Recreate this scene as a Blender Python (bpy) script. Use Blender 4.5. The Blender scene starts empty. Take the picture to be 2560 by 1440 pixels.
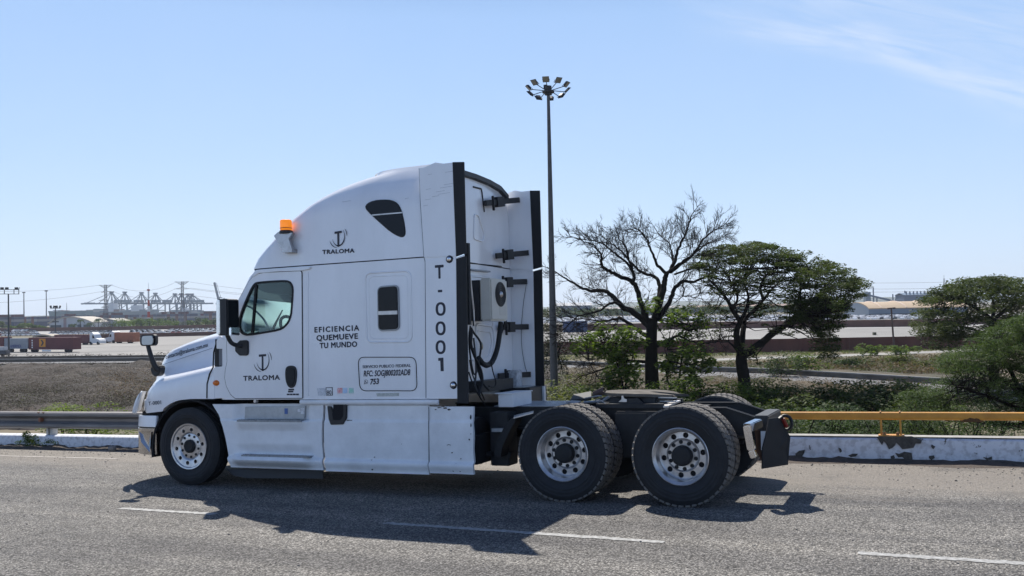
import bpy, bmesh, math, random
from mathutils import Vector, Matrix, noise
from mathutils.bvhtree import BVHTree
random.seed(7)
sc = bpy.context.scene
COL = sc.collection
PI = math.pi
rad = math.radians

# ---------------------------------------------------------------- camera, sky, sun, exposure
CAM = Vector((9.0012, -9.7090, 1.7423)); FPX = 2333.9

def basis(yaw, pitch, roll):
    yaw, pitch, roll = rad(yaw), rad(pitch), rad(roll)
    cy, sy = math.cos(yaw), math.sin(yaw)
    f = Vector((-sy*math.cos(pitch), cy*math.cos(pitch), math.sin(pitch)))
    r = Vector((cy, sy, 0)); u = r.cross(f)
    r2 = r*math.cos(roll)+u*math.sin(roll); u2 = -r*math.sin(roll)+u*math.cos(roll)
    return Matrix((r2, u2, f)).transposed()
RR = basis(23.4258, 3.5012, -1.6061)      # camera against the sloping bridge deck
RG = basis(23.4258, 1.3, -1.1)            # camera against gravity
M3 = RG @ RR.transposed()                 # bridge deck frame -> world
MR = Matrix.Translation(CAM) @ M3.to_4x4() @ Matrix.Translation(-CAM)

cd = bpy.data.cameras.new('camera'); cam = bpy.data.objects.new('camera', cd); COL.objects.link(cam)
cd.sensor_width = 36; cd.lens = FPX*36/2560; cd.clip_start = .1; cd.clip_end = 20000
cam.matrix_world = Matrix.Translation(CAM) @ Matrix((RG.col[0], RG.col[1], -RG.col[2])).transposed().to_4x4()
sc.camera = cam
sc.view_settings.view_transform = 'Standard'; sc.view_settings.look = 'None'
sc.view_settings.exposure = 0.5; sc.view_settings.gamma = 1; sc.view_settings.use_curve_mapping = False

SUN = (M3 @ Vector((-.47, .64, 1.0))).normalized()
W = bpy.data.worlds.new('World'); sc.world = W; W.use_nodes = True
nt = W.node_tree; N = nt.nodes; L = nt.links
bg = N['Background']; bg.inputs['Strength'].default_value = .1
sky = N.new('ShaderNodeTexSky'); sky.sky_type = 'NISHITA'; sky.sun_disc = False
sky.sun_elevation = math.asin(SUN.z); sky.sun_rotation = math.atan2(SUN.x, SUN.y)
sky.air_density = 1.0; sky.dust_density = .6; sky.ozone_density = 2.0; sky.altitude = 0
# thin cirrus, drawn in sky directions
tc = N.new('ShaderNodeTexCoord')
def dirdot(v):
    n = N.new('ShaderNodeVectorMath'); n.operation = 'DOT_PRODUCT'; n.inputs[1].default_value = v
    L.new(tc.outputs['Generated'], n.inputs[0]); return n.outputs['Value']
def skydir(u, v): return (RG @ Vector(((u-1280)/FPX, -(v-720)/FPX, 1))).normalized()
def wmath(op, a, b=None, c=None, clamp=False):
    n = N.new('ShaderNodeMath'); n.operation = op; n.use_clamp = clamp
    for i, q in enumerate((a, b, c)):
        if q is None: continue
        if isinstance(q, (int, float)): n.inputs[i].default_value = q
        else: L.new(q, n.inputs[i])
    return n.outputs[0]
# band frame: e1 along the cirrus streak, e2 across it
A_, B_ = skydir(1750, 20), skydir(2600, 215)
e1 = (B_-A_).normalized(); mid = (A_+B_).normalized(); e2 = e1.cross(mid).normalized()
s1, s2 = dirdot(e1), dirdot(e2)
o1, o2 = e1.dot(A_), e2.dot(A_)
cmb = N.new('ShaderNodeCombineXYZ')
L.new(wmath('MULTIPLY', s1, 3.0), cmb.inputs[0]); L.new(wmath('MULTIPLY', s2, 26.0), cmb.inputs[1])
nz = N.new('ShaderNodeTexNoise'); nz.inputs['Scale'].default_value = 2.4; nz.inputs['Detail'].default_value = 8
nz.inputs['Roughness'].default_value = .62; nz.inputs['Distortion'].default_value = .7
L.new(cmb.outputs[0], nz.inputs['Vector'])
nz2 = N.new('ShaderNodeTexNoise'); nz2.inputs['Scale'].default_value = 5; nz2.inputs['Detail'].default_value = 3
L.new(tc.outputs['Generated'], nz2.inputs['Vector'])
def bell(x, c, w):   # soft bump of half width w
    d = wmath('DIVIDE', wmath('SUBTRACT', x, c), w); return wmath('POWER', 2.718, wmath('MULTIPLY', wmath('MULTIPLY', d, d), -1.0))
wob = wmath('MULTIPLY_ADD', nz2.outputs[0], .09, -.045)
s2w = wmath('ADD', s2, wob)
band = bell(s2w, o2, .015)
band2 = wmath('MULTIPLY', bell(s2w, e2.dot(skydir(2350, 55)), .03), .5)
allb = wmath('MAXIMUM', band, band2)
right = wmath('SMOOTHSTEP', s1, o1-.10, o1+.12) if False else None
mr = N.new('ShaderNodeMapRange'); mr.interpolation_type = 'SMOOTHSTEP'
L.new(s1, mr.inputs[0]); mr.inputs[1].default_value = o1-.06; mr.inputs[2].default_value = o1+.16
fac = wmath('MULTIPLY', wmath('MULTIPLY', allb, mr.outputs[0]), wmath('MULTIPLY_ADD', nz.outputs[0], 3.0, -1.0, clamp=True), clamp=True)
veil = wmath('MULTIPLY', wmath('MULTIPLY_ADD', nz2.outputs[0], 1.0, -.3, clamp=True), .10)
fac = wmath('ADD', wmath('MULTIPLY', fac, .62), veil, clamp=True)
# blue-white humid sky over the clear-air model, darkened overhead to deepen ground shadows
sepz = N.new('ShaderNodeSeparateXYZ'); L.new(tc.outputs['Generated'], sepz.inputs[0])
rmp = N.new('ShaderNodeValToRGB'); el_ = rmp.color_ramp.elements
el_[0].position = 0.0; el_[0].color = (4.5, 5.6, 7.3, 1); el_[1].position = .75; el_[1].color = (.3, .7, 2.0, 1)
for ps, cl in ((.06, (4.1, 5.35, 7.3, 1)), (.16, (3.3, 4.75, 7.2, 1)), (.3, (2.6, 4.1, 6.7, 1)), (.37, (1.4, 2.6, 4.9, 1)), (.46, (.7, 1.4, 3.2, 1))):
    e_ = el_.new(ps); e_.color = cl
L.new(sepz.outputs[2], rmp.inputs[0])
hs = N.new('ShaderNodeMix'); hs.data_type = 'RGBA'; hs.inputs[0].default_value = .82
L.new(sky.outputs[0], hs.inputs[6]); L.new(rmp.outputs[0], hs.inputs[7])
# added fill: sky behind the camera brightened to whiten the truck's shaded side
rear_fill = wmath('MULTIPLY_ADD', wmath('MULTIPLY', sepz.outputs[1], -1.0, clamp=True), .30, 1.0)
vs_ = N.new('ShaderNodeVectorMath'); vs_.operation = 'SCALE'; L.new(hs.outputs[2], vs_.inputs[0]); L.new(rear_fill, vs_.inputs['Scale'])
mx = N.new('ShaderNodeMix'); mx.data_type = 'RGBA'
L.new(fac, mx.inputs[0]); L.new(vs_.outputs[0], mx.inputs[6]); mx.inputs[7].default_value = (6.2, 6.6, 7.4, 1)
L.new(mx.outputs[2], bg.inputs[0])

sl = bpy.data.lights.new('sun', 'SUN'); sun = bpy.data.objects.new('sun', sl); COL.objects.link(sun)
sl.energy = 4.9; sl.angle = rad(.53); sl.color = (1, .95, .87)
sun.rotation_euler = (-SUN).to_track_quat('-Z', 'Y').to_euler(); sun.location = (0, 0, 60)
try: sc.cycles.volume_step_rate = 5
except Exception: pass

# ---------------------------------------------------------------- pixel -> point helpers (photo pixels, 2560 x 1440)
def _ray(u, v, B): return B @ Vector(((u-1280)/FPX, -(v-720)/FPX, 1))
def PY(u, v, y): d = _ray(u, v, RR); return CAM + d*((y-CAM.y)/d.y)
def PX(u, v, x): d = _ray(u, v, RR); return CAM + d*((x-CAM.x)/d.x)
def PZ(u, v, z=0): d = _ray(u, v, RR); return CAM + d*((z-CAM.z)/d.z)
def S(u, v, y=.05): p = PY(u, v, y); return (p.x, p.z)
GZ0 = -6.76
def GZ(u, v, z=GZ0): d = _ray(u, v, RG); return CAM + d*((z-CAM.z)/d.z)
def GD(u, v, dist): return CAM + _ray(u, v, RG)*dist       # dist = depth along the view axis

# ---------------------------------------------------------------- materials
MATS = {}
def mat(name, col, rough=.6, metal=0, var=0, vscale=4, bump=0, bscale=30, spec=.5, coat=0, emit=None, estr=0, dirt=None, trans=0, stretch=None):
    if name in MATS: return MATS[name]
    m = bpy.data.materials.new(name); m.use_nodes = True; MATS[name] = m
    t = m.node_tree; n = t.nodes; l = t.links; b = n['Principled BSDF']
    b.inputs['Base Color'].default_value = (*col, 1); b.inputs['Roughness'].default_value = rough
    b.inputs['Metallic'].default_value = metal; b.inputs['Specular IOR Level'].default_value = spec
    if coat: b.inputs['Coat Weight'].default_value = coat; b.inputs['Coat Roughness'].default_value = .08
    if trans: b.inputs['Transmission Weight'].default_value = trans
    if emit: b.inputs['Emission Color'].default_value = (*emit, 1); b.inputs['Emission Strength'].default_value = estr
    tcn = n.new('ShaderNodeTexCoord'); vec = tcn.outputs['Object']
    if stretch:
        mp = n.new('ShaderNodeMapping'); mp.inputs['Scale'].default_value = stretch; l.new(vec, mp.inputs[0]); vec = mp.outputs[0]
    if var:
        z = n.new('ShaderNodeTexNoise'); z.inputs['Scale'].default_value = vscale; z.inputs['Detail'].default_value = 6; z.inputs['Roughness'].default_value = .65
        l.new(vec, z.inputs['Vector'])
        r = n.new('ShaderNodeValToRGB'); r.color_ramp.elements[0].position = .3; r.color_ramp.elements[1].position = .7
        d = dirt if dirt else tuple(c*(1-var) for c in col)
        r.color_ramp.elements[0].color = (*d, 1); r.color_ramp.elements[1].color = (*(min(1, c*(1+var*.4)) for c in col), 1)
        l.new(z.outputs[0], r.inputs[0]); l.new(r.outputs[0], b.inputs['Base Color'])
    if bump:
        z = n.new('ShaderNodeTexNoise'); z.inputs['Scale'].default_value = bscale; z.inputs['Detail'].default_value = 4
        l.new(vec, z.inputs['Vector'])
        bp = n.new('ShaderNodeBump'); bp.inputs['Strength'].default_value = bump; bp.inputs['Distance'].default_value = .02
        l.new(z.outputs[0], bp.inputs['Height']); l.new(bp.outputs[0], b.inputs['Normal'])
    return m
def glassmat(name, tint, refl=.12, rough=.02):
    if name in MATS: return MATS[name]
    m = bpy.data.materials.new(name); m.use_nodes = True; MATS[name] = m
    t = m.node_tree; n = t.nodes; l = t.links
    for q in list(n):
        if q.type == 'BSDF_PRINCIPLED': n.remove(q)
    tr = n.new('ShaderNodeBsdfTransparent'); tr.inputs[0].default_value = (*tint, 1)
    gl = n.new('ShaderNodeBsdfGlossy'); gl.inputs['Roughness'].default_value = rough
    fr = n.new('ShaderNodeFresnel'); fr.inputs[0].default_value = 1.45
    mxs = n.new('ShaderNodeMixShader'); l.new(fr.outputs[0], mxs.inputs[0]); l.new(tr.outputs[0], mxs.inputs[1]); l.new(gl.outputs[0], mxs.inputs[2])
    l.new(mxs.outputs[0], n['Material Output'].inputs[0]); return m
def leafmat(name, c1, c2, trans=.25, scale=.8, rough=.6):
    """foliage: colour varies clump by clump and leaf by leaf (the leaves' own colour)"""
    if name in MATS: return MATS[name]
    m = bpy.data.materials.new(name); m.use_nodes = True; MATS[name] = m
    t = m.node_tree; n = t.nodes; l = t.links; b = n['Principled BSDF']
    b.inputs['Roughness'].default_value = rough; b.inputs['Specular IOR Level'].default_value = .08
    tcn = n.new('ShaderNodeTexCoord'); z = n.new('ShaderNodeTexNoise'); z.inputs['Scale'].default_value = scale; z.inputs['Detail'].default_value = 5
    l.new(tcn.outputs['Object'], z.inputs['Vector'])
    r = n.new('ShaderNodeValToRGB'); r.color_ramp.elements[0].position = .35; r.color_ramp.elements[1].position = .68
    r.color_ramp.elements[0].color = (*c1, 1); r.color_ramp.elements[1].color = (*c2, 1)
    l.new(z.outputs[0], r.inputs[0])
    l.new(r.outputs[0], b.inputs['Base Color'])
    if trans:
        tl = n.new('ShaderNodeBsdfTranslucent'); mm = n.new('ShaderNodeMix'); mm.data_type = 'RGBA'; mm.blend_type = 'MULTIPLY'; mm.inputs[0].default_value = 1
        l.new(r.outputs[0], mm.inputs[6]); mm.inputs[7].default_value = (1.6, 1.7, .7, 1); l.new(mm.outputs[2], tl.inputs[0])
        ms = n.new('ShaderNodeMixShader'); ms.inputs[0].default_value = trans
        l.new(b.outputs[0], ms.inputs[1]); l.new(tl.outputs[0], ms.inputs[2]); l.new(ms.outputs[0], n['Material Output'].inputs[0])
    return m

# ---------------------------------------------------------------- mesh collector
ORD = 'zero first second third fourth fifth sixth seventh eighth ninth tenth eleventh twelfth thirteenth fourteenth fifteenth sixteenth seventeenth eighteenth nineteenth'.split()
def ordn(k):
    if k < 20: return ORD[k]
    t = ('twenty', 'thirty', 'forty', 'fifty')[k//10-2]
    return t+'-'+ORD[k % 10] if k % 10 else {'twenty': 'twentieth', 'thirty': 'thirtieth', 'forty': 'fortieth', 'fifty': 'fiftieth'}[t]
BASE = {}       # root name -> origin its children's vertices are relative to
def tag(o, label=None, cat=None, group=None, kind=None):
    if label: o['label'] = label
    if cat: o['category'] = cat
    if group: o['group'] = group
    if kind: o['kind'] = kind
    return o
def empty(name, base, label, cat, group=None, road=False):
    o = bpy.data.objects.new(name, None); COL.objects.link(o); o.empty_display_size = .3
    b = Vector(base)
    o.matrix_world = (MR @ Matrix.Translation(b)) if road else Matrix.Translation(b)
    BASE[o.name] = b; return tag(o, label, cat, group)
class MB:
    def __init__(s): s.v = []; s.f = []
    def add(s, vs, fs):
        k = len(s.v); s.v += [Vector(q) for q in vs]; s.f += [tuple(i+k for i in f) for f in fs]; return s
    def quad(s, a, b, c, d): return s.add([a, b, c, d], [(0, 1, 2, 3)])
    def box(s, lo, hi):
        x0, y0, z0 = lo; x1, y1, z1 = hi
        return s.add([(x0, y0, z0), (x1, y0, z0), (x1, y1, z0), (x0, y1, z0), (x0, y0, z1), (x1, y0, z1), (x1, y1, z1), (x0, y1, z1)],
                     [(3, 2, 1, 0), (4, 5, 6, 7), (0, 1, 5, 4), (1, 2, 6, 5), (2, 3, 7, 6), (3, 0, 4, 7)])
    def bar(s, a, b, w, h=None, up=(0, 0, 1)):
        """rectangular bar from a to b"""
        a, b = Vector(a), Vector(b); h = h or w; d = (b-a).normalized(); u = Vector(up)
        if abs(d.dot(u)) > .95: u = Vector((1, 0, 0))
        r = d.cross(u).normalized()*w/2; u = r.cross(d).normalized()*h/2
        vs = [p+q for p in (a, b) for q in (-r-u, r-u, r+u, -r+u)]
        return s.add(vs, [(0, 1, 2, 3), (7, 6, 5, 4), (0, 4, 5, 1), (1, 5, 6, 2), (2, 6, 7, 3), (3, 7, 4, 0)])
    def cyl(s, a, b, r0, r1=None, n=12, caps=True):
        a, b = Vector(a), Vector(b); r1 = r0 if r1 is None else r1; d = b-a
        if d.length < 1e-9: return s
        q = d.to_track_quat('Z', 'Y'); vs = []
        for p, r in ((a, r0), (b, r1)):
            for i in range(n):
                t = 2*PI*i/n; vs.append(p+q @ Vector((r*math.cos(t), r*math.sin(t), 0)))
        fs = [(i, (i+1) % n, n+(i+1) % n, n+i) for i in range(n)]
        if caps: fs += [tuple(range(n))[::-1], tuple(range(n, 2*n))]
        return s.add(vs, fs)
    def tube(s, pts, r, n=8, smooth_path=0):
        pts = [Vector(p) for p in pts]
        for _ in range(smooth_path):
            q = [pts[0]]
            for a, b in zip(pts, pts[1:]): q += [a*.75+b*.25, a*.25+b*.75]
            pts = q+[pts[-1]]
        rs = r if isinstance(r, (list, tuple)) else None
        m = len(pts); vs = []; prev = None
        for i, p in enumerate(pts):
            d = (pts[min(i+1, m-1)]-pts[max(i-1, 0)]).normalized()
            if prev is None:
                u = Vector((0, 0, 1)) if abs(d.z) < .9 else Vector((1, 0, 0)); prev = d.cross(u).normalized()
            prev = (prev-d*prev.dot(d)).normalized(); w = d.cross(prev)
            rr = r if rs is None else rs[0]+(rs[1]-rs[0])*i/(m-1)
            for k in range(n):
                t = 2*PI*k/n; vs.append(p+(prev*math.cos(t)+w*math.sin(t))*rr)
        fs = [(i*n+k, i*n+(k+1) % n, (i+1)*n+(k+1) % n, (i+1)*n+k) for i in range(m-1) for k in range(n)]
        fs += [tuple(range(n))[::-1], tuple((m-1)*n+k for k in range(n))]
        return s.add(vs, fs)
    def lathe(s, prof, c, axis='y', n=48):
        """prof = list of (radius, axial); closed when the radii end at 0"""
        c = Vector(c); vs = []
        for r, a in prof:
            for i in range(n):
                t = 2*PI*i/n; x, z = r*math.cos(t), r*math.sin(t)
                vs.append(c+(Vector((x, a, z)) if axis == 'y' else Vector((x, z, a)) if axis == 'z' else Vector((a, x, z))))
        fs = [(i*n+k, i*n+(k+1) % n, (i+1)*n+(k+1) % n, (i+1)*n+k) for i in range(len(prof)-1) for k in range(n)]
        return s.add(vs, fs)
    def prism(s, poly, y0, y1):
        """outline in XZ pushed along y from y0 to y1"""
        n = len(poly); vs = [(x, y0, z) for x, z in poly]+[(x, y1, z) for x, z in poly]
        return s.add(vs, [tuple(range(n)), tuple(range(2*n-1, n-1, -1))]+[(i, n+i, n+(i+1) % n, (i+1) % n) for i in range(n)])
    def prismx(s, poly, x0, x1):
        n = len(poly); vs = [(x0, y, z) for y, z in poly]+[(x1, y, z) for y, z in poly]
        return s.add(vs, [tuple(range(n)), tuple(range(2*n-1, n-1, -1))]+[(i, n+i, n+(i+1) % n, (i+1) % n) for i in range(n)])
    def prismz(s, poly, z0, z1):
        n = len(poly); vs = [(x, y, z0) for x, y in poly]+[(x, y, z1) for x, y in poly]
        return s.add(vs, [tuple(range(n))[::-1], tuple(range(n, 2*n))]+[(i, (i+1) % n, n+(i+1) % n, n+i) for i in range(n)])
    def loft(s, secs, closed=True, caps=True):
        m = len(secs[0]); vs = [p for q in secs for p in q]; fs = []
        for i in range(len(secs)-1):
            for k in range(m if closed else m-1): fs.append((i*m+k, i*m+(k+1) % m, (i+1)*m+(k+1) % m, (i+1)*m+k))
        if caps: fs += [tuple(range(m))[::-1], tuple((len(secs)-1)*m+k for k in range(m))]
        return s.add(vs, fs)
    def blob(s, c, r, sub=1, jit=.15):
        bm = bmesh.new(); bmesh.ops.create_icosphere(bm, subdivisions=sub, radius=1)
        r = Vector(r) if not isinstance(r, (int, float)) else Vector((r, r, r))
        vs = [Vector(c)+Vector((v.co.x*r.x, v.co.y*r.y, v.co.z*r.z))*(1+random.uniform(-jit, jit)) for v in bm.verts]
        fs = [tuple(v.index for v in f.verts) for f in bm.faces]; bm.free(); return s.add(vs, fs)
    def build(s, name, m, parent=None, road=False, smooth=None, base=None, kind=None, fix=True, bevel=0):
        b = BASE.get(parent.name, Vector()) if parent is not None else Vector(base or (0, 0, 0))
        me = bpy.data.meshes.new(name); me.from_pydata([v-b for v in s.v], [], s.f)
        if fix:
            bm = bmesh.new(); bm.from_mesh(me); bmesh.ops.recalc_face_normals(bm, faces=bm.faces)
            if bevel: bmesh.ops.bevel(bm, geom=[e for e in bm.edges if len(e.link_faces) == 2 and e.calc_face_angle() > .6], offset=bevel, segments=2, affect='EDGES', clamp_overlap=True)
            bm.to_mesh(me); bm.free()
        me.validate()
        if isinstance(m, (list, tuple)):
            for q in m: me.materials.append(q)
        else: me.materials.append(m)
        o = bpy.data.objects.new(name, me); COL.objects.link(o)
        if smooth: shade(me, smooth)
        if parent is not None: o.parent = parent; BASE[o.name] = b
        else:
            o.matrix_world = (MR @ Matrix.Translation(b)) if road else Matrix.Translation(b); BASE[o.name] = b
        if kind: o['kind'] = kind
        return o
def shade(me, ang=35):
    me.polygons.foreach_set('use_smooth', [True]*len(me.polygons))
    try: me.set_sharp_from_angle(angle=rad(ang))
    except Exception: pass
def boolean(o, cutter, op='DIFFERENCE', keep=False, ang=35):
    """apply a boolean to o's mesh; cutter is an MB in the same frame as o was built in"""
    b = BASE.get(o.name, Vector())
    me = bpy.data.meshes.new('cutter'); me.from_pydata([v-b for v in cutter.v], [], cutter.f)
    bm = bmesh.new(); bm.from_mesh(me); bmesh.ops.recalc_face_normals(bm, faces=bm.faces); bm.to_mesh(me); bm.free()
    c = bpy.data.objects.new('cutter', me); COL.objects.link(c)
    t = bpy.data.objects.new('tmp', o.data); COL.objects.link(t)
    md = t.modifiers.new('b', 'BOOLEAN'); md.operation = op; md.object = c; md.solver = 'EXACT'
    bpy.context.view_layer.update()
    dg = bpy.context.evaluated_depsgraph_get()
    nm = bpy.data.meshes.new_from_object(t.evaluated_get(dg))
    if len(nm.polygons) > 3:
        old = o.data; o.data = nm
        nm.name = old.name
    bpy.data.objects.remove(t); bpy.data.objects.remove(c)
    if ang: shade(o.data, ang)
    return o
def inset(poly, d):
    """move every edge of a closed outline inward by d"""
    n = len(poly); ar = sum(poly[i][0]*poly[(i+1) % n][1]-poly[(i+1) % n][0]*poly[i][1] for i in range(n)); sg = 1 if ar > 0 else -1
    out = []
    for i in range(n):
        a, b, c = Vector(poly[i-1]), Vector(poly[i]), Vector(poly[(i+1) % n])
        e, f = (b-a).normalized(), (c-b).normalized()
        n1, n2 = Vector((-e.y, e.x))*sg, Vector((-f.y, f.x))*sg; m = n1+n2
        m = m/max(m.length_squared, .3)*2 if m.length > 1e-6 else n1
        out.append(tuple(b+m*d))
    return out
def smoothpoly(poly, it=1):
    for _ in range(it):
        q = []; n = len(poly)
        for i in range(n):
            a, b = poly[i], poly[(i+1) % n]
            q += [(a[0]*.75+b[0]*.25, a[1]*.75+b[1]*.25), (a[0]*.25+b[0]*.75, a[1]*.25+b[1]*.75)]
        poly = q
    return poly
def rrect(x0, z0, x1, z1, r, n=5):
    p = []
    for cx, cz, a in ((x1-r, z1-r, 0), (x0+r, z1-r, 90), (x0+r, z0+r, 180), (x1-r, z0+r, 270)):
        for i in range(n+1):
            t = rad(a+90*i/n); p.append((cx+r*math.cos(t), cz+r*math.sin(t)))
    return p
def rquad(pts, r, n=4):
    """polygon with rounded corners of radius r"""
    out = []; m = len(pts)
    for i in range(m):
        a, b, c = Vector(pts[i-1]), Vector(pts[i]), Vector(pts[(i+1) % m])
        rr = r if not isinstance(r, (list, tuple)) else r[i]
        p, q = b+(a-b).normalized()*rr, b+(c-b).normalized()*rr
        for k in range(n+1):
            t = k/n; out.append(tuple(p*(1-t)**2+b*2*t*(1-t)+q*t*t))
    return out
def catmull(pts, per=6):
    P = [Vector(p) for p in pts]; P = [P[0]*2-P[1]]+P+[P[-1]*2-P[-2]]; out = []
    for i in range(1, len(P)-2):
        for k in range(per):
            t = k/per; a, b, c, d = P[i-1:i+3]
            out.append(.5*((2*b)+(-a+c)*t+(2*a-5*b+4*c-d)*t*t+(-a+3*b-3*c+d)*t**3))
    return out+[P[-2]]
def textmesh(txt, size, bold=0.0, shear=0.0, space=1.0, xscale=1.0, align='LEFT'):
    """lettering as flat polygons in the x/y plane, baseline at 0"""
    cu = bpy.data.curves.new('txt', 'FONT'); cu.body = txt; cu.size = 1; cu.offset = bold; cu.shear = shear; cu.space_character = space
    cu.resolution_u = 3
    o = bpy.data.objects.new('txt', cu); COL.objects.link(o)
    bpy.context.view_layer.update(); dg = bpy.context.evaluated_depsgraph_get()
    me = bpy.data.meshes.new_from_object(o.evaluated_get(dg)); bpy.data.objects.remove(o)
    vs = [v.co.copy() for v in me.vertices]; fs = [tuple(p.vertices) for p in me.polygons]
    bpy.data.meshes.remove(me)
    return vs, fs
def fatten(vs, fs, d):
    """bolder strokes: the same outlines repeated, each shifted by d and a hair in front of the last"""
    V, Fc = [], []; offs = [(0, 0)]+[(d*math.cos(rad(a)), d*math.sin(rad(a))) for a in range(0, 360, 45)]
    for j, (ox, oy) in enumerate(offs):
        k = len(V); V += [Vector((v.x+ox, v.y+oy, j*.00006)) for v in vs]; Fc += [tuple(i+k for i in f) for f in fs]
    return V, Fc
def letter(txt, p0, p1, height, y, bold=.02, shear=0, space=1.0, mb=None, caps=.72):
    """lettering on a plane y=const fitted between XZ points p0 and p1 (baseline ends), cap height in metres"""
    vs, fs = fatten(*textmesh(txt, 1, 0, shear, space), bold)
    xs = [v.x for v in vs]; x0, x1 = min(xs), max(xs)
    ys = [v.y for v in vs]; capz = caps
    a, b = Vector(p0), Vector(p1); d = b-a; n = Vector((-d.y, d.x)).normalized()
    mb = mb or MB()
    vv = []
    for v in vs:
        q = a+d*((v.x-x0)/(x1-x0))+n*(v.y/capz*height); vv.append((q.x, y-v.z, q.y))
    return mb.add(vv, fs)
# ================================================================ THE TRUCK (bridge deck frame)
M_white = mat('white_paint', (.86, .865, .88), .22, var=.09, vscale=1.6, coat=.5, stretch=(1, 1, .35))
M_white2 = mat('chalky_white_plastic', (.80, .81, .825), .36, var=.16, vscale=2.6, bump=.03, bscale=3)
M_black = mat('black_plastic', (.018, .019, .022), .5, var=.3, vscale=6)
M_rub = mat('black_rubber', (.011, .012, .014), .7, var=.35, vscale=5)
M_seam = mat('dark_seam', (.012, .012, .014), .8)
M_frame = mat('chassis_black', (.016, .017, .02), .55, var=.5, vscale=7, bump=.1, bscale=20)
M_tyre = mat('tyre_rubber', (.019, .020, .023), .78, var=.35, vscale=9, bump=.12, bscale=25)
M_tread = mat('dusty_tread', (.16, .147, .132), .9, var=.45, vscale=14)
M_alu = mat('brushed_aluminium', (.60, .58, .57), .34, metal=.8, var=.25, vscale=9, bump=.03)
M_rimg = mat('painted_rim', (.62, .60, .59), .34, metal=.75, var=.3, vscale=8)
M_chrome = mat('chrome', (.78, .76, .74), .1, metal=1, var=.12, vscale=3)
M_chromeb = mat('dented_chrome', (.62, .58, .54), .2, metal=1, var=.2, vscale=5, bump=.25, bscale=3.5)
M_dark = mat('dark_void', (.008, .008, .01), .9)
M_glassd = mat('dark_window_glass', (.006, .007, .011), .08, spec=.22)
M_let = mat('black_lettering', (.018, .02, .035), .5)
M_int = mat('cab_interior', (.03, .032, .035), .8, var=.3)
M_cream = mat('cream_housing', (.62, .60, .53), .5, var=.08, vscale=5)
M_tint = glassmat('tinted_cab_glass', (.74, .88, .88))
M_amber = mat('amber_lens', (.75, .17, .01), .3, var=.2, vscale=60)
M_mirror = mat('mirror_glass', (.8, .82, .85), .02, metal=1)
M_greyp = mat('grey_metal_plate', (.30, .32, .34), .45, metal=.5, var=.3, vscale=10)
M_fifth = mat('worn_greasy_plate', (.15, .135, .115), .85, var=.5, vscale=6, dirt=(.06, .052, .045), spec=.15)

YC = 1.25
TB = (3.2, 1.25, 0)
truck = empty('semi_truck', TB, 'white sleeper cab road tractor without trailer, parked on the bridge beside the parapet', 'truck', road=True)

def interp(tr):
    tr = sorted(tr)
    def f(x):
        if x <= tr[0][0]: return tr[0][1]
        for (a, b), (c, d) in zip(tr, tr[1:]):
            if x <= c: return b+(d-b)*(x-a)/(c-a+1e-9)
        return tr[-1][1]
    return f
def plan(xs, D, hw, n, xb, z, rc=.07, zb=0, nside=14, nf=26):
    """horizontal outline of the cab at height z: square back, straight sides, bulging front"""
    P = []
    for k in range(4):      # near back corner
        t = rad(90*k/3); P.append((xb-rc+rc*math.cos(t), YC-hw+rc-rc*math.sin(t)))
    for k in range(1, nside): P.append((xb-rc+(xs-xb+rc)*k/nside, YC-hw))
    for k in range(nf+1):
        a = PI*k/nf; c, s_ = math.cos(a), math.sin(a)
        P.append((xs-D*abs(s_)**(2/n), YC-hw*math.copysign(abs(c)**(2/n), c)))
    for k in range(nside-1, 0, -1): P.append((xb-rc+(xs-xb+rc)*k/nside, YC+hw))
    for k in range(4):
        t = rad(90*(3-k)/3); P.append((xb-rc+rc*math.cos(t), YC+hw-rc+rc*math.sin(t)))
    return [Vector((x, y, z)) for x, y in P]
def solve_xs(xt, D, hw, n, y0=.1):
    """xs so that the outline's silhouette, seen from the camera, meets x = xt on the plane y = y0"""
    pts = []
    for k in range(1, 60):
        a = PI/2*k/60; pts.append((-D*math.sin(a)**(2/n), YC-hw*math.cos(a)**(2/n)))
    lo, hi = xt-1, xt+3
    for _ in range(40):
        m = (lo+hi)/2
        v = min(CAM.x+(m+px-CAM.x)*(y0-CAM.y)/(py-CAM.y) for px, py in pts)
        if v < xt: lo = m
        else: hi = m
    return (lo+hi)/2
XB = 3.74
def stations(trace, D, n, hwf, y0=.1):
    out = []
    for (u, v), d, nn in zip(trace, D, n):
        p = PY(u, v, y0); hw = hwf(p.z); q = PY(u, v, y0+(1.2-hw)*1.3)
        out.append((q.z, min(solve_xs(p.x, d, hw, nn), XB-.35), d, hw, nn))
    return out
# ---- lower cab, hollow
lowtr = [(638, 671), (623, 693), (610, 721.7), (593, 760), (577, 792), (565, 816), (553, 842)]
hw0 = lambda z: 1.2
st = stations(lowtr, [.4]*7, [4]*7, hw0)[::-1]
z0 = st[0][0]; x0 = st[0][1]
lowst = [(1.135, x0+.0, .4, 1.2, 4), (1.5, x0, .4, 1.2, 4)]+[q for q in st if q[0] > 1.6]
lowst[-1] = (2.812,)+lowst[-1][1:]
sec = [plan(q[1], q[2], q[3], q[4], XB, q[0]) for q in lowst]
body = MB().loft(sec).build('cab_body', M_white, truck)
inn = [plan(q[1]+.0, q[2]-.05, q[3]-.05, q[4], XB-.05, z) for q, z in zip(lowst, [1.2]+[q[0] for q in lowst[1:-1]]+[2.77])]
boolean(body, MB().loft(inn))
WIN = [(640, 705), (660, 703), (685, 701), (710, 700), (722, 701), (730, 707), (734.7, 719), (734, 743), (732, 770), (730, 789), (724, 806), (713, 819), (700, 827), (660, 834), (622, 840), (607, 837), (598, 827), (595, 810), (600, 787), (610, 760), (623, 730), (632, 713)]
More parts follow.
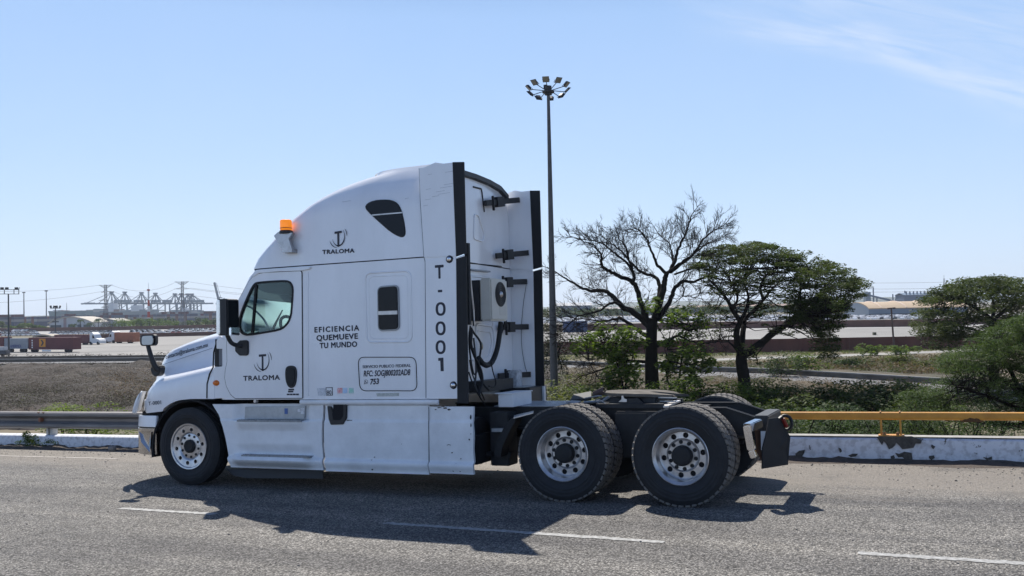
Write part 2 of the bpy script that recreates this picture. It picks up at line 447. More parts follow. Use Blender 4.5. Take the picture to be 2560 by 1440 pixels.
win = smoothpoly([S(u, v, .04) for u, v in WIN])
holeo = inset(win, .006)
for ya, yb in ((-.2, .3), (2.2, 2.7)): boolean(body, MB().prism(holeo, ya, yb))
wz0, wz1 = 1.98, 2.70
boolean(body, MB().prismx([(YC-1.06, wz0), (YC+1.06, wz0), (YC+.98, wz1), (YC-.98, wz1)], -.6, 1.55))
body.data.materials.append(M_int)
_fx = interp([(q[0], q[1]) for q in lowst])
for pg in body.data.polygons:
    c = pg.center+Vector(TB); t_ = abs(c.y-YC)/1.2
    inside = abs(c.y-YC) < 1.162 and c.x < XB-.03 and 1.18 < c.z < 2.79 and c.x > _fx(c.z)-.4*max(0, 1-min(t_, 1)**4)**.25+.03
    if inside: pg.material_index = 1
# windshield pane: the same bulging surface, a hair inside
wsecs = []
for z in [wz0-.03+(wz1-wz0+.06)*k/6 for k in range(7)]:
    xs = interp([(q[0], q[1]) for q in lowst])(z)
    row = []
    for k in range(25):
        a = PI*(.12+.76*k/24); c, s_ = math.cos(a), math.sin(a)
        row.append(Vector((xs-.375*abs(s_)**.5, YC-1.175*math.copysign(abs(c)**.5, c), z)))
    wsecs.append(row)
MB().loft(wsecs, closed=False, caps=False).build('windshield', M_tint, truck, smooth=60)
MB().bar((x0-.36, YC, 1.98), (interp([(q[0], q[1]) for q in lowst])(2.7)-.385, YC, 2.72), .03).build('windshield_divider', M_rub, truck)
# ---- raised roof
rooftr = [(634.7, 671), (645, 647), (664, 622), (688, 595), (710, 571), (730, 549), (768, 516), (803, 493.5), (838, 475.5), (872, 461), (907, 449), (942, 438.5), (977, 430), (1005, 425)]
hwr = lambda z: 1.2-.02*max(0, z-2.9)-.20*max(0, (z-3.5)/.36)**2
nD = len(rooftr)
rst = stations(rooftr, [.42+.5*k/nD for k in range(nD)], [4-1.3*k/nD for k in range(nD)], hwr)
rsec = [plan(q[1], q[2], q[3], q[4], XB, q[0]) for q in rst]
q = rst[-1]; zt_r = S(1044, 420, .45)[1]
for dx_, dh, f_ in ((.08, .05, .35), (.18, .13, .7), (.3, .26, .95), (.55, .36, 1.15), (.7, .5, 1.4)): rsec.append(plan(min(q[1]+dx_, XB-.2), q[2]*max(.25, 1-2.4*dx_), q[3]-dh, q[4], XB, q[0]+(zt_r-q[0])*f_))
rsec.insert(0, [Vector((p.x, p.y, 2.826)) for p in rsec[0]])
roof = MB().loft(rsec).build('roof_fairing', M_white, truck, smooth=40)
MB().loft([plan(rst[0][1]+.006, .42, 1.194, 4, XB-.004, z) for z in (2.80, 2.835)]).build('roof_seam', M_seam, roof)
print('low', [tuple(round(a, 2) for a in q) for q in lowst]); print('roof', [tuple(round(a, 2) for a in q) for q in rst])
# drip ledge over the door
MB().prism([S(*p) for p in ((630, 690), (645, 675), (780, 667), (776, 673), (755, 677), (700, 679), (650, 683), (636, 692))], .022, .05).build('drip_rail', M_white, truck, bevel=.004)
# ---- doors (near and far), with the window opening
DOOR = [(754, 677.5), (700, 680), (660, 682), (643, 685), (632, 692), (622, 704), (600, 744), (577, 789), (571, 806), (567.5, 830), (567, 865), (568, 905), (563.5, 925), (562, 945), (566, 965), (576, 985), (588, 996), (756, 995)]
door = [S(u, v, .04) for u, v in DOOR]
doorr = rquad(door, [.03]+[.008]*15+[.02, .01])
near = MB().prism(doorr, .038, .0499).build('door', M_white, truck); boolean(near, MB().prism(holeo, -.2, .3))
far = MB().prism(doorr, 2.4501, 2.462).build('door', M_white, truck); boolean(far, MB().prism(holeo, 2.2, 2.7))
MB().tube([(x, .046, z) for x, z in doorr+doorr[:1]], .0085, 6).build('door_seal', M_seam, near)
for dr, ya, yb, yg in ((near, .03, .056, .046), (far, 2.444, 2.47, 2.455)):
    fr = MB().prism(win, ya, yb).build('window_frame', M_rub, dr)
    inn = inset(win, .026)
    boolean(fr, MB().prism(inn, ya-.1, yb+.1))
    MB().prism(inset(win, .015), yg, yg+.004).build('window_glass', M_tint, dr)
    a, b = S(642, 712), S(632, 836)
    MB().bar((a[0], yg-.002, a[1]), (b[0], yg-.002, b[1]), .03, .03, up=(0, 1, 0)).build('window_divider', M_rub, dr)
hd = [S(u, v, .035) for u, v in ((716, 917), (728, 913), (740, 917), (743, 930), (742, 950), (738, 966), (729, 971), (720, 966), (714.5, 950), (713.5, 930))]
h = MB().prism(smoothpoly(hd, 2), .022, .04).build('door_handle', M_black, near, bevel=.004)
hi = inset(smoothpoly(hd, 2), .022)
MB().prism(hi, .014, .024).build('grip', M_rub, h, bevel=.003)
# ---- side details of the sleeper
PM = M_white
def outline(name, pts, r, y=.049, m=M_seam, par=truck):
    return MB().tube([(x, y, z) for x, z in pts+pts[:1]], r, 6).build(name, m, par, smooth=50)
pan = rquad([S(*p) for p in ((913, 683), (1027, 677), (1030, 855), (917, 856))], .09, 6)
MB().tube([(x, .051, z) for x, z in pan+pan[:1]], .011, 8).build('raised_panel', M_white, body, smooth=60)
pan2 = rquad([S(*p) for p in ((922, 692), (1018, 688), (1021, 846), (925, 847))], .07, 6)
MB().tube([(x, .052, z) for x, z in pan2+pan2[:1]], .006, 8).build('raised_panel', M_white, body, smooth=60)
sw = rquad([S(*p) for p in ((944, 716), (998, 711), (1001, 826), (946, 829))], .075, 6)
swf = MB().prism(sw, .034, .051).build('sleeper_window', mat('window_trim', (.30, .31, .33), .35, metal=.6), truck, bevel=.003)
MB().prism(inset(sw, .018), .026, .045).build('rubber_seal', M_rub, swf)
MB().prism(inset(sw, .026), .024, .04).build('pane', M_glassd, swf)
a, b = S(945, 783), S(1000, 781)
MB().bar((a[0]+.02, .026, a[1]), (b[0]-.02, .026, b[1]), .012, .045).build('crossbar', M_alu, swf)
RW = [(912.4, 519.8), (917.6, 509), (935, 501), (959, 498.6), (980, 500), (994, 507.6), (1002.7, 521.5), (1008, 539), (1013, 563), (1015.6, 584), (1011, 592.7), (1001, 593.8), (976.7, 580.6), (949, 556), (928, 537)]
rw = smoothpoly([S(u, v, .06) for u, v in RW], 1)
zt = lambda z: YC-hwr(z)
rwo = MB().prism(rw, .052, .075).build('roof_window', M_rub, roof)
MB().prism(inset(rw, .01), .048, .06).build('pane', M_glassd, rwo)
a, b = S(930, 538), S(1006, 531.5)
MB().bar((a[0], .047, a[1]), (b[0], .047, b[1]), .006, .014).build('crossbar', M_alu, rwo)
st_ = rquad([S(*p) for p in ((895, 893), (1040, 893), (1043, 977), (900, 977))], .09, 6)
outline('storage_door', st_, .0055, par=body)
outline('storage_door', inset(st_, .02), .002, m=M_white2, par=body)
# seam of the side extender and a rear vertical seam
MB().tube([(*S(u, v), ) and (S(u, v)[0], .049, S(u, v)[1]) for u, v in ((1048, 421), (1051, 504), (1060, 642), (1063, 655), (1065, 995))], .004, 6).build('panel_seam', mat('thin_seam', (.12, .13, .15), .8), body)
# front-of-sleeper bright vertical crease beside the door
MB().tube([(S(770, v)[0], .052, S(770, v)[1]) for v in (680, 800, 990)], .014, 8).build('door_pillar_bead', M_white, body, smooth=60)
# sill moulding along the bottom of the cab
sill = [(.055, 1.13), (.03, 1.125), (.022, 1.10), (.03, 1.075), (.055, 1.065)]
xa, xb_ = S(752, 1000)[0], S(1097, 1000)[0]
m = MB(); ss = [[Vector((x, YC-1.2+(y-.05), z)) for y, z in sill] for x in (xa, xb_)]; m.loft(ss, closed=True)
m.build('sill_moulding', M_white2, truck, smooth=60)
# stickers and small marks
def patch(name, pts, m, y=.046, par=body): return MB().prism([S(*p) for p in pts], y, y+.004).build(name, m, par)
M_stk = mat('sticker_white', (.8, .8, .8), .5); M_stb = mat('sticker_black', (.02, .02, .02), .5)
patch('sticker', ((793, 971), (815, 969), (815, 989), (796, 989)), mat('faded_sticker', (.66, .68, .72), .5, var=.35, vscale=60))
patch('sticker', ((815, 968.5), (831.5, 968), (832, 988.5), (816, 989)), M_stb, .0455)
patch('sticker', ((816.5, 970), (830.3, 969.6), (830.6, 987), (817.2, 987.5)), M_stk, .0445)
letter('80', S(818, 986.5), S(829.5, 986.2), .055, .0435, .015, caps=.73).build('sticker_number', M_let, body)
for (u0, u1, c) in ((844, 856, (.62, .06, .05)), (858, 868, (.25, .45, .7)), (873, 884, (.12, .5, .33))):
    patch('sticker', ((u0, 970), (u1, 969.6), (u1, 983), (u0, 983.5)), mat('sticker_%d' % u0, c, .5, var=.75, vscale=70, dirt=(.7, .72, .75)), .0455)
patch('sticker', ((941, 983), (998, 982), (997, 990), (943, 991)), mat('foil_sticker', (.52, .54, .5), .4, var=.3, vscale=60))
bl = MB()
for a, b, c, d in ((721, 972, 735, 976), (720, 977, 733, 981), (717, 984, 724, 988), (725, 984, 731, 988), (732, 984, 739, 988), (740, 984, 747, 988)):
    p, q_ = S(a, b, .036), S(c, d, .036); bl.box((p[0], .0355, q_[1]), (q_[0], .038, p[1]))
bl.build('maker_badge', M_let, near)
# amber side marker
c = S(540, 957.5); MB().lathe([(.0, -.004), (.018, -.002), (.03, .004), (.036, .012), (.037, .02)], (0, 0, 0)).add([], [])
mk_ = MB(); ring = [(.0, .030), (.02, .032), (.034, .040), (.040, .056)]
vs = []; mk_.lathe(ring, (c[0], 0, 0), n=24); mk_.v = [Vector((c[0]+(v.x-c[0])*1.35, v.y, c[1]+v.z*.95)) for v in mk_.v]
mk_.build('side_marker', M_amber, truck, smooth=40)
# clearance lamps on the rear edge
for (u, v, mm) in ((1123, 648, M_chrome), (1133, 963, M_chrome)):
    c = S(u, v, .04); o = MB().lathe([(0, .03), (.03, .03), (.04, .034), (.048, .05)], (c[0], 0, c[1]), n=24).build('clearance_lamp', M_rub, truck, smooth=40)
    MB().lathe([(0, .018), (.02, .02), (.03, .031)], (c[0], 0, c[1]), n=20).build('lens', mm, o, smooth=60)
# ---- lettering
def LT(t, u0, v0, u1, v1, h, y=.0455, par=body, **k):
    a, b = S(u0, v0, y), S(u1, v1, y); mb = letter(t, a, b, h, y, **k); return mb.build('lettering', M_let, par)
LT('EFICIENCIA', 786, 831, 898, 826, .068, bold=.03, space=1.25, caps=.73)
LT('QUEMUEVE', 791, 851.5, 895, 846.5, .068, bold=.03, space=1.1, caps=.73)
LT('TU MUNDO', 799, 870.5, 893, 866.5, .068, bold=.03, space=1.1, caps=.73)
LT('SERVICIO PUBLICO FEDERAL', 906.5, 920.5, 1027, 917, .036, bold=.014, caps=.73)
LT('RFC: SOGJ800202AD8', 909, 941, 1026, 937.5, .072, bold=.022, shear=.2, caps=.73)
LT('753', 925.5, 961, 948, 959.5, .068, bold=.03, shear=.2, caps=.73)
LT('TRALOMA', 608, 951.5, 700, 949, .062, y=.036, par=near, bold=.035, space=1.1, caps=.73)
LT('TRALOMA', 805.5, 635, 886, 631, .052, y=.046, par=roof, bold=.035, space=1.1, caps=.73)
for ch, v in (('T', 711), ('-', 745), ('0', 810), ('0', 859), ('0', 906), ('1', 958)):
    pass
def glyph(ch, u0, v0, u1, v1, par):
    """one big character fitted into a pixel box on the cab side"""
    vs, fs = fatten(*textmesh(ch, 1), .03); xs = [q.x for q in vs]; ys = [q.y for q in vs]
    a, b = S(u0, v0, .0455), S(u1, v1, .0455)
    MB().add([(a[0]+(q.x-min(xs))/(max(xs)-min(xs))*(b[0]-a[0]), .0455-q.z, b[1]+(q.y-min(ys))/(max(ys)-min(ys))*(a[1]-b[1])) for q in vs], fs).build('lettering', M_let, par)
glyph('T', 1087, 663, 1110, 696, body)
MB().box((S(1095, 730)[0], .0455, S(1095, 731)[1]), (S(1106, 730)[0], .047, S(1095, 725)[1])).build('lettering', M_let, body)
for (v0, v1) in ((756, 789), (804, 838), (851, 885)):
    # a hand-built plain zero so no dot or slash shows
    a, b = S(1089, v0), S(1115, v1); cx, cz = (a[0]+b[0])/2, (a[1]+b[1])/2; rx, rz = (b[0]-a[0])/2, (a[1]-b[1])/2
    mb = MB(); n = 36
    def se(k, fx, fz): t = 2*PI*k/n; c, s_ = math.cos(t), math.sin(t); return (cx+fx*math.copysign(abs(c)**.85, c), .0455, cz+fz*math.copysign(abs(s_)**.85, s_))
    mb.add([se(k, rx, rz) for k in range(n)]+[se(k, rx*.5, rz*.66) for k in range(n)], [(k, (k+1) % n, n+(k+1) % n, n+k) for k in range(n)])
    mb.build('lettering', M_let, body)
pts1 = ((1096, 895), (1109, 894), (1110, 928), (1102, 928), (1101, 902), (1096, 902))
MB().prism([S(*p) for p in pts1], .0455, .048).build('lettering', M_let, body)
def logo(cx, cz, h, y, par):
    """a T crossed by two swinging arcs"""
    mb = MB(); w = h*.30
    mb.prism([(cx-.24*h, cz+.42*h), (cx+.26*h, cz+.44*h), (cx+.26*h, cz+.32*h), (cx+.07*h, cz+.31*h), (cx+.07*h, cz-.5*h), (cx-.05*h, cz-.5*h), (cx-.05*h, cz+.30*h), (cx-.24*h, cz+.29*h)], y, y+.002)
    def arc(r0, r1, w0, sx, a0, a1, ox, oz):
        n = 14; o, i = [], []
        for k in range(n+1):
            t = rad(a0+(a1-a0)*k/n); ww = w0*math.sin(PI*k/n)+.006*h
            o.append((cx+ox+(r0+ww)*math.cos(t)*sx, cz+oz+(r1+ww)*math.sin(t))); i.append((cx+ox+(r0-ww)*math.cos(t)*sx, cz+oz+(r1-ww)*math.sin(t)))
        mb.add([(x, y, z) for x, z in o+i], [(k, k+1, n+2+k, n+1+k) for k in range(n)])
    arc(.48*h, .56*h, .035*h, .9, 195, 400, .03*h, .12*h)
    arc(.56*h, .60*h, .018*h, 1, 195, 265, -.04*h, .06*h)
    arc(.56*h, .60*h, .018*h, 1, -5, 42, .06*h, .14*h)
    return mb.build('logo', M_let, par)
c = S(656, 905, .036); logo(c[0], c[1], .23, .0355, near)
c = S(845, 596, .046); logo(c[0], c[1], .21, .0455, roof)
# little telephone emblem before 753
c = S(915.5, 954.5); ph = MB(); ph.tube([(c[0]+.024*math.cos(rad(a)), .0465, c[1]+.024*math.sin(rad(a))) for a in range(-150, 211, 20)], .0022, 5)
ph.tube([(c[0]-.008, .0465, c[1]+.010), (c[0]-.006, .0465, c[1]-.002), (c[0]+.002, .0465, c[1]-.009), (c[0]+.012, .0465, c[1]-.010)], .004, 5).tube([(c[0]-.022, .0465, c[1]-.012), (c[0]-.03, .0465, c[1]-.028), (c[0]-.012, .0465, c[1]-.022)], .0025, 5)
ph.build('phone_emblem', M_let, body)

# ---- hood and front fenders: cross-sections along x
sh = interp([S(u, v, .45) for u, v in ((362, 958), (363, 935), (366, 921), (375, 908), (394, 895), (431, 876), (469, 861), (506, 850), (540, 839.5))])
cr = interp([S(u, v, .36) for u, v in ((364, 930), (369, 925), (420, 906), (480, 886), (532, 870))])
ft = interp([S(u, v, .14) for u, v in ((355, 985), (360, 975), (375, 962), (395, 951), (412, 947), (440, 941), (480, 932), (529, 920), (545, 915))])
wf = interp([(-1.22, .62), (-1.16, .48), (-1.05, .34), (-.92, .22), (-.75, .13), (-.55, .085), (-.3, .058), (0, .05), (.6, .05)])
hs_ = []
for x in (-1.22, -1.16, -1.08, -1.0, -.9, -.8, -.7, -.6, -.5, -.35, -.2, 0, .2, .35, .46):
    w = wf(x); fr_ = max(0, min(1, (x+1.22)/.5))
    zs = sh(x)-.30*(1-fr_)**2; zf = min(ft(x), zs-.05)-.15*(1-fr_)**2; zc = min(cr(x), zs-.03)
    ysh = max(w+.10, .45+.28*(1-fr_)); half = [(YC, zs+.13), ((YC+ysh)/2, zs+.115), (ysh+.20, zs+.07), (ysh+.07, zs+.03), (ysh, zs-.01),
        (max(w+.08, ysh-.05), zc-.01), (max(w+.07, ysh-.085), zc*.6+zf*.4), (max(w+.055, .26), zf+.05), (w+.09, zf+.012), (w+.035, zf-.02), (w+.008, zf-.09), (w, zf-.2), (w, 1.12), (w+.004, 1.02), (w+.03, .90)]
    near_ = [Vector((x, y, z)) for y, z in half]
    hs_.append(near_+[Vector((x, 2*YC-p.y, p.z)) for p in near_[::-1]][:-1])
hood = MB().loft(hs_).build('hood', M_white, truck, smooth=50)
ARCH = [(300, 1140), (330, 1034.5), (347, 1035), (401, 1029), (406, 1021), (424, 1009), (437, 1003.5), (450, 1000), (476, 997.5), (600, 997), (640, 1200), (300, 1260)]
arch = [S(u, v, .05) for u, v in ARCH]
for ya, yb in ((-.3, .78), (1.72, 2.8)): boolean(hood, MB().prism(arch, ya, yb), ang=50)
# rear edge of hood is cut slightly and the cowl behind it
seam = [(546, 842), (536, 856), (533, 880), (533, 918), (524, 935), (518, 960), (517.5, 996)]
MB().tube([(S(u, v)[0], .049 if i > 2 else .12-.03*i, S(u, v)[1]) for i, (u, v) in enumerate(seam)], .010, 6).build('hood_seam', M_seam, truck)
cowl = [S(*p) for p in ((548, 840), (560, 848), (566, 856), (568, 905), (562, 940), (566, 965), (590, 996), (519, 996), (520, 960), (526, 938), (535, 918), (556, 916), (556, 872), (540, 872), (540, 852))]
MB().prism(cowl, .055, .5).build('cowl', M_white, truck, bevel=.006)
MB().prism([S(*p) for p in ((530, 870), (558, 870), (558, 917), (530, 917))], .10, .3).build('cowl_vent', M_black, truck)
MB().prism([S(*p) for p in ((543, 872), (556, 872), (556, 914), (543, 914))], .085, .3).build('cowl_vent', mat('grey_slat', (.16, .17, .19), .6), truck)
MB().box((.42, .12, 1.16), (.9, 2.38, 1.93)).build('firewall', M_black, truck)
cs = []
for x, zz in ((.40, 1.96), (.62, 2.02), (.98, 2.03)):
    cs.append([Vector((x, y, z)) for y, z in ((.16, 1.5), (.14, zz-.22), (.18, zz-.05), (.34, zz), (YC, zz+.04), (2.16, zz), (2.32, zz-.05), (2.36, zz-.22), (2.34, 1.5))])
MB().loft(cs).build('cowl_top', M_white, truck, smooth=50)
# hood line crease and lettering
MB().tube([(S(u, v, .37)[0], .372, S(u, v, .37)[1]) for u, v in ((370, 925), (420, 907), (480, 887), (531, 870))], .003, 5).build('hood_crease', mat('thin_seam', (.12, .13, .15), .8), truck)
hb = BVHTree.FromObject(hood, bpy.context.evaluated_depsgraph_get())
def drape(mb, off=.006):
    b = BASE[hood.name]
    for i, v in enumerate(mb.v):
        d = (v-CAM).normalized(); h_ = hb.ray_cast(CAM-b, d)
        if h_[0] is not None: mb.v[i] = h_[0]+b-d*off
    return mb
a, b = S(415, 897, .40), S(521, 866, .40)
drape(letter('contacto@traloma.com.mx', a, b, .060, .40, bold=.012, shear=.22, caps=.73)).build('lettering', M_let, truck)
a, b = S(371, 1013.5, .10), S(403, 1010, .10)
drape(letter('T-0001', a, b, .052, .10, bold=.012, caps=.73)).build('lettering', M_let, truck)
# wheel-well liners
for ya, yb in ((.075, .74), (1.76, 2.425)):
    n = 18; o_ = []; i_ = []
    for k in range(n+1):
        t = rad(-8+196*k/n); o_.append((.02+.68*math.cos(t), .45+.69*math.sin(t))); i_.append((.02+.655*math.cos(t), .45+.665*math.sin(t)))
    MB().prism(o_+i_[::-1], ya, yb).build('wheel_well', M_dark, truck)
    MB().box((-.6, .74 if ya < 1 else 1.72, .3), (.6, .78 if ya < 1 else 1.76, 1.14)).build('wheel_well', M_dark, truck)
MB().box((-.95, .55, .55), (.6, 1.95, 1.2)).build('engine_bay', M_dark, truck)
# headlights
for sgn in (1, -1):
    hp = [S(u, v, .20) for u, v in ((357, 977), (350, 984), (343, 997), (337, 1015), (333, 1034), (343, 1035), (347, 1018), (352, 1000), (357, 985))]
    hp = smoothpoly(hp); Y = lambda y: y if sgn > 0 else 2*YC-y
    mb = MB(); i1 = inset(hp, .012)
    rows = [[Vector((x+.012, Y(.150), z)) for x, z in inset(hp, .02)], [Vector((x+.004, Y(.158), z)) for x, z in i1], [Vector((x, Y(.185), z)) for x, z in hp], [Vector((x-.19, Y(.38), z)) for x, z in hp], [Vector((x-.32, Y(.60), z)) for x, z in inset(hp, .02)]]
    mb.loft(rows); mb.build('headlight', mat('headlight_lens', (.80, .81, .83), .3, spec=.4, var=.15, vscale=9, coat=.2), truck, smooth=50)
# bumper
def bplan(o):
    half = [(-.585, .085+o), (-.80, .10+o), (-.98, .17+o), (-1.12, .30+o*.8), (-1.21+o*.5, .48), (-1.27+o, .75), (-1.29+o, 1.0), (-1.30+o, YC)]
    return half+[(x, 2*YC-y) for x, y in half[-2::-1]]
def bumper(name, z0, z1, m, o0=0, o1=0, bev=.012, smooth=30):
    a, b = bplan(0), bplan(.05); mb = MB()
    n = len(a); vs = [Vector((x, y, z0+.0)) for x, y in bplan(o0)]+[Vector((x, y, z1)) for x, y in bplan(o1)]+[Vector((x, y, z0)) for x, y in bplan(.06)]+[Vector((x, y, z1)) for x, y in bplan(.06)]
    fs = []
    for i in range(n-1): fs += [(i, i+1, n+i+1, n+i), (2*n+i+1, 2*n+i, 3*n+i, 3*n+i+1), (n+i, n+i+1, 3*n+i+1, 3*n+i), (i+1, i, 2*n+i, 2*n+i+1)]
    fs += [(0, n, 3*n, 2*n), (n-1, 3*n-1, 4*n-1, 2*n-1)]
    mb.add(vs, fs); return mb.build(name, m, truck, smooth=smooth, bevel=bev)
bumper('bumper_top', .762, .915, M_white, 0, .012)
bumper('bumper', .385, .745, M_chromeb, .01, .0)
MB().prismz([(x, y) for x, y in bplan(.03)], .74, .766).build('bumper_gap', M_dark, truck)
mbf = MB().prismz([(x, y) for x, y in bplan(.10)], .9, .96); mbf.build('bumper_gap', M_dark, truck)
d1 = MB().add([(-.93, .128, .70), (-.66, .078, .70), (-.69, .082, .42), (-.84, .075, .56), (-.78, .13, .60)], [(0, 1, 4), (1, 2, 4), (2, 3, 4), (3, 0, 4)]).build('bumper_dent', M_chromeb, truck)
# grille, out of view but there
MB().prismx([(.85, .95), (1.65, .95), (1.72, 1.5), (.78, 1.5)], -1.226, -1.20).build('grille', M_chrome, truck)

# ---- side fairings
def fairing(name, xl, xr, z0, z1, yf, nx=30, nz=34, th=.04, m=M_white2, smooth=50):
    rows = []
    for j in range(nz+1):
        z = z0+(z1-z0)*j/nz; a, b = xl(z), xr(z)
        rows.append([Vector((a+(b-a)*i/nx, yf(a+(b-a)*i/nx, z), z)) for i in range(nx+1)])
    W_ = nx+1; vs = [p for r in rows for p in r]; k = len(vs); vs += [Vector((p.x, p.y+th, p.z)) for p in vs]
    fs = [(j*W_+i, j*W_+i+1, (j+1)*W_+i+1, (j+1)*W_+i) for j in range(nz) for i in range(nx)]
    fs += [tuple(k+q for q in f[::-1]) for f in fs]
    for i in range(nx): fs += [(i, k+i, k+i+1, i+1), (nz*W_+i+1, k+nz*W_+i+1, k+nz*W_+i, nz*W_+i)]
    for j in range(nz): fs += [(j*W_, (j+1)*W_, k+(j+1)*W_, k+j*W_), (j*W_+nx, k+j*W_+nx, k+(j+1)*W_+nx, (j+1)*W_+nx)]
    return MB().add(vs, fs).build(name, m, truck, smooth=smooth)
sm = lambda a, b, x: (lambda t: t*t*(3-2*t))(max(0, min(1, (x-a)/(b-a))))
def ybase(z):
    y = .052+.012*sm(.86, .89, z)
    y -= .030*sm(.415, .375, z)*sm(.27, .36, z)+.006*sm(.415, .375, z)
    return y
pl = interp([(b, a) for a, b in [S(u, v, .04) for u, v in ((526, 1008), (532.5, 1019), (544, 1037.5), (555, 1067.5), (562.5, 1097.5), (568, 1127.5), (572, 1150), (576, 1167))]])
e1z = S(700, 1052)[1]; e2z = S(690, 1140)[1]
xA, xB2 = S(600, 1050)[0], S(762, 1050)[0]; xC, xD2 = S(586, 1140)[0], S(778, 1140)[0]
def yfront(x, z):
    y = ybase(z)
    # recess holding the upper step
    y += .085*sm(e1z-.002, e1z+.012, z)*sm(xA-.14, xA-.02, x)*sm(xB2+.06, xB2+.01, x)
    # shelf under it
    y -= .05*sm(e1z-.14, e1z-.005, z)*sm(e1z+.012, e1z, z)*sm(xA-.10, xA+.05, x)*sm(xB2+.08, xB2-.1, x)
    # lower step bulge
    y += .0*z
    y -= .105*sm(e2z-.17, e2z-.02, z)*sm(e2z+.012, e2z, z)*sm(xC-.04, xC+.14, x)*sm(xD2+.10, xD2-.08, x)
    y += .035*sm(e2z, e2z+.02, z)*sm(e2z+.16, e2z+.03, z)*sm(xC-.04, xC+.1, x)*sm(xD2+.08, xD2-.05, x)
    return y
zt1, zb1 = 1.075, .262
fairing('step_fairing', pl, lambda z: S(808, 1100)[0]-.012+.012*math.sin(z*7), zb1, zt1, yfront, 70, 90)
fairing('side_skirt', lambda z: S(810, 1100)[0]+.01+.012*math.sin(z*7), lambda z: S(1071, 1100)[0], zb1-.01, 1.06, lambda x, z: ybase(z), 8, 60)
fairing('side_skirt', lambda z: S(1073, 1100)[0], lambda z: S(1184, 1100)[0]+.004*math.sin(z*20), .27, 1.045, lambda x, z: ybase(z)-.012*sm(4.0, 4.25, x), 16, 60)
MB().tube([(S(1072, v)[0], .05, S(1072, v)[1]) for v in (1018, 1100, 1176)], .004, 5).build('panel_seam', mat('thin_seam', (.12, .13, .15), .8), truck)
for ya in (2.38,):   # far side skirt, one plain shell
    MB().box((.62, 2.39, .28), (4.22, 2.44, 1.06)).build('side_skirt', M_white2, truck)
# step plates
a, b = S(615, 1014, .13), S(765, 1047, .13)
pp = MB().prism(rquad([S(614, 1017, .13), S(764, 1015, .13), S(762, 1047, .13), S(613, 1048, .13)], .008), .120, .134).build('step_plate', mat('step_plate_metal', (.42, .45, .48), .38, metal=.5, var=.2, vscale=12), truck)
for (u0, v0, u1, v1, c, y) in ((703, 1022, 711, 1036, (.08, .16, .42), .119), (736, 1024, 743, 1031, (.75, .75, .78), .119), (744, 1021, 753, 1036, (.7, .72, .75), .119)):
    patch('decal', ((u0, v0), (u1, v0), (u1, v1), (u0, v1)), mat('decal_%d' % u0, c, .5, var=.4, vscale=50), .1165, pp)
def tread(u0, v0, u1, v1, y0, y1):
    a, b = S(u0, v0, y0), S(u1, v1, y0); mb = MB().box((a[0], y0, a[1]-.022), (b[0], y1, a[1]))
    n = 26
    for k in range(n):
        x = a[0]+.02+(b[0]-a[0]-.04)*k/(n-1); mb.cyl((x, y0+.02, a[1]), (x, y0+.02, a[1]+.006), .009, n=6); mb.cyl((x+.01, y0+.05, a[1]), (x+.01, y0+.05, a[1]+.006), .009, n=6)
    mb.build('step_tread', mat('perforated_tread', (.30, .32, .34), .5, metal=.6, var=.4, vscale=30), truck)
tread(592, 1050, 752, 1050, .0, .12); tread(603, 1137, 772, 1137, -.045, .06)
MB().prism([S(*p, .30) for p in ((570, 1173), (808, 1173), (810, 1196), (620, 1195), (585, 1188))], .28, .30).build('step_well', mat('dark_plate', (.05, .055, .065), .6), truck)
c = S(638, 1003); MB().cyl((c[0], .04, c[1]), (c[0], .09, c[1]), .02, n=16).build('lock', M_alu, truck, smooth=40)
# torn fuel filler pocket
MB().prism([S(*p, .045) for p in ((818.5, 1015), (828, 1016), (832.4, 1029), (834, 1006), (863, 1006.5), (867, 1010), (866, 1045), (858.5, 1061), (827, 1062), (822, 1048))], .036, .09).build('filler_pocket', M_black, truck, bevel=.006)
MB().prism([S(*p, .04) for p in ((836, 1012), (858, 1011), (858, 1040), (852, 1050), (834, 1050), (831, 1036))], .033, .06).build('filler_pocket', M_dark, truck)
# chipped paint
ch = MB()
def chip(u, v, w, h, y=.047):
    n = 9; cx, cz = S(u, v, y); ch.prism([(cx+w*math.cos(2*PI*k/n)*random.uniform(.35, 1.2), cz+h*math.sin(2*PI*k/n)*random.uniform(.35, 1.2)) for k in range(n)], y-.001, y+.03)
for u, v, w, h in ((1088, 1024, .015, .006), (1097, 1019, .03, .010), (1106, 1016, .02, .008), (1113, 1020, .03, .009), (1121, 1024, .028, .010), (870, 1051, .035, .007), (878, 1051, .012, .005),
                   (1140, 1159, .006, .006), (1151, 1147, .006, .005), (1166, 1167, .008, .016), (1133, 1178, .012, .004), (1150, 1179, .01, .004), (930, 1174, .012, .008), (935, 1143, .005, .005), (1129, 1132, .008, .006), (1004, 1110, .004, .004), (928, 1150, .006, .003)):
    chip(u, v, w, h, .05 if v < 1130 else .03)
for u, v, w, h in ((1176, 1044, .01, .03), (1177, 1063, .01, .025), (1173, 1099, .012, .012), (1177, 1085, .006, .012)): chip(u, v, w, h, .038)
ch.build('paint_chips', M_seam, truck)
MB().tube([(S(u, v)[0], .047, S(u, v)[1]) for u, v in ((1118, 1113), (1122, 1111), (1127, 1113))], .003, 5).build('paint_chips', M_seam, truck)
for (u, v, l) in ((1113, 431, 22), (1070, 437, 10), (1110, 462, 26), (1100, 470, 30), (1090, 480, 22), (1065, 474, 12), (1062, 500, 16), (1058, 515, 12), (1080, 492, 18), (1012, 497, 10), (855, 505, 22), (1095, 486, 30)):
    a, b = S(u, v, .046), S(u+l, v-l*.12-1, .046); MB().bar((a[0], .0455, a[1]), (b[0], .0455, b[1]), .002, .003).build('scratch_mark', mat('scuff_grey', (.35, .36, .38), .7), body)
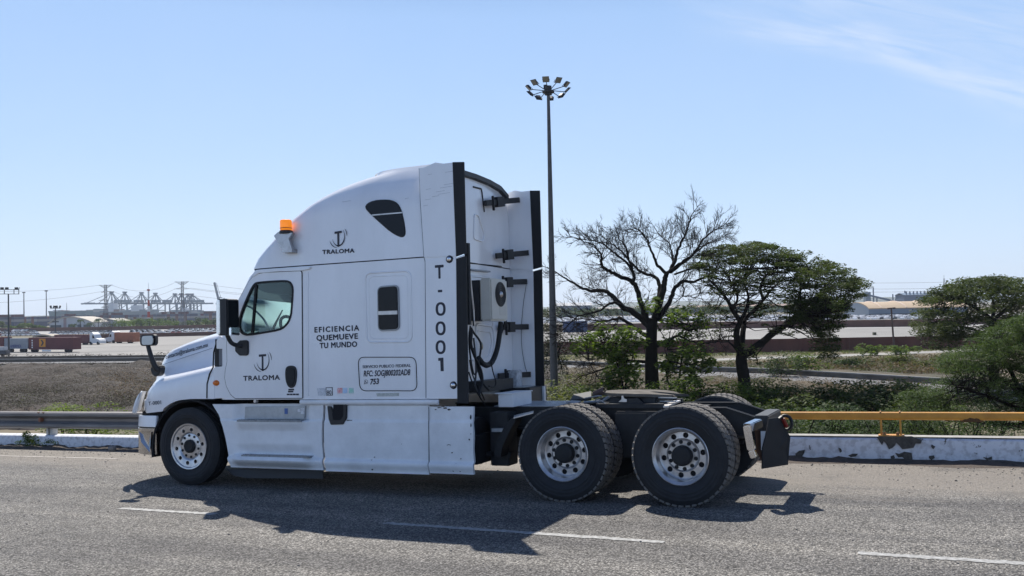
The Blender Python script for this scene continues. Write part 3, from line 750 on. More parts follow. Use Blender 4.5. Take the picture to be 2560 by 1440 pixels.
# ---- side extenders (near and far): white panel + black rubber trailing edge
def extender(yo, near_side):
    sgn = 1 if near_side else -1
    def q(pts, t0=0, t1=.02): return MB().prism(pts, yo+sgn*t0, yo+sgn*t1)
    up = [S(*p) for p in ((1047, 421), (1062, 418), (1088, 406), (1109, 409), (1132, 406), (1141, 641), (1060, 644), (1051, 504))]
    lo = [S(*p) for p in ((1063, 651), (1141, 647), (1146, 997), (1066, 997))]
    u = q(up, -.004, .022).build('side_extender', M_white, truck, bevel=.004)
    d = q(lo, -.004, .022).build('side_extender', M_white, truck, bevel=.004)
    r1 = [S(*p) for p in ((1132, 405.5), (1160, 405), (1165.5, 634), (1141, 641))]
    r2 = [S(*p) for p in ((1141, 647), (1165.5, 640), (1171, 1008), (1144, 1008))]
    for r in (r1, r2): q(r, -.008, .014).build('rubber_flap', M_rub, truck)
    q([S(*p) for p in ((1062, 641), (1139, 638), (1139, 650), (1063, 654))], .003, .018).build('joint_strip', M_white, truck)
    a, b = S(1141, 643.5), S(1166, 636)
    if near_side: MB().bar((a[0]+.01, yo-.012, a[1]), (b[0]-.02, yo-.012, b[1]), .012, .012).build('flap_clip', M_chrome, truck)
extender(.05, True); extender(2.45, False)
# brackets that carry the far extender, seen between the panels
def brk(u0, v0, u1, v1, um, vm):
    a, b, c = PX(u0, v0, XB+.05), PY(u1, v1, 2.40), None
    c = a.lerp(b, .42)
    mb = MB().bar(a, b, .04, .075).bar(a.lerp(b, .30), a.lerp(b, .50), .07, .14).bar(a.lerp(b, .18)+Vector((.02, 0, .09)), a.lerp(b, .20)+Vector((.02, 0, -.11)), .03, .03)
    mb.build('extender_bracket', M_frame, truck, bevel=.004)
brk(1213, 508, 1297, 500, 1245, 508); brk(1240, 640, 1320, 632, 1267, 638); brk(1240, 707, 1316, 704, 1265, 705); brk(1248, 818, 1320, 817, 1272, 818); brk(1246, 940, 1325, 936, 1278, 937)
# hanging wiring on the far panel
MB().tube([PY(*p, 2.41) for p in ((1316, 709), (1308, 760), (1303, 820), (1304, 870), (1312, 915), (1318, 932))], .004, 5, 1).build('thin_wire', M_rub, truck)
# inner roof spoiler, black, between the extender tops
sp = [PY(1160, 425, .10), PY(1240, 455, 2.2), PY(1240, 470, 2.2), PY(1160, 440, .10)]
ed = MB().loft([[Vector((XB-.10, y, zz-.02)), Vector((XB+.05, y, zz)), Vector((XB+.05, y, zz-.06)), Vector((XB-.10, y, zz-.10))] for y, zz in ((.12, 3.84), (.35, 3.93), (.8, 3.985), (1.25, 3.995), (1.7, 3.985), (2.05, 3.95), (2.3, 3.86))]).build('roof_trim', M_black, truck)
# ---- back wall detail (plane x = XB)
def BW(u, v, x=XB+.006): p = PX(u, v, x); return (p.y, p.z)
def back(name, pts, m, t=.02, r=0, par=body):
    po = [BW(*p) for p in pts]; po = rquad(po, r, 5) if r else po
    return MB().prismx(po, XB-.01, XB+t).build(name, m, par)
def backline(name, pts, r, m, cl=False, rr=.04, par=body):
    po = [BW(*p) for p in pts]; po = rquad(po, rr, 5) if cl else po
    return MB().tube([(XB+.004, y, z) for y, z in po+(po[:1] if cl else [])], r, 6).build(name, m, par, smooth=50)
backline('wall_seam', ((1166, 657), (1254, 666)), .007, M_seam)
backline('wall_rib', ((1186, 536), (1196, 538), (1211, 585), (1208, 604), (1185, 597)), .011, M_white, True)
backline('grab_rail', ((1183, 467), (1203, 472), (1205, 480), (1211, 530)), .011, M_black)
backline('wall_rib', ((1176, 690), (1224, 694), (1224, 716), (1240, 905), (1178, 900)), .012, M_white, True)
back('rear_window', ((1186, 702), (1198, 702), (1198, 742), (1187, 742)), M_glassd, .015, .03)
backline('wall_rib', ((1190, 810), (1230, 815), (1238, 850), (1228, 905), (1196, 925)), .015, M_white, True, .06)
backline('wall_rib', ((1194, 826), (1226, 830), (1230, 858), (1222, 890), (1200, 905)), .009, M_white, True, .05)
MB().bar(PX(1176, 674, XB+.03), PX(1224, 679, XB+.03), .03, .02).build('grab_rail', M_greyp, body)
back('lower_rear_panel', ((1172, 962), (1250, 967), (1250, 985), (1172, 985)), M_white2, .05, .02)
# condenser unit hung on the wall
def YZ(u, v, x): p = PX(u, v, x); return (p.y, p.z)
hx = 4.10
hs2 = [YZ(1226.5, 694, hx), YZ(1267.5, 695, hx), YZ(1269, 803, hx), YZ(1226.5, 803, hx)]
y0_, y1_ = hs2[0][0], hs2[1][0]; z1_, z0_ = hs2[0][1], hs2[2][1]
ac = MB().box((hx-.16, y0_, z0_), (hx, y1_, z1_)).build('air_conditioner', M_cream, truck, bevel=.02)
MB().box((XB, y0_-.0, z0_+.01), (hx-.16, y1_-.04, z1_-.02)).build('rear_housing', M_black, ac, bevel=.01)
cy, cz = (y0_+y1_)/2+.05, z1_-.20
rr_ = .16
MB().cyl((hx-.004, cy-.02, cz), (hx+.006, cy-.02, cz), rr_, n=36).build('fan_grille', M_black, ac, smooth=40)
fb = MB()
for r in (.05, .08, .105, .13, .15): fb.tube([(hx+.012, cy-.02+r*math.cos(2*PI*k/28), cz+r*math.sin(2*PI*k/28)) for k in range(29)], .003, 4)
fb.build('grille_rings', M_rub, ac); MB().lathe([(0, .03), (.03, .025), (.04, .008)], (hx, cy-.02, cz), axis='x', n=20).build('hub_badge', M_alu, ac, smooth=60)
MB().box((hx-.002, y0_+.25, z0_+.07), (hx+.002, y0_+.45, z0_+.19)).build('label_plate', mat('cream_label', (.55, .53, .47), .5), ac)
# cables: a thick bundle and thin coils
cb = MB()
cb.tube([PX(*p, x) for p, x in (((1252, 806), 4.02), ((1249, 835), 4.02), ((1244, 870), 4.0), ((1234, 900), 3.98), ((1222, 914), 3.98), ((1208, 912), 4.0), ((1196, 895), 4.0))], .035, 8, 2)
cb.tube([PX(*p, x) for p, x in (((1262, 804), 4.05), ((1258, 822), 4.03), ((1250, 842), 4.02))], .012, 6, 1)
cb.build('cable_bundle', M_rub, truck, smooth=60)
hz = [((1178, 820), (1186, 835), (1196, 846), (1203, 860), (1201, 885), (1196, 905), (1197, 935), (1208, 960), (1222, 975)),
      ((1176, 815), (1172, 840), (1174, 880), (1180, 920), (1186, 940), (1195, 925), (1188, 900), (1184, 870)),
      ((1180, 825), (1176, 860), (1186, 890), (1203, 925), (1207, 955), (1197, 985)),
      ((1174, 900), (1180, 935), (1192, 962), (1205, 985), (1212, 1000)),
      ((1184, 845), (1190, 900), (1190, 940), (1186, 965), (1200, 990)),
      ((1172, 930), (1183, 965), (1198, 990), (1212, 1012)),
      ((1228, 905), (1232, 930), (1241, 955), (1236, 970), (1222, 965)),
      ((1170, 690), (1176, 740), (1182, 790), (1184, 815))]
for k, pth in enumerate(hz):
    MB().tube([PX(*p, 4.02+.035*(k % 3)) for p in pth], (.013, .011, .018, .008, .012, .009, .008, .010)[k], 7, 2).build('air_hose', M_rub if k != 4 else mat('dusty_hose', (.05, .05, .055), .7), truck, smooth=60)
MB().tube([PX(*p, 4.0) for p in ((1176, 690), (1180, 735), (1186, 790), (1183, 818))], .009, 6, 1).build('hose_spring', M_alu, truck)
MB().bar(PX(1168, 608, 4.05), PX(1172, 812, 4.05), .05, .05).build('hose_pole', M_rub, truck)
c = PX(1204, 865, 4.02); MB().blob(c, (.02, .02, .05), 2, 0).build('hose_coupling', mat('brass', (.3, .27, .2), .4, metal=.8), truck)
# ---- chassis
ch = M_frame
for y in (.82, 1.68):
    o = MB()
    prof = [(3.2, .74), (3.2, .99), (7.0, .99), (7.40, .86), (7.42, .66), (7.0, .70), (6.9, .74)]
    w = .035 if y < 1 else -.035
    o.prism(prof, y-.01, y+.01); o.prism([(3.2, .985), (7.0, .985), (7.40, .855), (7.40, .845), (7.0, .972), (3.2, .972)], y-.045, y+.045)
    o.prism([(3.2, .74), (6.9, .74), (7.0, .70), (7.42, .66), (7.42, .648), (7.0, .688), (3.2, .728)], y-.045, y+.045)
    o.build('frame_rail', ch, truck)
cm = MB().box((3.4, .83, .76), (3.5, 1.67, .96)).box((5.8, .83, .74), (5.92, 1.67, .97)).box((6.55, .83, .76), (6.66, 1.67, .96))
cm.build('cross_member', ch, truck)
MB().box((7.30, .76, .66), (7.46, 1.74, .90)).build('rear_cross_member', mat('worn_black_steel', (.024, .026, .03), .5, var=.5, vscale=8), truck, bevel=.012)
# tow hooks and tail lamp
for y in (.74, 1.72):
    MB().tube([(7.47+.075*math.cos(rad(a))+.04, y, .74+.085*math.sin(rad(a))) for a in range(0, 361, 24)], .02, 7).build('tow_hook', ch, truck, smooth=60)
c = PY(1961, 1062, .78)
MB().bar(PY(1950, 1042, .74), PY(1960, 1062, .78), .03, .05).build('tail_lamp_bracket', ch, truck)
MB().bar(PY(1956, 1046, .74)+Vector((0, 0, 0)), PY(1966, 1068, .78), .05, .035).build('tail_lamp', mat('red_lens', (.20, .018, .012), .4, spec=.3), truck, bevel=.006)
# suspension, axles and boxes between the wheels
WX1, WX2 = 5.324, 6.644
ax = MB()
for x in (WX1, WX2):
    ax.cyl((x, .3, .52), (x, 2.2, .52), .075, n=14); ax.blob((x, YC+.1, .52), (.25, .2, .25), 2, 0)
ax.cyl((0, .25, .48), (0, 2.25, .48), .06, n=12)
ax.cyl((3.4, YC, .66), (5.1, YC+.1, .6), .055, n=12)
ax.build('axle', ch, truck, smooth=50)
for y in (.72, 1.78):
    for x in (WX1, WX2):
        MB().lathe([(0, 0), (.12, 0), (.14, .06), (.12, .12), (.14, .18), (.12, .24), (0, .24)], (x+.28, y, .55), axis='z', n=18).build('air_spring', ch, truck, smooth=40)
        MB().bar((x-.45, y, .62), (x+.36, y, .5), .08, .05).build('leaf_spring', ch, truck)
        MB().box((x-.52, y-.06, .5), (x-.38, y+.06, .95)).build('spring_hanger', ch, truck)
        MB().cyl((x+.1, y-.02, .45), (x+.14, y-.02, .95), .03, n=10).build('shock_absorber', ch, truck, smooth=40)
        MB().cyl((x-.22, y-.1, .62), (x-.22, y+.12, .62), .09, n=14).build('brake_chamber', ch, truck, smooth=40)
    MB().box((5.75, y-.07, .42), (6.15, y+.07, .95)).build('air_reservoir', ch, truck, bevel=.02)
MB().cyl((3.4, .42, .62), (4.15, .42, .62), .28, n=28).build('fuel_tank', M_frame, truck, smooth=40)
MB().cyl((3.2, 2.05, .62), (4.15, 2.05, .62), .30, n=28).build('fuel_tank', M_frame, truck, smooth=40)
MB().box((4.26, .45, .32), (4.5, .72, .95)).build('chassis_box', M_frame, truck, bevel=.01)
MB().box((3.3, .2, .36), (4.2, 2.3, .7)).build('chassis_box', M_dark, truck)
gp = PY(1250, 1073, .35); MB().box((gp.x-.1, .33, gp.z-.03), (gp.x+.13, .40, gp.z+.01)).build('chassis_step', M_greyp, truck)
gp = PY(1250, 1134, .5); MB().box((gp.x-.2, .45, gp.z-.03), (gp.x+.16, .60, gp.z+.02)).build('chassis_step', M_frame, truck)
# fender support in front of the drive wheels
fs_ = [PY(*p, .32) for p in ((1284, 1044), (1296, 1048), (1278, 1080), (1262, 1115), (1258, 1140), (1240, 1138), (1250, 1100), (1268, 1062))]
MB().prism([(p.x, p.z) for p in fs_], .25, .45).build('fender_support', M_rub, truck)
p = [PY(1284, 1044, .22), PY(1333, 1031, .22), PY(1334, 1027, .5), PY(1285, 1038, .5)]
MB().add(p+[q+Vector((0, 0, -.012)) for q in p], [(0, 1, 2, 3), (7, 6, 5, 4), (0, 4, 5, 1), (1, 5, 6, 2), (2, 6, 7, 3), (3, 7, 4, 0)]).build('fender_bracket', M_alu, truck)
# deck plate with raised tread pattern
dk = MB().box((4.16, .80, .995), (4.98, 1.72, 1.002))
for i in range(26):
    for j in range(2):
        x = 4.18+.0305*i; ym = .82+.45*j; dk.bar((x, ym, 1.004), (x+.03*(1 if j else 1), ym+.42, 1.004), .010, .006)
dk.build('deck_plate', mat('tread_plate', (.36, .40, .46), .35, metal=.7, var=.2, vscale=8), truck)
a, b = PY(1240, 1012, .62), PY(1283, 985, .62)
MB().box((a.x+.03, .62, 1.0), (b.x, 1.2, b.z)).build('battery_box', M_white2, truck, bevel=.006)
MB().box((a.x, .60, b.z), (b.x+.01, 1.22, b.z+.012)).build('battery_box_lid', M_white2, truck, bevel=.003)
MB().box((3.82, 1.75, .97), (4.25, 2.36, 1.17)).build('far_side_box', M_black, truck)
MB().box((3.9, 1.9, 1.165), (4.1, 2.3, 1.18)).build('far_side_box', mat('pale_debris', (.5, .5, .48), .7, var=.4, vscale=30), truck)
p = PY(1358, 990, 2.2); MB().box((p.x-.02, 2.2, .97), (p.x+.02, 2.24, 1.17)).build('white_post', M_white2, truck)
MB().box((3.74, .9, 1.16), (3.95, 1.9, 1.30)).build('cab_mount', M_frame, truck)
MB().box((3.85, 1.95, 1.18), (3.98, 2.15, 1.40)).build('valve_block', mat('pale_valve', (.5, .52, .55), .5, var=.5, vscale=20), truck, bevel=.01)
# fifth wheel
pl5 = []
for k in range(33):
    t = rad(22+316*k/32); pl5.append((5.90+.47*math.cos(t), YC+.46*math.sin(t)))
pl5 = [(6.42, YC+.30), (6.34, YC+.12)]+[(6.08, YC+.07), (6.02, YC), (6.08, YC-.07)]+[(6.34, YC-.12), (6.42, YC-.30)]+pl5[::-1]
f5 = MB().prismz(pl5, 1.095, 1.13); f5.v = [Vector((v.x, v.y, v.z+.012-(max(0, v.x-6.0)**2)*.22-(v.x-5.9)*.02)) for v in f5.v]
f5o = f5.build('fifth_wheel', M_fifth, truck, bevel=.006)
MB().box((5.62, .86, 1.0), (6.2, 1.64, 1.095)).build('fifth_wheel_base', ch, truck, bevel=.02)
for ya, yb in ((.74, .78), (1.66, 1.70)): MB().box((5.5, ya, .98), (6.3, ya+.06, 1.03)).prism([(5.7, 1.0), (6.1, 1.0), (6.0, 1.09), (5.8, 1.09)], yb, yb+.06).build('fifth_wheel_bracket', ch, truck)
mp_ = PY(1558, 998, .8); MB().prism([(mp_.x-.05, mp_.z-.03), (mp_.x+.05, mp_.z-.03), (mp_.x+.05, mp_.z), (mp_.x+.02, mp_.z+.01), (mp_.x+.01, mp_.z+.04), (mp_.x-.01, mp_.z+.04), (mp_.x-.012, mp_.z)], .77, .79).build('release_lug', M_alu, truck)
sl_ = MB()
for (u0, v0, u1, v1, w) in ((1646, 994, 1692, 995, .03), (1650, 1003, 1690, 1004, .03), (1600, 1009, 1650, 1008, .015)):
    a, b = PY(u0, v0, .9), PY(u1, v1, .9); sl_.bar(a, b, w, .012)
sl_.build('slide_rail', M_greyp, truck)
p = [PY(1652, 1015, .75), PY(1672, 1014, .75), PY(1702, 1000, 1.05), PY(1678, 1001, 1.05)]
MB().add(p+[q+Vector((0, 0, -.02)) for q in p], [(0, 1, 2, 3), (7, 6, 5, 4), (0, 4, 5, 1), (1, 5, 6, 2), (2, 6, 7, 3), (3, 7, 4, 0)]).build('frame_gusset', M_alu, truck)
# ramps, cables and plates ahead of the fifth wheel
p = [PY(1425, 1000, 1.0), PY(1478, 994, 1.0), PY(1478, 978, 1.4), PY(1434, 986, 1.4)]
MB().add(p+[q+Vector((0, 0, -.03)) for q in p], [(0, 1, 2, 3), (7, 6, 5, 4), (0, 4, 5, 1), (1, 5, 6, 2), (2, 6, 7, 3), (3, 7, 4, 0)]).build('pick_up_ramp', M_rub, truck)
p = [PY(1414, 1003, .9), PY(1440, 1009, .8), PY(1452, 1002, .9), PY(1430, 1001, 1.0)]
MB().add(p+[q+Vector((0, 0, -.015)) for q in p], [(0, 1, 2, 3), (7, 6, 5, 4), (0, 4, 5, 1), (1, 5, 6, 2), (2, 6, 7, 3), (3, 7, 4, 0)]).build('deck_edge', mat('grey_edge_alu', (.3, .3, .3), .5), truck)  # edge plate in one plain mid grey
lk = MB()
lk.tube([PY(*q, .85) for q in ((1460, 1006), (1490, 1004), (1505, 1004), (1522, 992))], .018, 6)
lk.tube([PY(*q, .95) for q in ((1462, 996), (1478, 993), (1492, 990), (1505, 990))], .010, 6, 1)
lk.tube([PY(*q, .8) for q in ((1489, 1000), (1494, 998), (1503, 1002), (1515, 1010), (1519, 1015), (1514, 1018), (1503, 1013), (1492, 1005), (1489, 1000))], .006, 6, 1)
lk.build('brake_line', M_greyp, truck, smooth=50)
sg = MB()
for k in range(10):
    p = PY(1483+2.6*k, 992-1.2*k, 1.0); sg.tube([(p.x+.004*j, 1.0+.045*math.cos(rad(60*j)), p.z+.02+.045*math.sin(rad(60*j))) for j in range(7)], .006, 5)
sg.build('coiled_hose', mat('hose_brown', (.07, .045, .045), .5), truck)
# mudflap and its polished hanger
fl = [PY(1906, 1172, .45), PY(1970, 1162, .80), PY(1976, 1092, .80), PY(1960, 1066, .76), PY(1946, 1044, .70), PY(1922, 1046, .55), PY(1915, 1090, .48), PY(1907, 1120, .45)]
MB().add(fl+[q+Vector((-.012, .008, 0)) for q in fl], [tuple(range(8)), tuple(range(15, 7, -1))]+[(i, 8+i, 8+(i+1) % 8, (i+1) % 8) for i in range(8)]).build('mud_flap', M_rub, truck)
mb = MB(); A, B, C_, D_ = PY(1898, 1057, .62), PY(1868, 1070, .42), PY(1879, 1125, .42), PY(1886, 1144, .42)
mb.bar(A, B, .10, .09).bar(B+Vector((0, 0, .03)), C_, .085, .08, up=(1, 0, 0)).bar(C_, D_, .085, .07, up=(1, 0, 0))
mb.build('flap_hanger', M_chrome, truck, bevel=.01)
MB().bar(PY(1908, 1078, .55), PY(1909, 1125, .5), .012, .05).build('flap_stay', mat('pale_paint', (.6, .6, .6), .6, var=.3), truck)
mb = MB()
for k in range(6):
    a = PY(1888+k*2, 1075, .6+.03*k); mb.tube([a, a+Vector((.01, 0, -.12)), PY(1893+k*2, 1130+4*k, .6)], .008, 5, 1)
mb.build('rusty_bracket', mat('rust', (.10, .055, .035), .8, var=.4), truck)
# ---- mirrors
def mirror_side(Y):
    o = MB()
    ys = [Y(-.33), Y(-.10)]
    c0, c1 = S(546, 748, -.30), S(577, 838, -.30)
    r = rrect(c0[0], c1[1], c0[0]+.165, c0[1], .03)
    o.prism(r, min(ys), max(ys)); ob = o.build('door_mirror', M_black, truck, bevel=.015)
    MB().prism(rrect(c0[0]-.008, c1[1]+.015, c0[0]+.05, c0[1]-.01, .02), min(ys)-.012, max(ys)+.0).build('chrome_cover', M_chrome, ob, bevel=.01)
    MB().box((c0[0]+.160, min(ys)+.02, c1[1]+.03), (c0[0]+.172, max(ys)-.02, c0[1]-.03)).build('mirror_glass', M_glassd, ob)
    MB().box((c0[0]+.165, min(ys)+.02, c1[1]-.005), (c0[0]+.20, max(ys)-.03, c1[1]+.10)).build('convex_mirror', M_mirror, ob, bevel=.01)
    a, b = S(566, 832, -.22), S(603, 866, .01)
    MB().tube([(a[0], Y(-.22), a[1]), (a[0]+.02, Y(-.20), a[1]-.08), (b[0]-.07, Y(-.08), b[1]+.03), (b[0], Y(.03), b[1])], .028, 10, 2).build('mirror_arm', M_black, ob, smooth=60)
    pb = [S(u, v, .03) for u, v in ((589, 862), (601, 851), (617, 850), (621.5, 854), (621.5, 884), (618, 889), (600, 889), (589, 878))]
    MB().prism(pb, min(Y(.012), Y(.05)), max(Y(.012), Y(.05))).build('mirror_base', M_black, ob, bevel=.008)
mirror_side(lambda y: y); mirror_side(lambda y: 2*YC-y)
def hood_mirror(Y, lab=None):
    p = S(372, 851, .1); mb = MB()
    hdp = rrect(p[0]-.135, p[1]-.074, p[0]+.145, p[1]+.078, .05)
    mb.prism(hdp, min(Y(.05), Y(.15)), max(Y(.05), Y(.15))); ob = mb.build('hood_mirror', M_black, truck, bevel=.025)
    if Y(0) == 0:
        MB().prism(rrect(p[0]-.075, p[1]-.06, p[0]+.13, p[1]+.062, .035), .042, .054).build('mirror_glass', mat('convex_mirror_glass', (.30, .32, .34), .05, metal=1), ob, bevel=.004)
    else: MB().prism(rrect(p[0]-.075, p[1]-.06, p[0]+.13, p[1]+.062, .035), Y(.054), Y(.042)).build('mirror_glass', M_mirror, ob)
    a, b = S(371, 866, .1), S(388, 925, .12)
    MB().tube([(a[0]-.01, Y(.1), a[1]+.02), (a[0]+.045, Y(.11), a[1]-.16), (b[0]+.0, Y(.13), b[1]+.02), (b[0]+.03, Y(.17), b[1]-.01)], (.028, .045), 8, 1).build('mirror_arm', M_black, ob, smooth=60)
    pb = [S(u, v, .16) for u, v in ((378, 918), (392, 914), (403, 913), (404, 926), (400, 938), (390, 942), (382, 934))]
    MB().prism(smoothpoly(pb), min(Y(.13), Y(.24)), max(Y(.13), Y(.24))).build('mirror_base', M_black, ob, bevel=.01)
hood_mirror(lambda y: y); hood_mirror(lambda y: 2*YC-y)
# ---- beacon on its bracket
def Sy(u, v): return S(u, v, -.02)
bk = MB().prism([Sy(*p) for p in ((689, 590), (700, 580), (736, 583), (732, 590), (727, 598), (735, 622), (735, 631), (709, 632), (708, 623))], -.06, .00)
bk.prism([Sy(*p) for p in ((709, 624), (735, 622), (735, 632), (710, 633))], -.005, .06)
bo = bk.build('beacon_bracket', mat('bent_steel', (.42, .41, .42), .25, metal=.9, var=.3, vscale=5), truck, bevel=.004)
c = S(715, 578, -.03); rb = abs(S(729, 560, -.03)[0]-S(702, 560, -.03)[0])/2
hb_ = (S(715, 551, -.03)[1]-c[1])*1.05; rb *= .9
MB().lathe([(0, -.03), (rb*1.12, -.03), (rb*1.12, .0), (rb*.95, .01), (0, .012)], (c[0], -.03, c[1]), axis='z', n=28).build('beacon_base', M_black, bo, smooth=40)
M_beac = mat('lit_amber_dome', (.9, .25, .01), .25, emit=(1.0, .27, .01), estr=.45)
MB().lathe([(rb*.95, .01), (rb, .03), (rb, hb_*.86), (rb*.93, hb_*.96), (rb*.75, hb_), (0, hb_*1.01)], (c[0], -.03, c[1]), axis='z', n=28).build('beacon_lens', M_beac, bo, smooth=40)
rl = MB()
for k in range(1): rl.lathe([(rb*1.0, .03+.028*k), (rb*1.025, .036+.028*k), (rb*1.0, .042+.028*k)], (c[0], -.03, c[1]), axis='z', n=28)
rl.build('lens_rib', mat('amber_rib', (.6, .12, .01), .3), bo)
# ---- cab interior
MB().prism([(.80, 1.25), (.80, 1.95), (.95, 2.0), (1.15, 2.0), (1.22, 1.85), (1.15, 1.25)], .16, 2.34).build('dashboard', M_int, truck, bevel=.01)
wl = MB(); wc = Vector((1.30, .62, 2.02)); ax_ = Vector((.35, 0, .35))
tr_ = Vector((1, 0, .9)).normalized(); up_ = Vector((-.55, 0, 1)).normalized()
wl.tube([wc+Vector((0, 1, 0))*.22*math.cos(rad(a))+up_*.22*math.sin(rad(a)) for a in range(0, 361, 15)], .022, 7)
wl.bar(wc+Vector((0, -.2, 0)), wc+Vector((0, .2, 0)), .03, .05).cyl(wc, wc+Vector((-.15, 0, -.14)), .05, n=10)
wl.build('steering_wheel', M_rub, truck, smooth=50)
for y in (.62, 1.88):
    s_ = MB().box((1.55, y-.25, 1.25), (2.05, y+.25, 1.62)).prism([(1.98, 1.55), (2.12, 1.55), (2.22, 2.28), (2.08, 2.28)], y-.24, y+.24).prism([(2.12, 2.30), (2.22, 2.30), (2.26, 2.50), (2.16, 2.50)], y-.13, y+.13)
    s_.build('seat', M_int, truck, bevel=.03)
MB().box((2.4, .12, 1.2), (2.44, 2.38, 2.76)).build('sleeper_curtain', M_int, truck)
MB().box((1.35, .12, 2.66), (1.6, 2.38, 2.76)).build('overhead_console', M_int, truck)
# ---- wheels
def tyre_prof(w, R=.525, r=.29):
    h = w/2
    return [(r, -h*.72), (r+.03, -h*.86), (r+.09, -h*.99), (r+.094, -h*1.015), (r+.10, -h*1.015), (r+.104, -h*.99), (r+.125, -h), (r+.129, -h*1.02), (r+.132, -h*1.02), (r+.136, -h), (R-.07, -h*.985), (R-.066, -h*1.005), (R-.062, -h*.98), (R-.05, -h*.94), (R-.02, -h*.86), (R-.012, -h*.80), (R-.012, h*.80), (R-.02, h*.86), (R-.05, h*.94), (R-.10, h), (r+.09, h*.99), (r+.03, h*.86), (r, h*.72), (r, -h*.72)]
def wheel(x, yo, R, kind, flip):
    """yo = outer face of the tyre, flip = -1 for the far side. Returns the rim mesh with its tyre(s) and hub as children."""
    w = .27; sg_ = flip; Yp = lambda d: yo+sg_*d
    def lat(prof, n=56, c=None): return MB().lathe([(r, Yp(a)) for r, a in prof], (x, 0, R), n=n)
    if kind == 'steer':
        prof = [(.0, .035), (.082, .035), (.088, .03), (.088, .045), (.155, .047), (.168, .052), (.182, .040), (.195, .032), (.262, .030), (.275, .026), (.285, .012), (.302, .008), (.306, .016), (.30, .035), (.285, .05), (.28, .22), (.30, .25), (0, .25)]
    else:
        prof = [(.0, .145), (.095, .145), (.155, .142), (.168, .150), (.18, .165), (.245, .168), (.258, .16), (.262, .10), (.266, .04), (.285, .022), (.296, .010), (.303, .014), (.303, .030), (.29, .04), (.285, .24), (.3, .26), (.0, .26)]
    rim = lat(prof).build('wheel', M_alu if kind == 'steer' else M_rimg, truck)
    cu = MB()
    d0, d1 = (-.05, .11) if kind == 'steer' else (.08, .22)
    for k in range(10):
        t = rad(36*k+9); rr2 = .222 if kind == 'steer' else .213; s__ = .026 if kind == 'steer' else .030
        cu.cyl((x+rr2*math.cos(t), Yp(d0), R+rr2*math.sin(t)), (x+rr2*math.cos(t), Yp(d1), R+rr2*math.sin(t)), s__, n=14)
    boolean(rim, cu, ang=30)
    for k in range(10):
        t = rad(36*k+9); dd = .058 if kind == 'steer' else .182
        dk_ = MB().cyl((x+rr2*math.cos(t), Yp(dd), R+rr2*math.sin(t)), (x+rr2*math.cos(t), Yp(dd+.02), R+rr2*math.sin(t)), .0285 if kind == 'steer' else .033, n=14)
        dk_.build('hand_hole_shade', M_dark, rim)  # dark disc placed inside each rim hole as painted shade
    for k in range(10):
        t = rad(36*k+24); c_ = (x+.1425*math.cos(t), 0, R+.1425*math.sin(t)); a_ = .040 if kind == 'steer' else .134
        lg = MB().cyl((c_[0], Yp(a_), c_[2]), (c_[0], Yp(a_+.02), c_[2]), .0175 if kind == 'steer' else .0215, n=10)
        lg.build('lug_nut', M_rub, rim)
    if kind == 'steer': hb2 = [(0, .012), (.05, .012), (.066, .008), (.076, .014), (.088, .02), (.089, .05)]
    else: hb2 = [(0, .045), (.07, .045), (.092, .05), (.104, .06), (.108, .09), (.108, .15)]
    lat(hb2, 32).build('hub', M_rub, rim, smooth=40)
    t1 = lat([(r, a+w/2) for r, a in tyre_prof(w, R)], 72)
    ty = t1.build('tyre', M_tyre, rim, smooth=40)
    tyres = [(ty, yo)]
    if kind != 'steer':
        off = .335; ty2 = lat([(r, a+w/2+off) for r, a in tyre_prof(w, R)], 72).build('tyre', M_tyre, rim, smooth=40); tyres.append((ty2, yo+sg_*off))
    # tread blocks
    for q_, (ty_, y_) in enumerate(tyres):
        tb = MB(); nb = 46 if kind != 'steer' else 60
        if kind == 'steer':
            for j, (a0, a1) in enumerate(((.03, .07), (.08, .125), (.145, .19), (.20, .24))):
                tb.lathe([(R-.013, y_+sg_*a0), (R, y_+sg_*a0), (R, y_+sg_*a1), (R-.013, y_+sg_*a1)], (x, 0, R), n=72)
        else:
            for k in range(nb):
                for j, (a0, a1, dt) in enumerate(((.012, .075, 0), (.083, .130, .35), (.140, .187, .65), (.195, .258, .1))):
                    t0 = 2*PI*(k+dt)/nb; t1_ = t0+2*PI/nb*.74; sk = .35*2*PI/nb*(1 if j % 2 else -1); vs = []
                    for (rr3, sh_) in ((R-.02, 0), (R, 0)):
                        for (aa, tt) in ((a0, t0), (a0, t1_), (a1, t1_+sk), (a1, t0+sk)):
                            vs.append((x+rr3*math.cos(tt), y_+sg_*aa, R+rr3*math.sin(tt)))
                    tb.add(vs, [(0, 1, 2, 3), (4, 5, 6, 7), (0, 1, 5, 4), (1, 2, 6, 5), (2, 3, 7, 6), (3, 0, 4, 7)])
        tb.build('tread', M_tread if kind != 'steer' else M_tyre, ty_)if False else tb.build('tread', M_tread if kind != 'steer' else M_tyre, rim)
    return rim
wheel(0, .055, .515, 'steer', 1); wheel(0, 2.445, .515, 'steer', -1)
for x in (WX1, WX2): wheel(x, .02, .525, 'drive', 1); wheel(x, 2.48, .525, 'drive', -1)
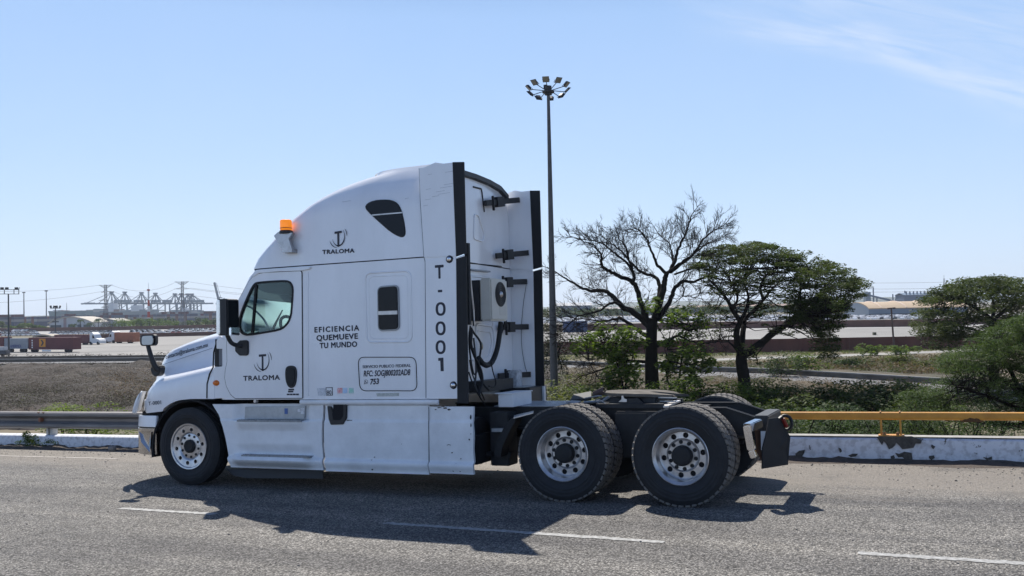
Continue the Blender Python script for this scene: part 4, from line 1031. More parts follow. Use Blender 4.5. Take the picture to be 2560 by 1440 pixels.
# ================================================================ ROAD, PARAPET, RAILS (bridge deck frame)
def asphalt():
    m = bpy.data.materials.new('asphalt'); m.use_nodes = True; t = m.node_tree; n = t.nodes; l = t.links; b = n['Principled BSDF']
    tcn = n.new('ShaderNodeTexCoord'); v = tcn.outputs['Object']
    def noi(s, d=5, r=.6):
        z = n.new('ShaderNodeTexNoise'); z.inputs['Scale'].default_value = s; z.inputs['Detail'].default_value = d; z.inputs['Roughness'].default_value = r; l.new(v, z.inputs['Vector']); return z.outputs[0]
    def ramp(src, p0, c0, p1, c1):
        r = n.new('ShaderNodeValToRGB'); e = r.color_ramp.elements; e[0].position = p0; e[1].position = p1; e[0].color = (*c0, 1); e[1].color = (*c1, 1); l.new(src, r.inputs[0]); return r.outputs[0]
    def mixc(f, a, c, bt='MIX'):
        x = n.new('ShaderNodeMix'); x.data_type = 'RGBA'; x.blend_type = bt
        if isinstance(f, float): x.inputs[0].default_value = f
        else: l.new(f, x.inputs[0])
        for q, i in ((a, 6), (c, 7)):
            if isinstance(q, tuple): x.inputs[i].default_value = (*q, 1)
            else: l.new(q, x.inputs[i])
        return x.outputs[2]
    def mth(op, a, c, cl=True):
        x = n.new('ShaderNodeMath'); x.operation = op; x.use_clamp = cl
        for i, q in enumerate((a, c)):
            if isinstance(q, (int, float)): x.inputs[i].default_value = q
            else: l.new(q, x.inputs[i])
        return x.outputs[0]
    vo = n.new('ShaderNodeTexVoronoi'); vo.inputs['Scale'].default_value = 58; l.new(v, vo.inputs['Vector'])
    sepc = n.new('ShaderNodeSeparateColor'); l.new(vo.outputs['Color'], sepc.inputs[0])
    stone = ramp(sepc.outputs[0], .0, (.105, .10, .093), 1.0, (.52, .495, .46))
    binder = ramp(vo.outputs['Distance'], .25, (1, 1, 1), .60, (.38, .38, .38))
    base = mixc(1.0, stone, binder, 'MULTIPLY')
    lf = ramp(noi(.35, 4), .35, (.86, .86, .86), .7, (1.12, 1.11, 1.08)); base = mixc(1.0, base, lf, 'MULTIPLY')
    lf2 = ramp(noi(3.0, 6, .7), .35, (.86, .86, .86), .7, (1.12, 1.12, 1.12)); base = mixc(1.0, base, lf2, 'MULTIPLY')
    mpw = n.new('ShaderNodeMapping'); mpw.inputs['Scale'].default_value = (.12, 1.5, 1); l.new(v, mpw.inputs[0])
    zw = n.new('ShaderNodeTexNoise'); zw.inputs['Scale'].default_value = 1.1; zw.inputs['Detail'].default_value = 5; l.new(mpw.outputs[0], zw.inputs['Vector'])
    base = mixc(1.0, base, ramp(zw.outputs[0], .36, (.70, .70, .72), .64, (1.16, 1.15, 1.13)), 'MULTIPLY')
    # dusty strip towards the parapet and streaks of sand
    sp = n.new('ShaderNodeSeparateXYZ'); l.new(v, sp.inputs[0])
    yy = mth('MULTIPLY', mth('SUBTRACT', sp.outputs[1], .6, False), .34, True)
    mp = n.new('ShaderNodeMapping'); mp.inputs['Scale'].default_value = (.35, 1.7, 1); l.new(v, mp.inputs[0])
    z = n.new('ShaderNodeTexNoise'); z.inputs['Scale'].default_value = 1.6; z.inputs['Detail'].default_value = 7; z.inputs['Roughness'].default_value = .62; l.new(mp.outputs[0], z.inputs['Vector'])
    dm = mth('MULTIPLY', mth('SUBTRACT', mth('ADD', yy, z.outputs[0], False), .62), 2.6)
    dm = mth('MULTIPLY', dm, ramp(noi(40, 3), .3, (.45, .45, .45), .65, (1, 1, 1)))
    dust = ramp(noi(22, 5, .8), .3, (.17, .15, .125), .72, (.36, .32, .27))
    base = mixc(dm, base, dust)
    # dark patches (oil, tar) and cracks
    oil = ramp(noi(.9, 3), .60, (0, 0, 0), .74, (.35, .35, .35)); base = mixc(oil, base, (.06, .06, .06))
    l.new(base, b.inputs['Base Color']); b.inputs['Roughness'].default_value = .82; b.inputs['Specular IOR Level'].default_value = .3
    hgt = mth('ADD', mth('MULTIPLY', mth('SUBTRACT', 1.0, vo.outputs['Distance']), .7), mth('MULTIPLY', noi(110, 3), .5), False)
    bp = n.new('ShaderNodeBump'); bp.inputs['Strength'].default_value = 1; bp.inputs['Distance'].default_value = .022; l.new(hgt, bp.inputs['Height']); l.new(bp.outputs[0], b.inputs['Normal'])
    return m
M_asph = asphalt()
# deck: long strip following the bridge
rd = MB(); xs_ = [-60+2*i for i in range(61)]
rd.box((-90, -22, -.6), (70, 4.9, -.02)); rd.build('bridge_deck', mat('deck_concrete', (.32, .30, .28), .85, var=.3, vscale=.8), road=True, kind='structure')
MB().add([(-90, -22, 0), (70, -22, 0), (70, 4.6, 0), (-90, 4.6, 0)], [(0, 1, 2, 3)]).build('road', M_asph, road=True, kind='structure')
M_line = mat('worn_white_line', (.37, .37, .36), .8, var=.62, vscale=22, dirt=(.15, .145, .135))
# dashes, ragged edges
def dash(u0, v0, u1, v1, w=.10):
    a, b = PZ(u0, v0, 0), PZ(u1, v1, 0); n = 40; vs = []
    for k in range(n+1):
        p = a.lerp(b, k/n); j0, j1 = random.uniform(-.012, .012), random.uniform(-.012, .012)
        vs += [(p.x, p.y-w/2+j0, .004), (p.x, p.y+w/2+j1, .004)]
    return MB().add(vs, [(2*i, 2*i+2, 2*i+3, 2*i+1) for i in range(n)])
lines = dash(295, 1271, 540, 1286, .09).v, None
ln = MB()
for q in ((300, 1271, 540, 1286, .10), (962, 1308, 1660, 1356, .10), (2145, 1383, 2600, 1412, .11)):
    d = dash(*q); ln.add(d.v, d.f)
for x0_ in (-6.5, -12.5, -18.5, 13, 19): 
    ln.add([(x0_, -1.67, .004), (x0_+2.8, -1.67, .004), (x0_+2.8, -1.58, .004), (x0_, -1.58, .004)], [(0, 1, 2, 3)])
ln.build('lane_dashes', M_line, road=True, kind='structure')
# edge line, mostly buried in dust
el = MB().add([(-12, 2.0, .004), (-3.6, 2.25, .004), (-3.6, 2.33, .004), (-12, 2.09, .004)], [(0, 1, 2, 3)])
el.build('edge_line', mat('buried_line', (.42, .39, .35), .9, var=.5, vscale=8, dirt=(.24, .21, .18)), road=True, kind='structure')
# cracks across the lanes
ck = MB(); random.seed(4)
for pth in (((-60, 1372), (60, 1345), (130, 1328), (210, 1310), (300, 1288), (352, 1274)), ((872, 1334), (835, 1345), (790, 1366), (720, 1396), (650, 1420), (580, 1450)), ((1700, 1440), (1750, 1425), (1830, 1418), (1930, 1402))):
    P = [PZ(u, v, 0) for u, v in pth]; Q = []
    for a, b in zip(P, P[1:]):
        for k in range(14): Q.append(a.lerp(b, k/14)+Vector((random.uniform(-.012, .012), random.uniform(-.02, .02), 0)))
    vs = []
    for k, p in enumerate(Q): w = random.uniform(.001, .007); vs += [(p.x-w*.5, p.y-w, .0045), (p.x+w*.5, p.y+w, .0045)]
    ck.add(vs, [(2*i, 2*i+2, 2*i+3, 2*i+1) for i in range(len(Q)-1)])
ck.build('road_cracks', mat('crack_dark', (.03, .028, .026), .95), road=True, kind='structure')
# loose gravel and drifted soil at the foot of the parapet
gr = MB(); random.seed(11)
for k in range(2200):
    x = random.uniform(-12, 14); y = 4.12-abs(random.gauss(0, .75)); 
    if x < -3: y -= .6
    if y < 0.4: continue
    s_ = random.uniform(.004, .011)*(1.8 if random.random() < .05 else 1); gr.blob((x, y, s_*.4), (s_, s_*random.uniform(.7, 1.2), s_*.7), 1, .25)
for k in range(500):
    x = random.uniform(-8, 13); y = random.uniform(-4.2, 3); s_ = random.uniform(.005, .012); gr.blob((x, y, s_*.4), (s_, s_, s_*.7), 1, .3)
gr.build('gravel', mat('gravel_stones', (.25, .225, .195), .9, var=.5, vscale=5), road=True, kind='stuff', smooth=60)
so = MB(); rows = []
for i in range(261):
    x = -14+.11*i; yb = 4.16 if x > 0 else 3.52; r_ = []
    for j in range(7):
        d = j/6; hgt = .075*(1-d)**1.6*(.55+.9*noise.noise(Vector((x*1.9, 3.1, 0)))+.5*noise.noise(Vector((x*7, 1, d*3))))
        wv = .42+.2*noise.noise(Vector((x*.9, 7, 0)))
        r_.append(Vector((x, yb+.05-d*wv, max(.001, hgt)+.003*(1-d) if j < 6 else -.004)))
    rows.append(r_)
so.loft(rows, closed=False, caps=False).build('drifted_soil', mat('shadow_toned_soil', (.085, .065, .05), .95, var=.5, vscale=14, bump=.8, bscale=30), road=True, kind='structure', smooth=60)  # soil darkened to stand in for the shadow line under parapet and kerb
# peeling whitewashed concrete
def peeling(name, thr=.60, white=(.66, .67, .70)):
    m = bpy.data.materials.new(name); m.use_nodes = True; t = m.node_tree; n = t.nodes; l = t.links; b = n['Principled BSDF']
    tcn = n.new('ShaderNodeTexCoord'); v = tcn.outputs['Object']
    z = n.new('ShaderNodeTexNoise'); z.inputs['Scale'].default_value = 5.2; z.inputs['Detail'].default_value = 10; z.inputs['Roughness'].default_value = .72; z.inputs['Distortion'].default_value = .3; l.new(v, z.inputs['Vector'])
    r = n.new('ShaderNodeValToRGB'); r.color_ramp.elements[0].position = thr-.02; r.color_ramp.elements[1].position = thr+.015; l.new(z.outputs[0], r.inputs[0])
    z2 = n.new('ShaderNodeTexNoise'); z2.inputs['Scale'].default_value = 14; z2.inputs['Detail'].default_value = 6; l.new(v, z2.inputs['Vector'])
    rw_ = n.new('ShaderNodeValToRGB'); rw_.color_ramp.elements[0].position = .36; rw_.color_ramp.elements[1].position = .52; rw_.color_ramp.elements[0].color = (.5, .5, .52, 1); rw_.color_ramp.elements[1].color = (*white, 1); l.new(z2.outputs[0], rw_.inputs[0])
    rc_ = n.new('ShaderNodeValToRGB'); rc_.color_ramp.elements[0].color = (.05, .047, .043, 1); rc_.color_ramp.elements[1].color = (.17, .16, .145, 1); l.new(z2.outputs[0], rc_.inputs[0])
    mm = n.new('ShaderNodeMix'); mm.data_type = 'RGBA'; l.new(r.outputs[0], mm.inputs[0]); l.new(rw_.outputs[0], mm.inputs[6]); l.new(rc_.outputs[0], mm.inputs[7]); l.new(mm.outputs[2], b.inputs['Base Color'])
    b.inputs['Roughness'].default_value = .85
    bp = n.new('ShaderNodeBump'); bp.inputs['Strength'].default_value = .5; bp.inputs['Distance'].default_value = .01; l.new(z2.outputs[0], bp.inputs['Height']); l.new(bp.outputs[0], b.inputs['Normal'])
    return m
M_peel = peeling('peeling_whitewash', .625); M_kerb = peeling('whitewashed_kerb', .66)
M_conc = mat('bare_concrete', (.36, .35, .33), .9, var=.35, vscale=7, bump=.3)
def wob_wall(name, x0_, x1_, yb, zt_, th, m, lab, cat, nseg, topm=None, seed=3):
    n = int((x1_-x0_)/.12); secs = []
    for i in range(n+1):
        x = x0_+(x1_-x0_)*i/n; w = .012*noise.noise(Vector((x*1.4, seed, 0))); w2 = .014*noise.noise(Vector((x*.7, seed+5, 0)))
        secs.append([Vector((x, yb+w, -.03)), Vector((x, yb+.01+w, zt_*.5)), Vector((x, yb+.02+w, zt_-.02+w2)), Vector((x, yb+.045+w, zt_+w2)), Vector((x, yb+th, zt_+w2)), Vector((x, yb+th, -.5))])
    r = empty(name, ((x0_+x1_)/2, yb+th/2, 0), lab, cat, road=True)
    MB().loft(secs).build('wall_face', m, r, smooth=40)
    if topm: MB().add([(x0_, yb+.06, zt_+.018), (x1_, yb+.06, zt_+.018), (x1_, yb+th-.01, zt_+.018), (x0_, yb+th-.01, zt_+.018)], [(0, 1, 2, 3)]).build('coping', topm, r)
    return r
zpt = PY(2200, 1096, 4.2).z
par = wob_wall('concrete_parapet', 1.0, 40, 4.2, zpt, .36, M_peel, 'low whitewashed concrete parapet with peeling paint under the yellow rail', 'parapet', 0, M_conc)
# bare concrete and grime under the rail foot
zk = PY(200, 1090, 3.55).z
krb = wob_wall('concrete_kerb', -60, 1.0, 3.55, zk, .30, M_kerb, 'low white kerb wall under the corrugated guardrail, left of the truck', 'kerb', 0, None, 9)
print('parapet z', zpt, 'kerb', zk)
# yellow rail
M_yel = mat('yellow_paint', (.60, .28, .035), .5, var=.22, vscale=3, dirt=(.42, .18, .02), bump=.05)
M_yelT = M_yel
yR = 4.38; zr1 = PY(1960, 1030, yR-.05).z; zr0 = PY(2200, 1050, yR-.05).z
print('rail', zr0, zr1)
rail = empty('yellow_rail', (12, yR, zpt), 'yellow steel tube rail on short double posts along the white parapet', 'railing', road=True)
rp = []; 
MB().prismx(rrect(yR-.055, zr0, yR+.055, zr1, .03, 4), 1.2, 40).build('rail_tube', M_yel, rail, smooth=35)
pc = PY(2228, 1085, yR)
for k in range(-2, 6):
    xc = pc.x+k*3.6
    if xc < 1.6: continue
    q = MB()
    for s_ in (-1, 1):
        x = xc+s_*.125; q.box((x-.012, yR-.045, zpt+.03), (x+.012, yR+.045, zr0+.01))
    q.box((xc-.165, yR-.10, zpt+.02), (xc+.165, yR+.10, zpt+.035))
    po = q.build('rail_post', M_yel, rail)
    nb_ = MB()
    for s_ in (-1, 1): nb_.cyl((xc+s_*.085, yR-.06, zpt+.03), (xc+s_*.085, yR-.06, zpt+.075), .022, n=6); nb_.cyl((xc+s_*.125, yR-.058, zr1-.004), (xc+s_*.125, yR-.0, zr1+.010), .012, n=6)
    nb_.build('anchor_nut', mat('rusty_nut', (.34, .17, .06), .7, var=.4, vscale=30), po)
M_bare = mat('bare_dark_concrete', (.085, .078, .068), .9, var=.5, vscale=20, bump=.4)
def wallpoly(pts, y=4.196): MB().prism([PY(1900+x/3.879, 980+yy/3.879, y).xz for x, yy in pts], y-.002, y+.03).build('peeled_patch', M_bare, par)
for s_, pts in enumerate((((1130, 440), (1300, 436), (1470, 430), (1570, 470), (1560, 500), (1510, 500), (1490, 540), (1440, 548), (1380, 555), (1350, 520), (1320, 490), (1310, 520), (1280, 545), (1250, 555), (1222, 500), (1200, 478), (1185, 515), (1165, 490), (1150, 462)),
    ((1310, 590), (1350, 600), (1400, 580), (1470, 590), (1480, 650), (1420, 668), (1380, 630), (1340, 635)), ((1640, 620), (1690, 615), (1695, 640), (1660, 660), (1638, 640)), ((340, 600), (380, 570), (435, 560), (430, 590), (400, 640), (360, 628)), ((760, 540), (785, 550), (795, 575), (775, 590)),
    ((855, 615), (900, 598), (950, 600), (930, 625), (880, 632)), ((2160, 630), (2210, 640), (2250, 625), (2250, 655), (2200, 660)), ((1665, 510), (1700, 530), (1680, 556), (1660, 530)), ((1265, 625), (1300, 612), (1310, 640), (1275, 655)))): wallpoly(pts)
so_ = MB(); so_.prism([PY(2400+60*t, 1054-9*math.sin(PI*t)*random.uniform(.7, 1.2), yR-.057).xz for t in [k/10 for k in range(11)]]+[PY(2460-60*k/10, 1055.5, yR-.057).xz for k in range(11)], yR-.058, yR-.05); so_.build('soot_mark', mat('soot', (.12, .055, .015), .8, var=.6, vscale=40), rail)
# corrugated guardrail on the left
gy = 3.62; gz1 = PY(100, 1030, gy-.10).z; gz0 = PY(100, 1072, gy-.10).z
print('guard', gz0, gz1)
H_ = gz1-gz0
gp_ = [(gy+.0, gz1+.002), (gy-.05, gz1-.01), (gy-.085, gz1-H_*.12), (gy-.085, gz1-H_*.25), (gy-.02, gz1-H_*.42), (gy-.015, gz1-H_*.55), (gy-.08, gz1-H_*.72), (gy-.085, gz1-H_*.86), (gy-.05, gz0+.012), (gy, gz0)]
M_galv = mat('dull_galvanised', (.20, .19, .185), .55, metal=.5, var=.4, vscale=2.5, stretch=(.4, 1, 4))
gd = empty('guardrail', (-14, gy, 0), 'grey corrugated steel guardrail on posts behind the white kerb, left of the truck', 'guardrail', road=True)
pr2 = gp_+[(y+.006, z) for y, z in gp_[::-1]]
MB().prismx(pr2, -60, .9).build('beam', M_galv, gd)
jx = [S(350*0+108, 1050, gy-.1)[0]+d for d in (0,)]
for k in range(-12, 2):
    xp = PY(120, 1080, gy).x+4.0*k
    if xp > .6: continue
    po = MB().box((xp-.07, gy+.02, -.1), (xp-.02, gy+.15, gz1-.02)).box((xp+.04, gy+.02, -.1), (xp+.09, gy+.15, gz1-.02)).box((xp-.02, gy+.09, -.1), (xp+.04, gy+.11, gz1-.02)).build('guardrail_post', mat('pale_post', (.50, .48, .44), .7, var=.3, vscale=6), gd)
    bt = MB(); 
    for dx in (-.18, -.05):
        bt.cyl((xp+dx, gy-.095, gz1-.012), (xp+dx, gy-.05, gz1-.012), .012, n=8)
    bt.box((xp-.155, gy-.093, gz0+H_*.42), (xp-.10, gy-.015, gz0+H_*.66)).build('reflector', mat('rusty_reflector', (.22, .09, .05), .6), gd)
# stone by the kerb
st0 = PZ(281, 1128, 0)
tag(MB().blob((st0.x, st0.y, .05), (.085, .07, .06), 2, .1).build('stone', mat('stone_grey', (.2, .19, .18), .9, var=.4), road=True, base=(st0.x, st0.y, 0), smooth=60), 'loose grey stone lying by the white kerb left of the bumper', 'stone')
# ================================================================ SURROUNDING LAND (level world)
import numpy as np
rng = np.random.default_rng(5)
def sheet(name, pts, m, dz=0, kind='structure'):
    o = MB().add([Vector((p.x, p.y, GZ0+dz)) for p in pts], [tuple(range(len(pts)))]).build(name, m, kind=kind, fix=False); return o
M_earth = mat('dry_earth', (.145, .115, .075), .95, var=.55, vscale=.05, dirt=(.06, .062, .028), bump=.3, bscale=.8)
gq = 9000
gmesh = MB().add([(-gq, -3000, GZ0), (gq, -3000, GZ0), (gq, gq, GZ0), (-gq, gq, GZ0)], [(0, 1, 2, 3)]).build('ground', M_earth, kind='structure')
M_lot = mat('lot_concrete', (.235, .225, .21), .9, var=.22, vscale=.045, stretch=(1, .35, 1))
M_lot2 = mat('pale_lot_concrete', (.30, .29, .275), .9, var=.15, vscale=.03)
M_oldroad = mat('old_asphalt', (.15, .15, .155), .9, var=.25, vscale=.3)
M_paleroad = mat('pale_road', (.30, .29, .27), .9, var=.2, vscale=.2)
sheet('yard_pavement', [GZ(*p) for p in ((-400, 896), (0, 897), (400, 894), (1396, 886), (1761, 883), (2241, 875), (2700, 868), (2700, 802), (2278, 817), (1807, 821.5), (1380, 829), (540, 836), (235, 843), (-400, 853))], M_lot, .03)
sheet('yard_pavement', [GZ(*p) for p in ((1500, 834), (2700, 811), (2700, 802), (2278, 817), (1807, 821.5), (1480, 827))], M_lot2, .06)
# storage lots for the new cars
sheet('car_lot_pavement', [GZ(*p) for p in ((-400, 842), (0, 838), (235, 833), (545, 830), (700, 828), (700, 812), (-400, 828))], M_lot2, .03)
sheet('car_lot_pavement', [GZ(*p) for p in ((1300, 812), (1761, 806), (2278, 799), (2700, 790), (2700, 778), (1300, 795))], M_lot2, .03)
# joints in the concrete yard
jt = MB()
for (u0, v0, u1, v1) in ((190, 858, 560, 846), (190, 870, 480, 862), (0, 887, 430, 876), (240, 845, 560, 838)):
    a, b = GZ(u0, v0), GZ(u1, v1); d = (b-a).normalized(); n_ = Vector((-d.y, d.x, 0))*.5
    jt.add([a-n_+Vector((0, 0, .09)), b-n_+Vector((0, 0, .09)), b+n_+Vector((0, 0, .09)), a+n_+Vector((0, 0, .09))], [(0, 1, 2, 3)])
jt.build('tyre_marks', mat('dark_stain', (.13, .125, .12), .9), kind='structure')
# lower ramp road and the service road beyond
farE = [(-400, 905), (0, 906), (400, 902), (900, 905), (1400, 912), (1600, 922), (1756, 929), (1908, 934), (2100, 945), (2350, 961), (2700, 990)]
nearE = [(2700, 1020), (2337, 980), (2100, 962), (1908, 956), (1756, 945), (1600, 931), (1400, 922), (900, 914), (400, 909.5), (0, 912), (-400, 912)]
sheet('ramp_road', [GZ(*p) for p in farE+nearE], M_oldroad, .03)
sheet('service_road', [GZ(*p) for p in ((1500, 908), (1746, 899), (1883, 893), (2036, 889.5), (2256, 880.5), (2381, 875.5), (2700, 858), (2700, 864), (2381, 880.5), (2256, 886), (2036, 894.5), (1883, 898), (1746, 904), (1500, 916))], M_paleroad, .03)
def groundwall(name, pts, h, th, m, label, cat, topm=None, group=None, piers=0):
    P = [GZ(*p) for p in pts]; c = sum(P, Vector())/len(P); r = empty(name, (c.x, c.y, GZ0), label, cat, group)
    L_, T_ = [], []; secs = []
    for i, p in enumerate(P):
        d = (P[min(i+1, len(P)-1)]-P[max(i-1, 0)]); d.z = 0; d.normalize(); n_ = Vector((-d.y, d.x, 0))*th
        secs.append([Vector((p.x, p.y, GZ0-.2)), Vector((p.x, p.y, GZ0+h)), Vector((p.x+n_.x, p.y+n_.y, GZ0+h)), Vector((p.x+n_.x, p.y+n_.y, GZ0-.2))])
    MB().loft(secs).build('wall_face', m, r)
    if topm: MB().loft([[q[1]+Vector((0, 0, .0))+(q[1]-q[2])*.15, q[1]+Vector((0, 0, .12))+(q[1]-q[2])*.15, q[2]+Vector((0, 0, .12)), q[2]] for q in secs]).build('coping', topm, r)
    if piers:
        for a, b in zip(P, P[1:]):
            k = max(1, int((b-a).length/piers))
            for i in range(k):
                p = a.lerp(b, i/k); d = (b-a).normalized(); n_ = Vector((-d.y, d.x, 0)); q = p-n_*.12
                MB().bar((q.x, q.y, GZ0), (q.x, q.y, GZ0+h), .35, .35).build('pier', m, r)
    return r
M_brown = mat('rusty_sheet_fence', (.115, .036, .024), .8, var=.35, vscale=.35, stretch=(1, 1, .3))
M_brown2 = mat('brown_sheet_fence', (.13, .058, .043), .8, var=.3, vscale=.2)
M_oldc = mat('weathered_concrete', (.12, .105, .088), .9, var=.4, vscale=.5)
M_palec = mat('pale_coping', (.30, .29, .27), .9, var=.2, vscale=.5)
groundwall('ramp_barrier', [(-400, 905.5), (0, 906), (400, 902), (900, 905), (1400, 912), (1600, 922), (1756, 929), (1908, 934), (2100, 945), (2350, 961), (2700, 990)], .55, .3, M_oldc, 'long low concrete barrier along the far edge of the lower ramp road', 'barrier', M_palec)
groundwall('yard_wall', [(-400, 904), (0, 904), (400, 900.5), (900, 902)], 1.0, .3, M_oldc, 'dark stained low wall between the container yard and the narrow road, left', 'wall')
groundwall('roadside_kerb', [(-400, 914.5), (0, 914.5), (400, 912)], .38, .3, M_oldc, 'dark low kerb along the near edge of the narrow road, left', 'kerb')
groundwall('roadside_kerb', [(-400, 917), (0, 917), (400, 915), (900, 920)], .25, .4, mat('dirty_white_kerb', (.36, .36, .36), .8, var=.4, vscale=.6), 'whitish kerb between the dry scrub and the narrow road on the left', 'kerb')
groundwall('brown_fence', [(1340, 887), (1396, 886), (1761, 883), (2000, 879.5), (2241, 875), (2420, 872), (2700, 868)], 2.35, .12, M_brown, 'dark brown sheet fence along the near side of the concrete yard', 'fence', piers=6)
groundwall('brown_fence', [(1340, 829.5), (1467, 828), (1807, 821.5), (2278, 817), (2700, 802)], 2.5, .12, M_brown2, 'brown fence in front of the rows of white cars on the right', 'fence', piers=8)
groundwall('brown_fence', [(225, 846), (400, 842), (545, 838.5), (800, 833)], 1.6, .12, M_brown2, 'brown fence behind the orange container truck, left', 'fence')
groundwall('brown_fence', [(-400, 840), (0, 829.5), (240, 827), (330, 825), (560, 821)], 2.4, .12, M_brown2, 'farthest brown fence, in front of the arched building and green trees', 'fence')
# embankment of the bridge approach, dropping to the low ground (deck frame is level enough here)
emb = []
for i in range(60):
    x = -95+3.2*i; row = []
    for j in range(12):
        t = j/11; p = MR @ Vector((x, 5.0+20*t, 0)); z = (MR @ Vector((x, 4.7, -.55))).z*(1-t)+(GZ0-.3)*t
        row.append(Vector((p.x, p.y, z+.35*noise.noise(Vector((x*.25, t*5, 1)))*min(1, 4*t)*(1-t))))
    emb.append(row)
MB().loft(emb, closed=False, caps=False).build('embankment', mat('embankment_soil', (.13, .10, .07), .95, var=.5, vscale=.4, dirt=(.05, .055, .025), bump=.5, bscale=3), kind='structure', smooth=80)

# ---------------------------------------------------------------- vegetation tools
class Leaves:
    def __init__(s): s.p = []
    def cloud(s, c, r, n, size, flat=.5, shell=.4, up=.3, asp=.5, droop=0):
        """n small leaf faces in an ellipsoid"""
        d = rng.normal(size=(n, 3)); d /= np.linalg.norm(d, axis=1)[:, None]; rr = rng.random(n)**(1/3); rr = rr*(1-shell)+shell*(.75+.25*rng.random(n))
        c_ = np.array(c)+d*rr[:, None]*np.array(r)
        s.at(c_, size, up, asp, droop)
    def at(s, c, size, up=.3, asp=.5, droop=0):
        n = len(c); nrm = rng.normal(size=(n, 3)); nrm[:, 2] = np.abs(nrm[:, 2])+up*3; nrm /= np.linalg.norm(nrm, axis=1)[:, None]
        a = rng.normal(size=(n, 3)); a[:, 2] -= droop; a -= nrm*(a*nrm).sum(1)[:, None]; a /= np.linalg.norm(a, axis=1)[:, None]+1e-9
        b = np.cross(nrm, a); sz = size*rng.uniform(.6, 1.35, n)[:, None]
        q = np.stack([c-a*sz*.5, c+b*sz*asp*.5+a*sz*.05, c+a*sz*.5, c-b*sz*asp*.5+a*sz*.05], 1); s.p.append(q)
    def build(s, name, m, parent=None, kind=None, base=None):
        V = np.concatenate(s.p); n = len(V); b = np.array(BASE.get(parent.name, Vector()) if parent is not None else (base or (0, 0, 0)))
        V = (V.reshape(-1, 3)-b).astype(np.float32); me = bpy.data.meshes.new(name)
        me.vertices.add(4*n); me.vertices.foreach_set('co', V.ravel()); me.loops.add(4*n); me.loops.foreach_set('vertex_index', np.arange(4*n, dtype=np.int32))
        me.polygons.add(n); me.polygons.foreach_set('loop_start', np.arange(0, 4*n, 4, dtype=np.int32)); me.update(); me.materials.append(m)
        o = bpy.data.objects.new(name, me); COL.objects.link(o)
        if parent is not None: o.parent = parent
        else: o.matrix_world = Matrix.Translation(Vector(b)); BASE[o.name] = Vector(b)
        if kind: o['kind'] = kind
        return o
def inpoly(x, y, P):
    c = False; n = len(P)
    for i in range(n):
        x1, y1 = P[i]; x2, y2 = P[(i+1) % n]
        if (y1 > y) != (y2 > y) and x < (x2-x1)*(y-y1)/(y2-y1)+x1: c = not c
    return c
def sample(P, n):
    xs_ = [p[0] for p in P]; ys_ = [p[1] for p in P]; out = []
    while len(out) < n:
        x, y = random.uniform(min(xs_), max(xs_)), random.uniform(min(ys_), max(ys_))
        if inpoly(x, y, P): out.append((x, y))
    return out
M_bark = mat('dark_bark', (.020, .017, .016), .95, spec=.1, var=.4, vscale=3, bump=.6, bscale=8)
M_bark2 = mat('grey_bark', (.028, .023, .021), .95, spec=.1, var=.4, vscale=3)
def limb(mb, path, r0, r1, n=7, wob=0):
    pts = catmull(path, 5)
    if wob: pts = [p+Vector((random.uniform(-1, 1), random.uniform(-1, 1), random.uniform(-1, 1)))*wob for p in pts]
    mb.tube(pts, (r0, r1), n); return pts
def pix(path, depth, amp=0, seed=0):
    """limb traced in the photo, given its own depth: it wanders amp metres towards or away along its length"""
    random.seed(seed); d1 = random.uniform(-amp, amp); m = len(path)-1
    return [GD(u, v, depth+d1*(i/max(m, 1))**1.2) for i, (u, v) in enumerate(path)]

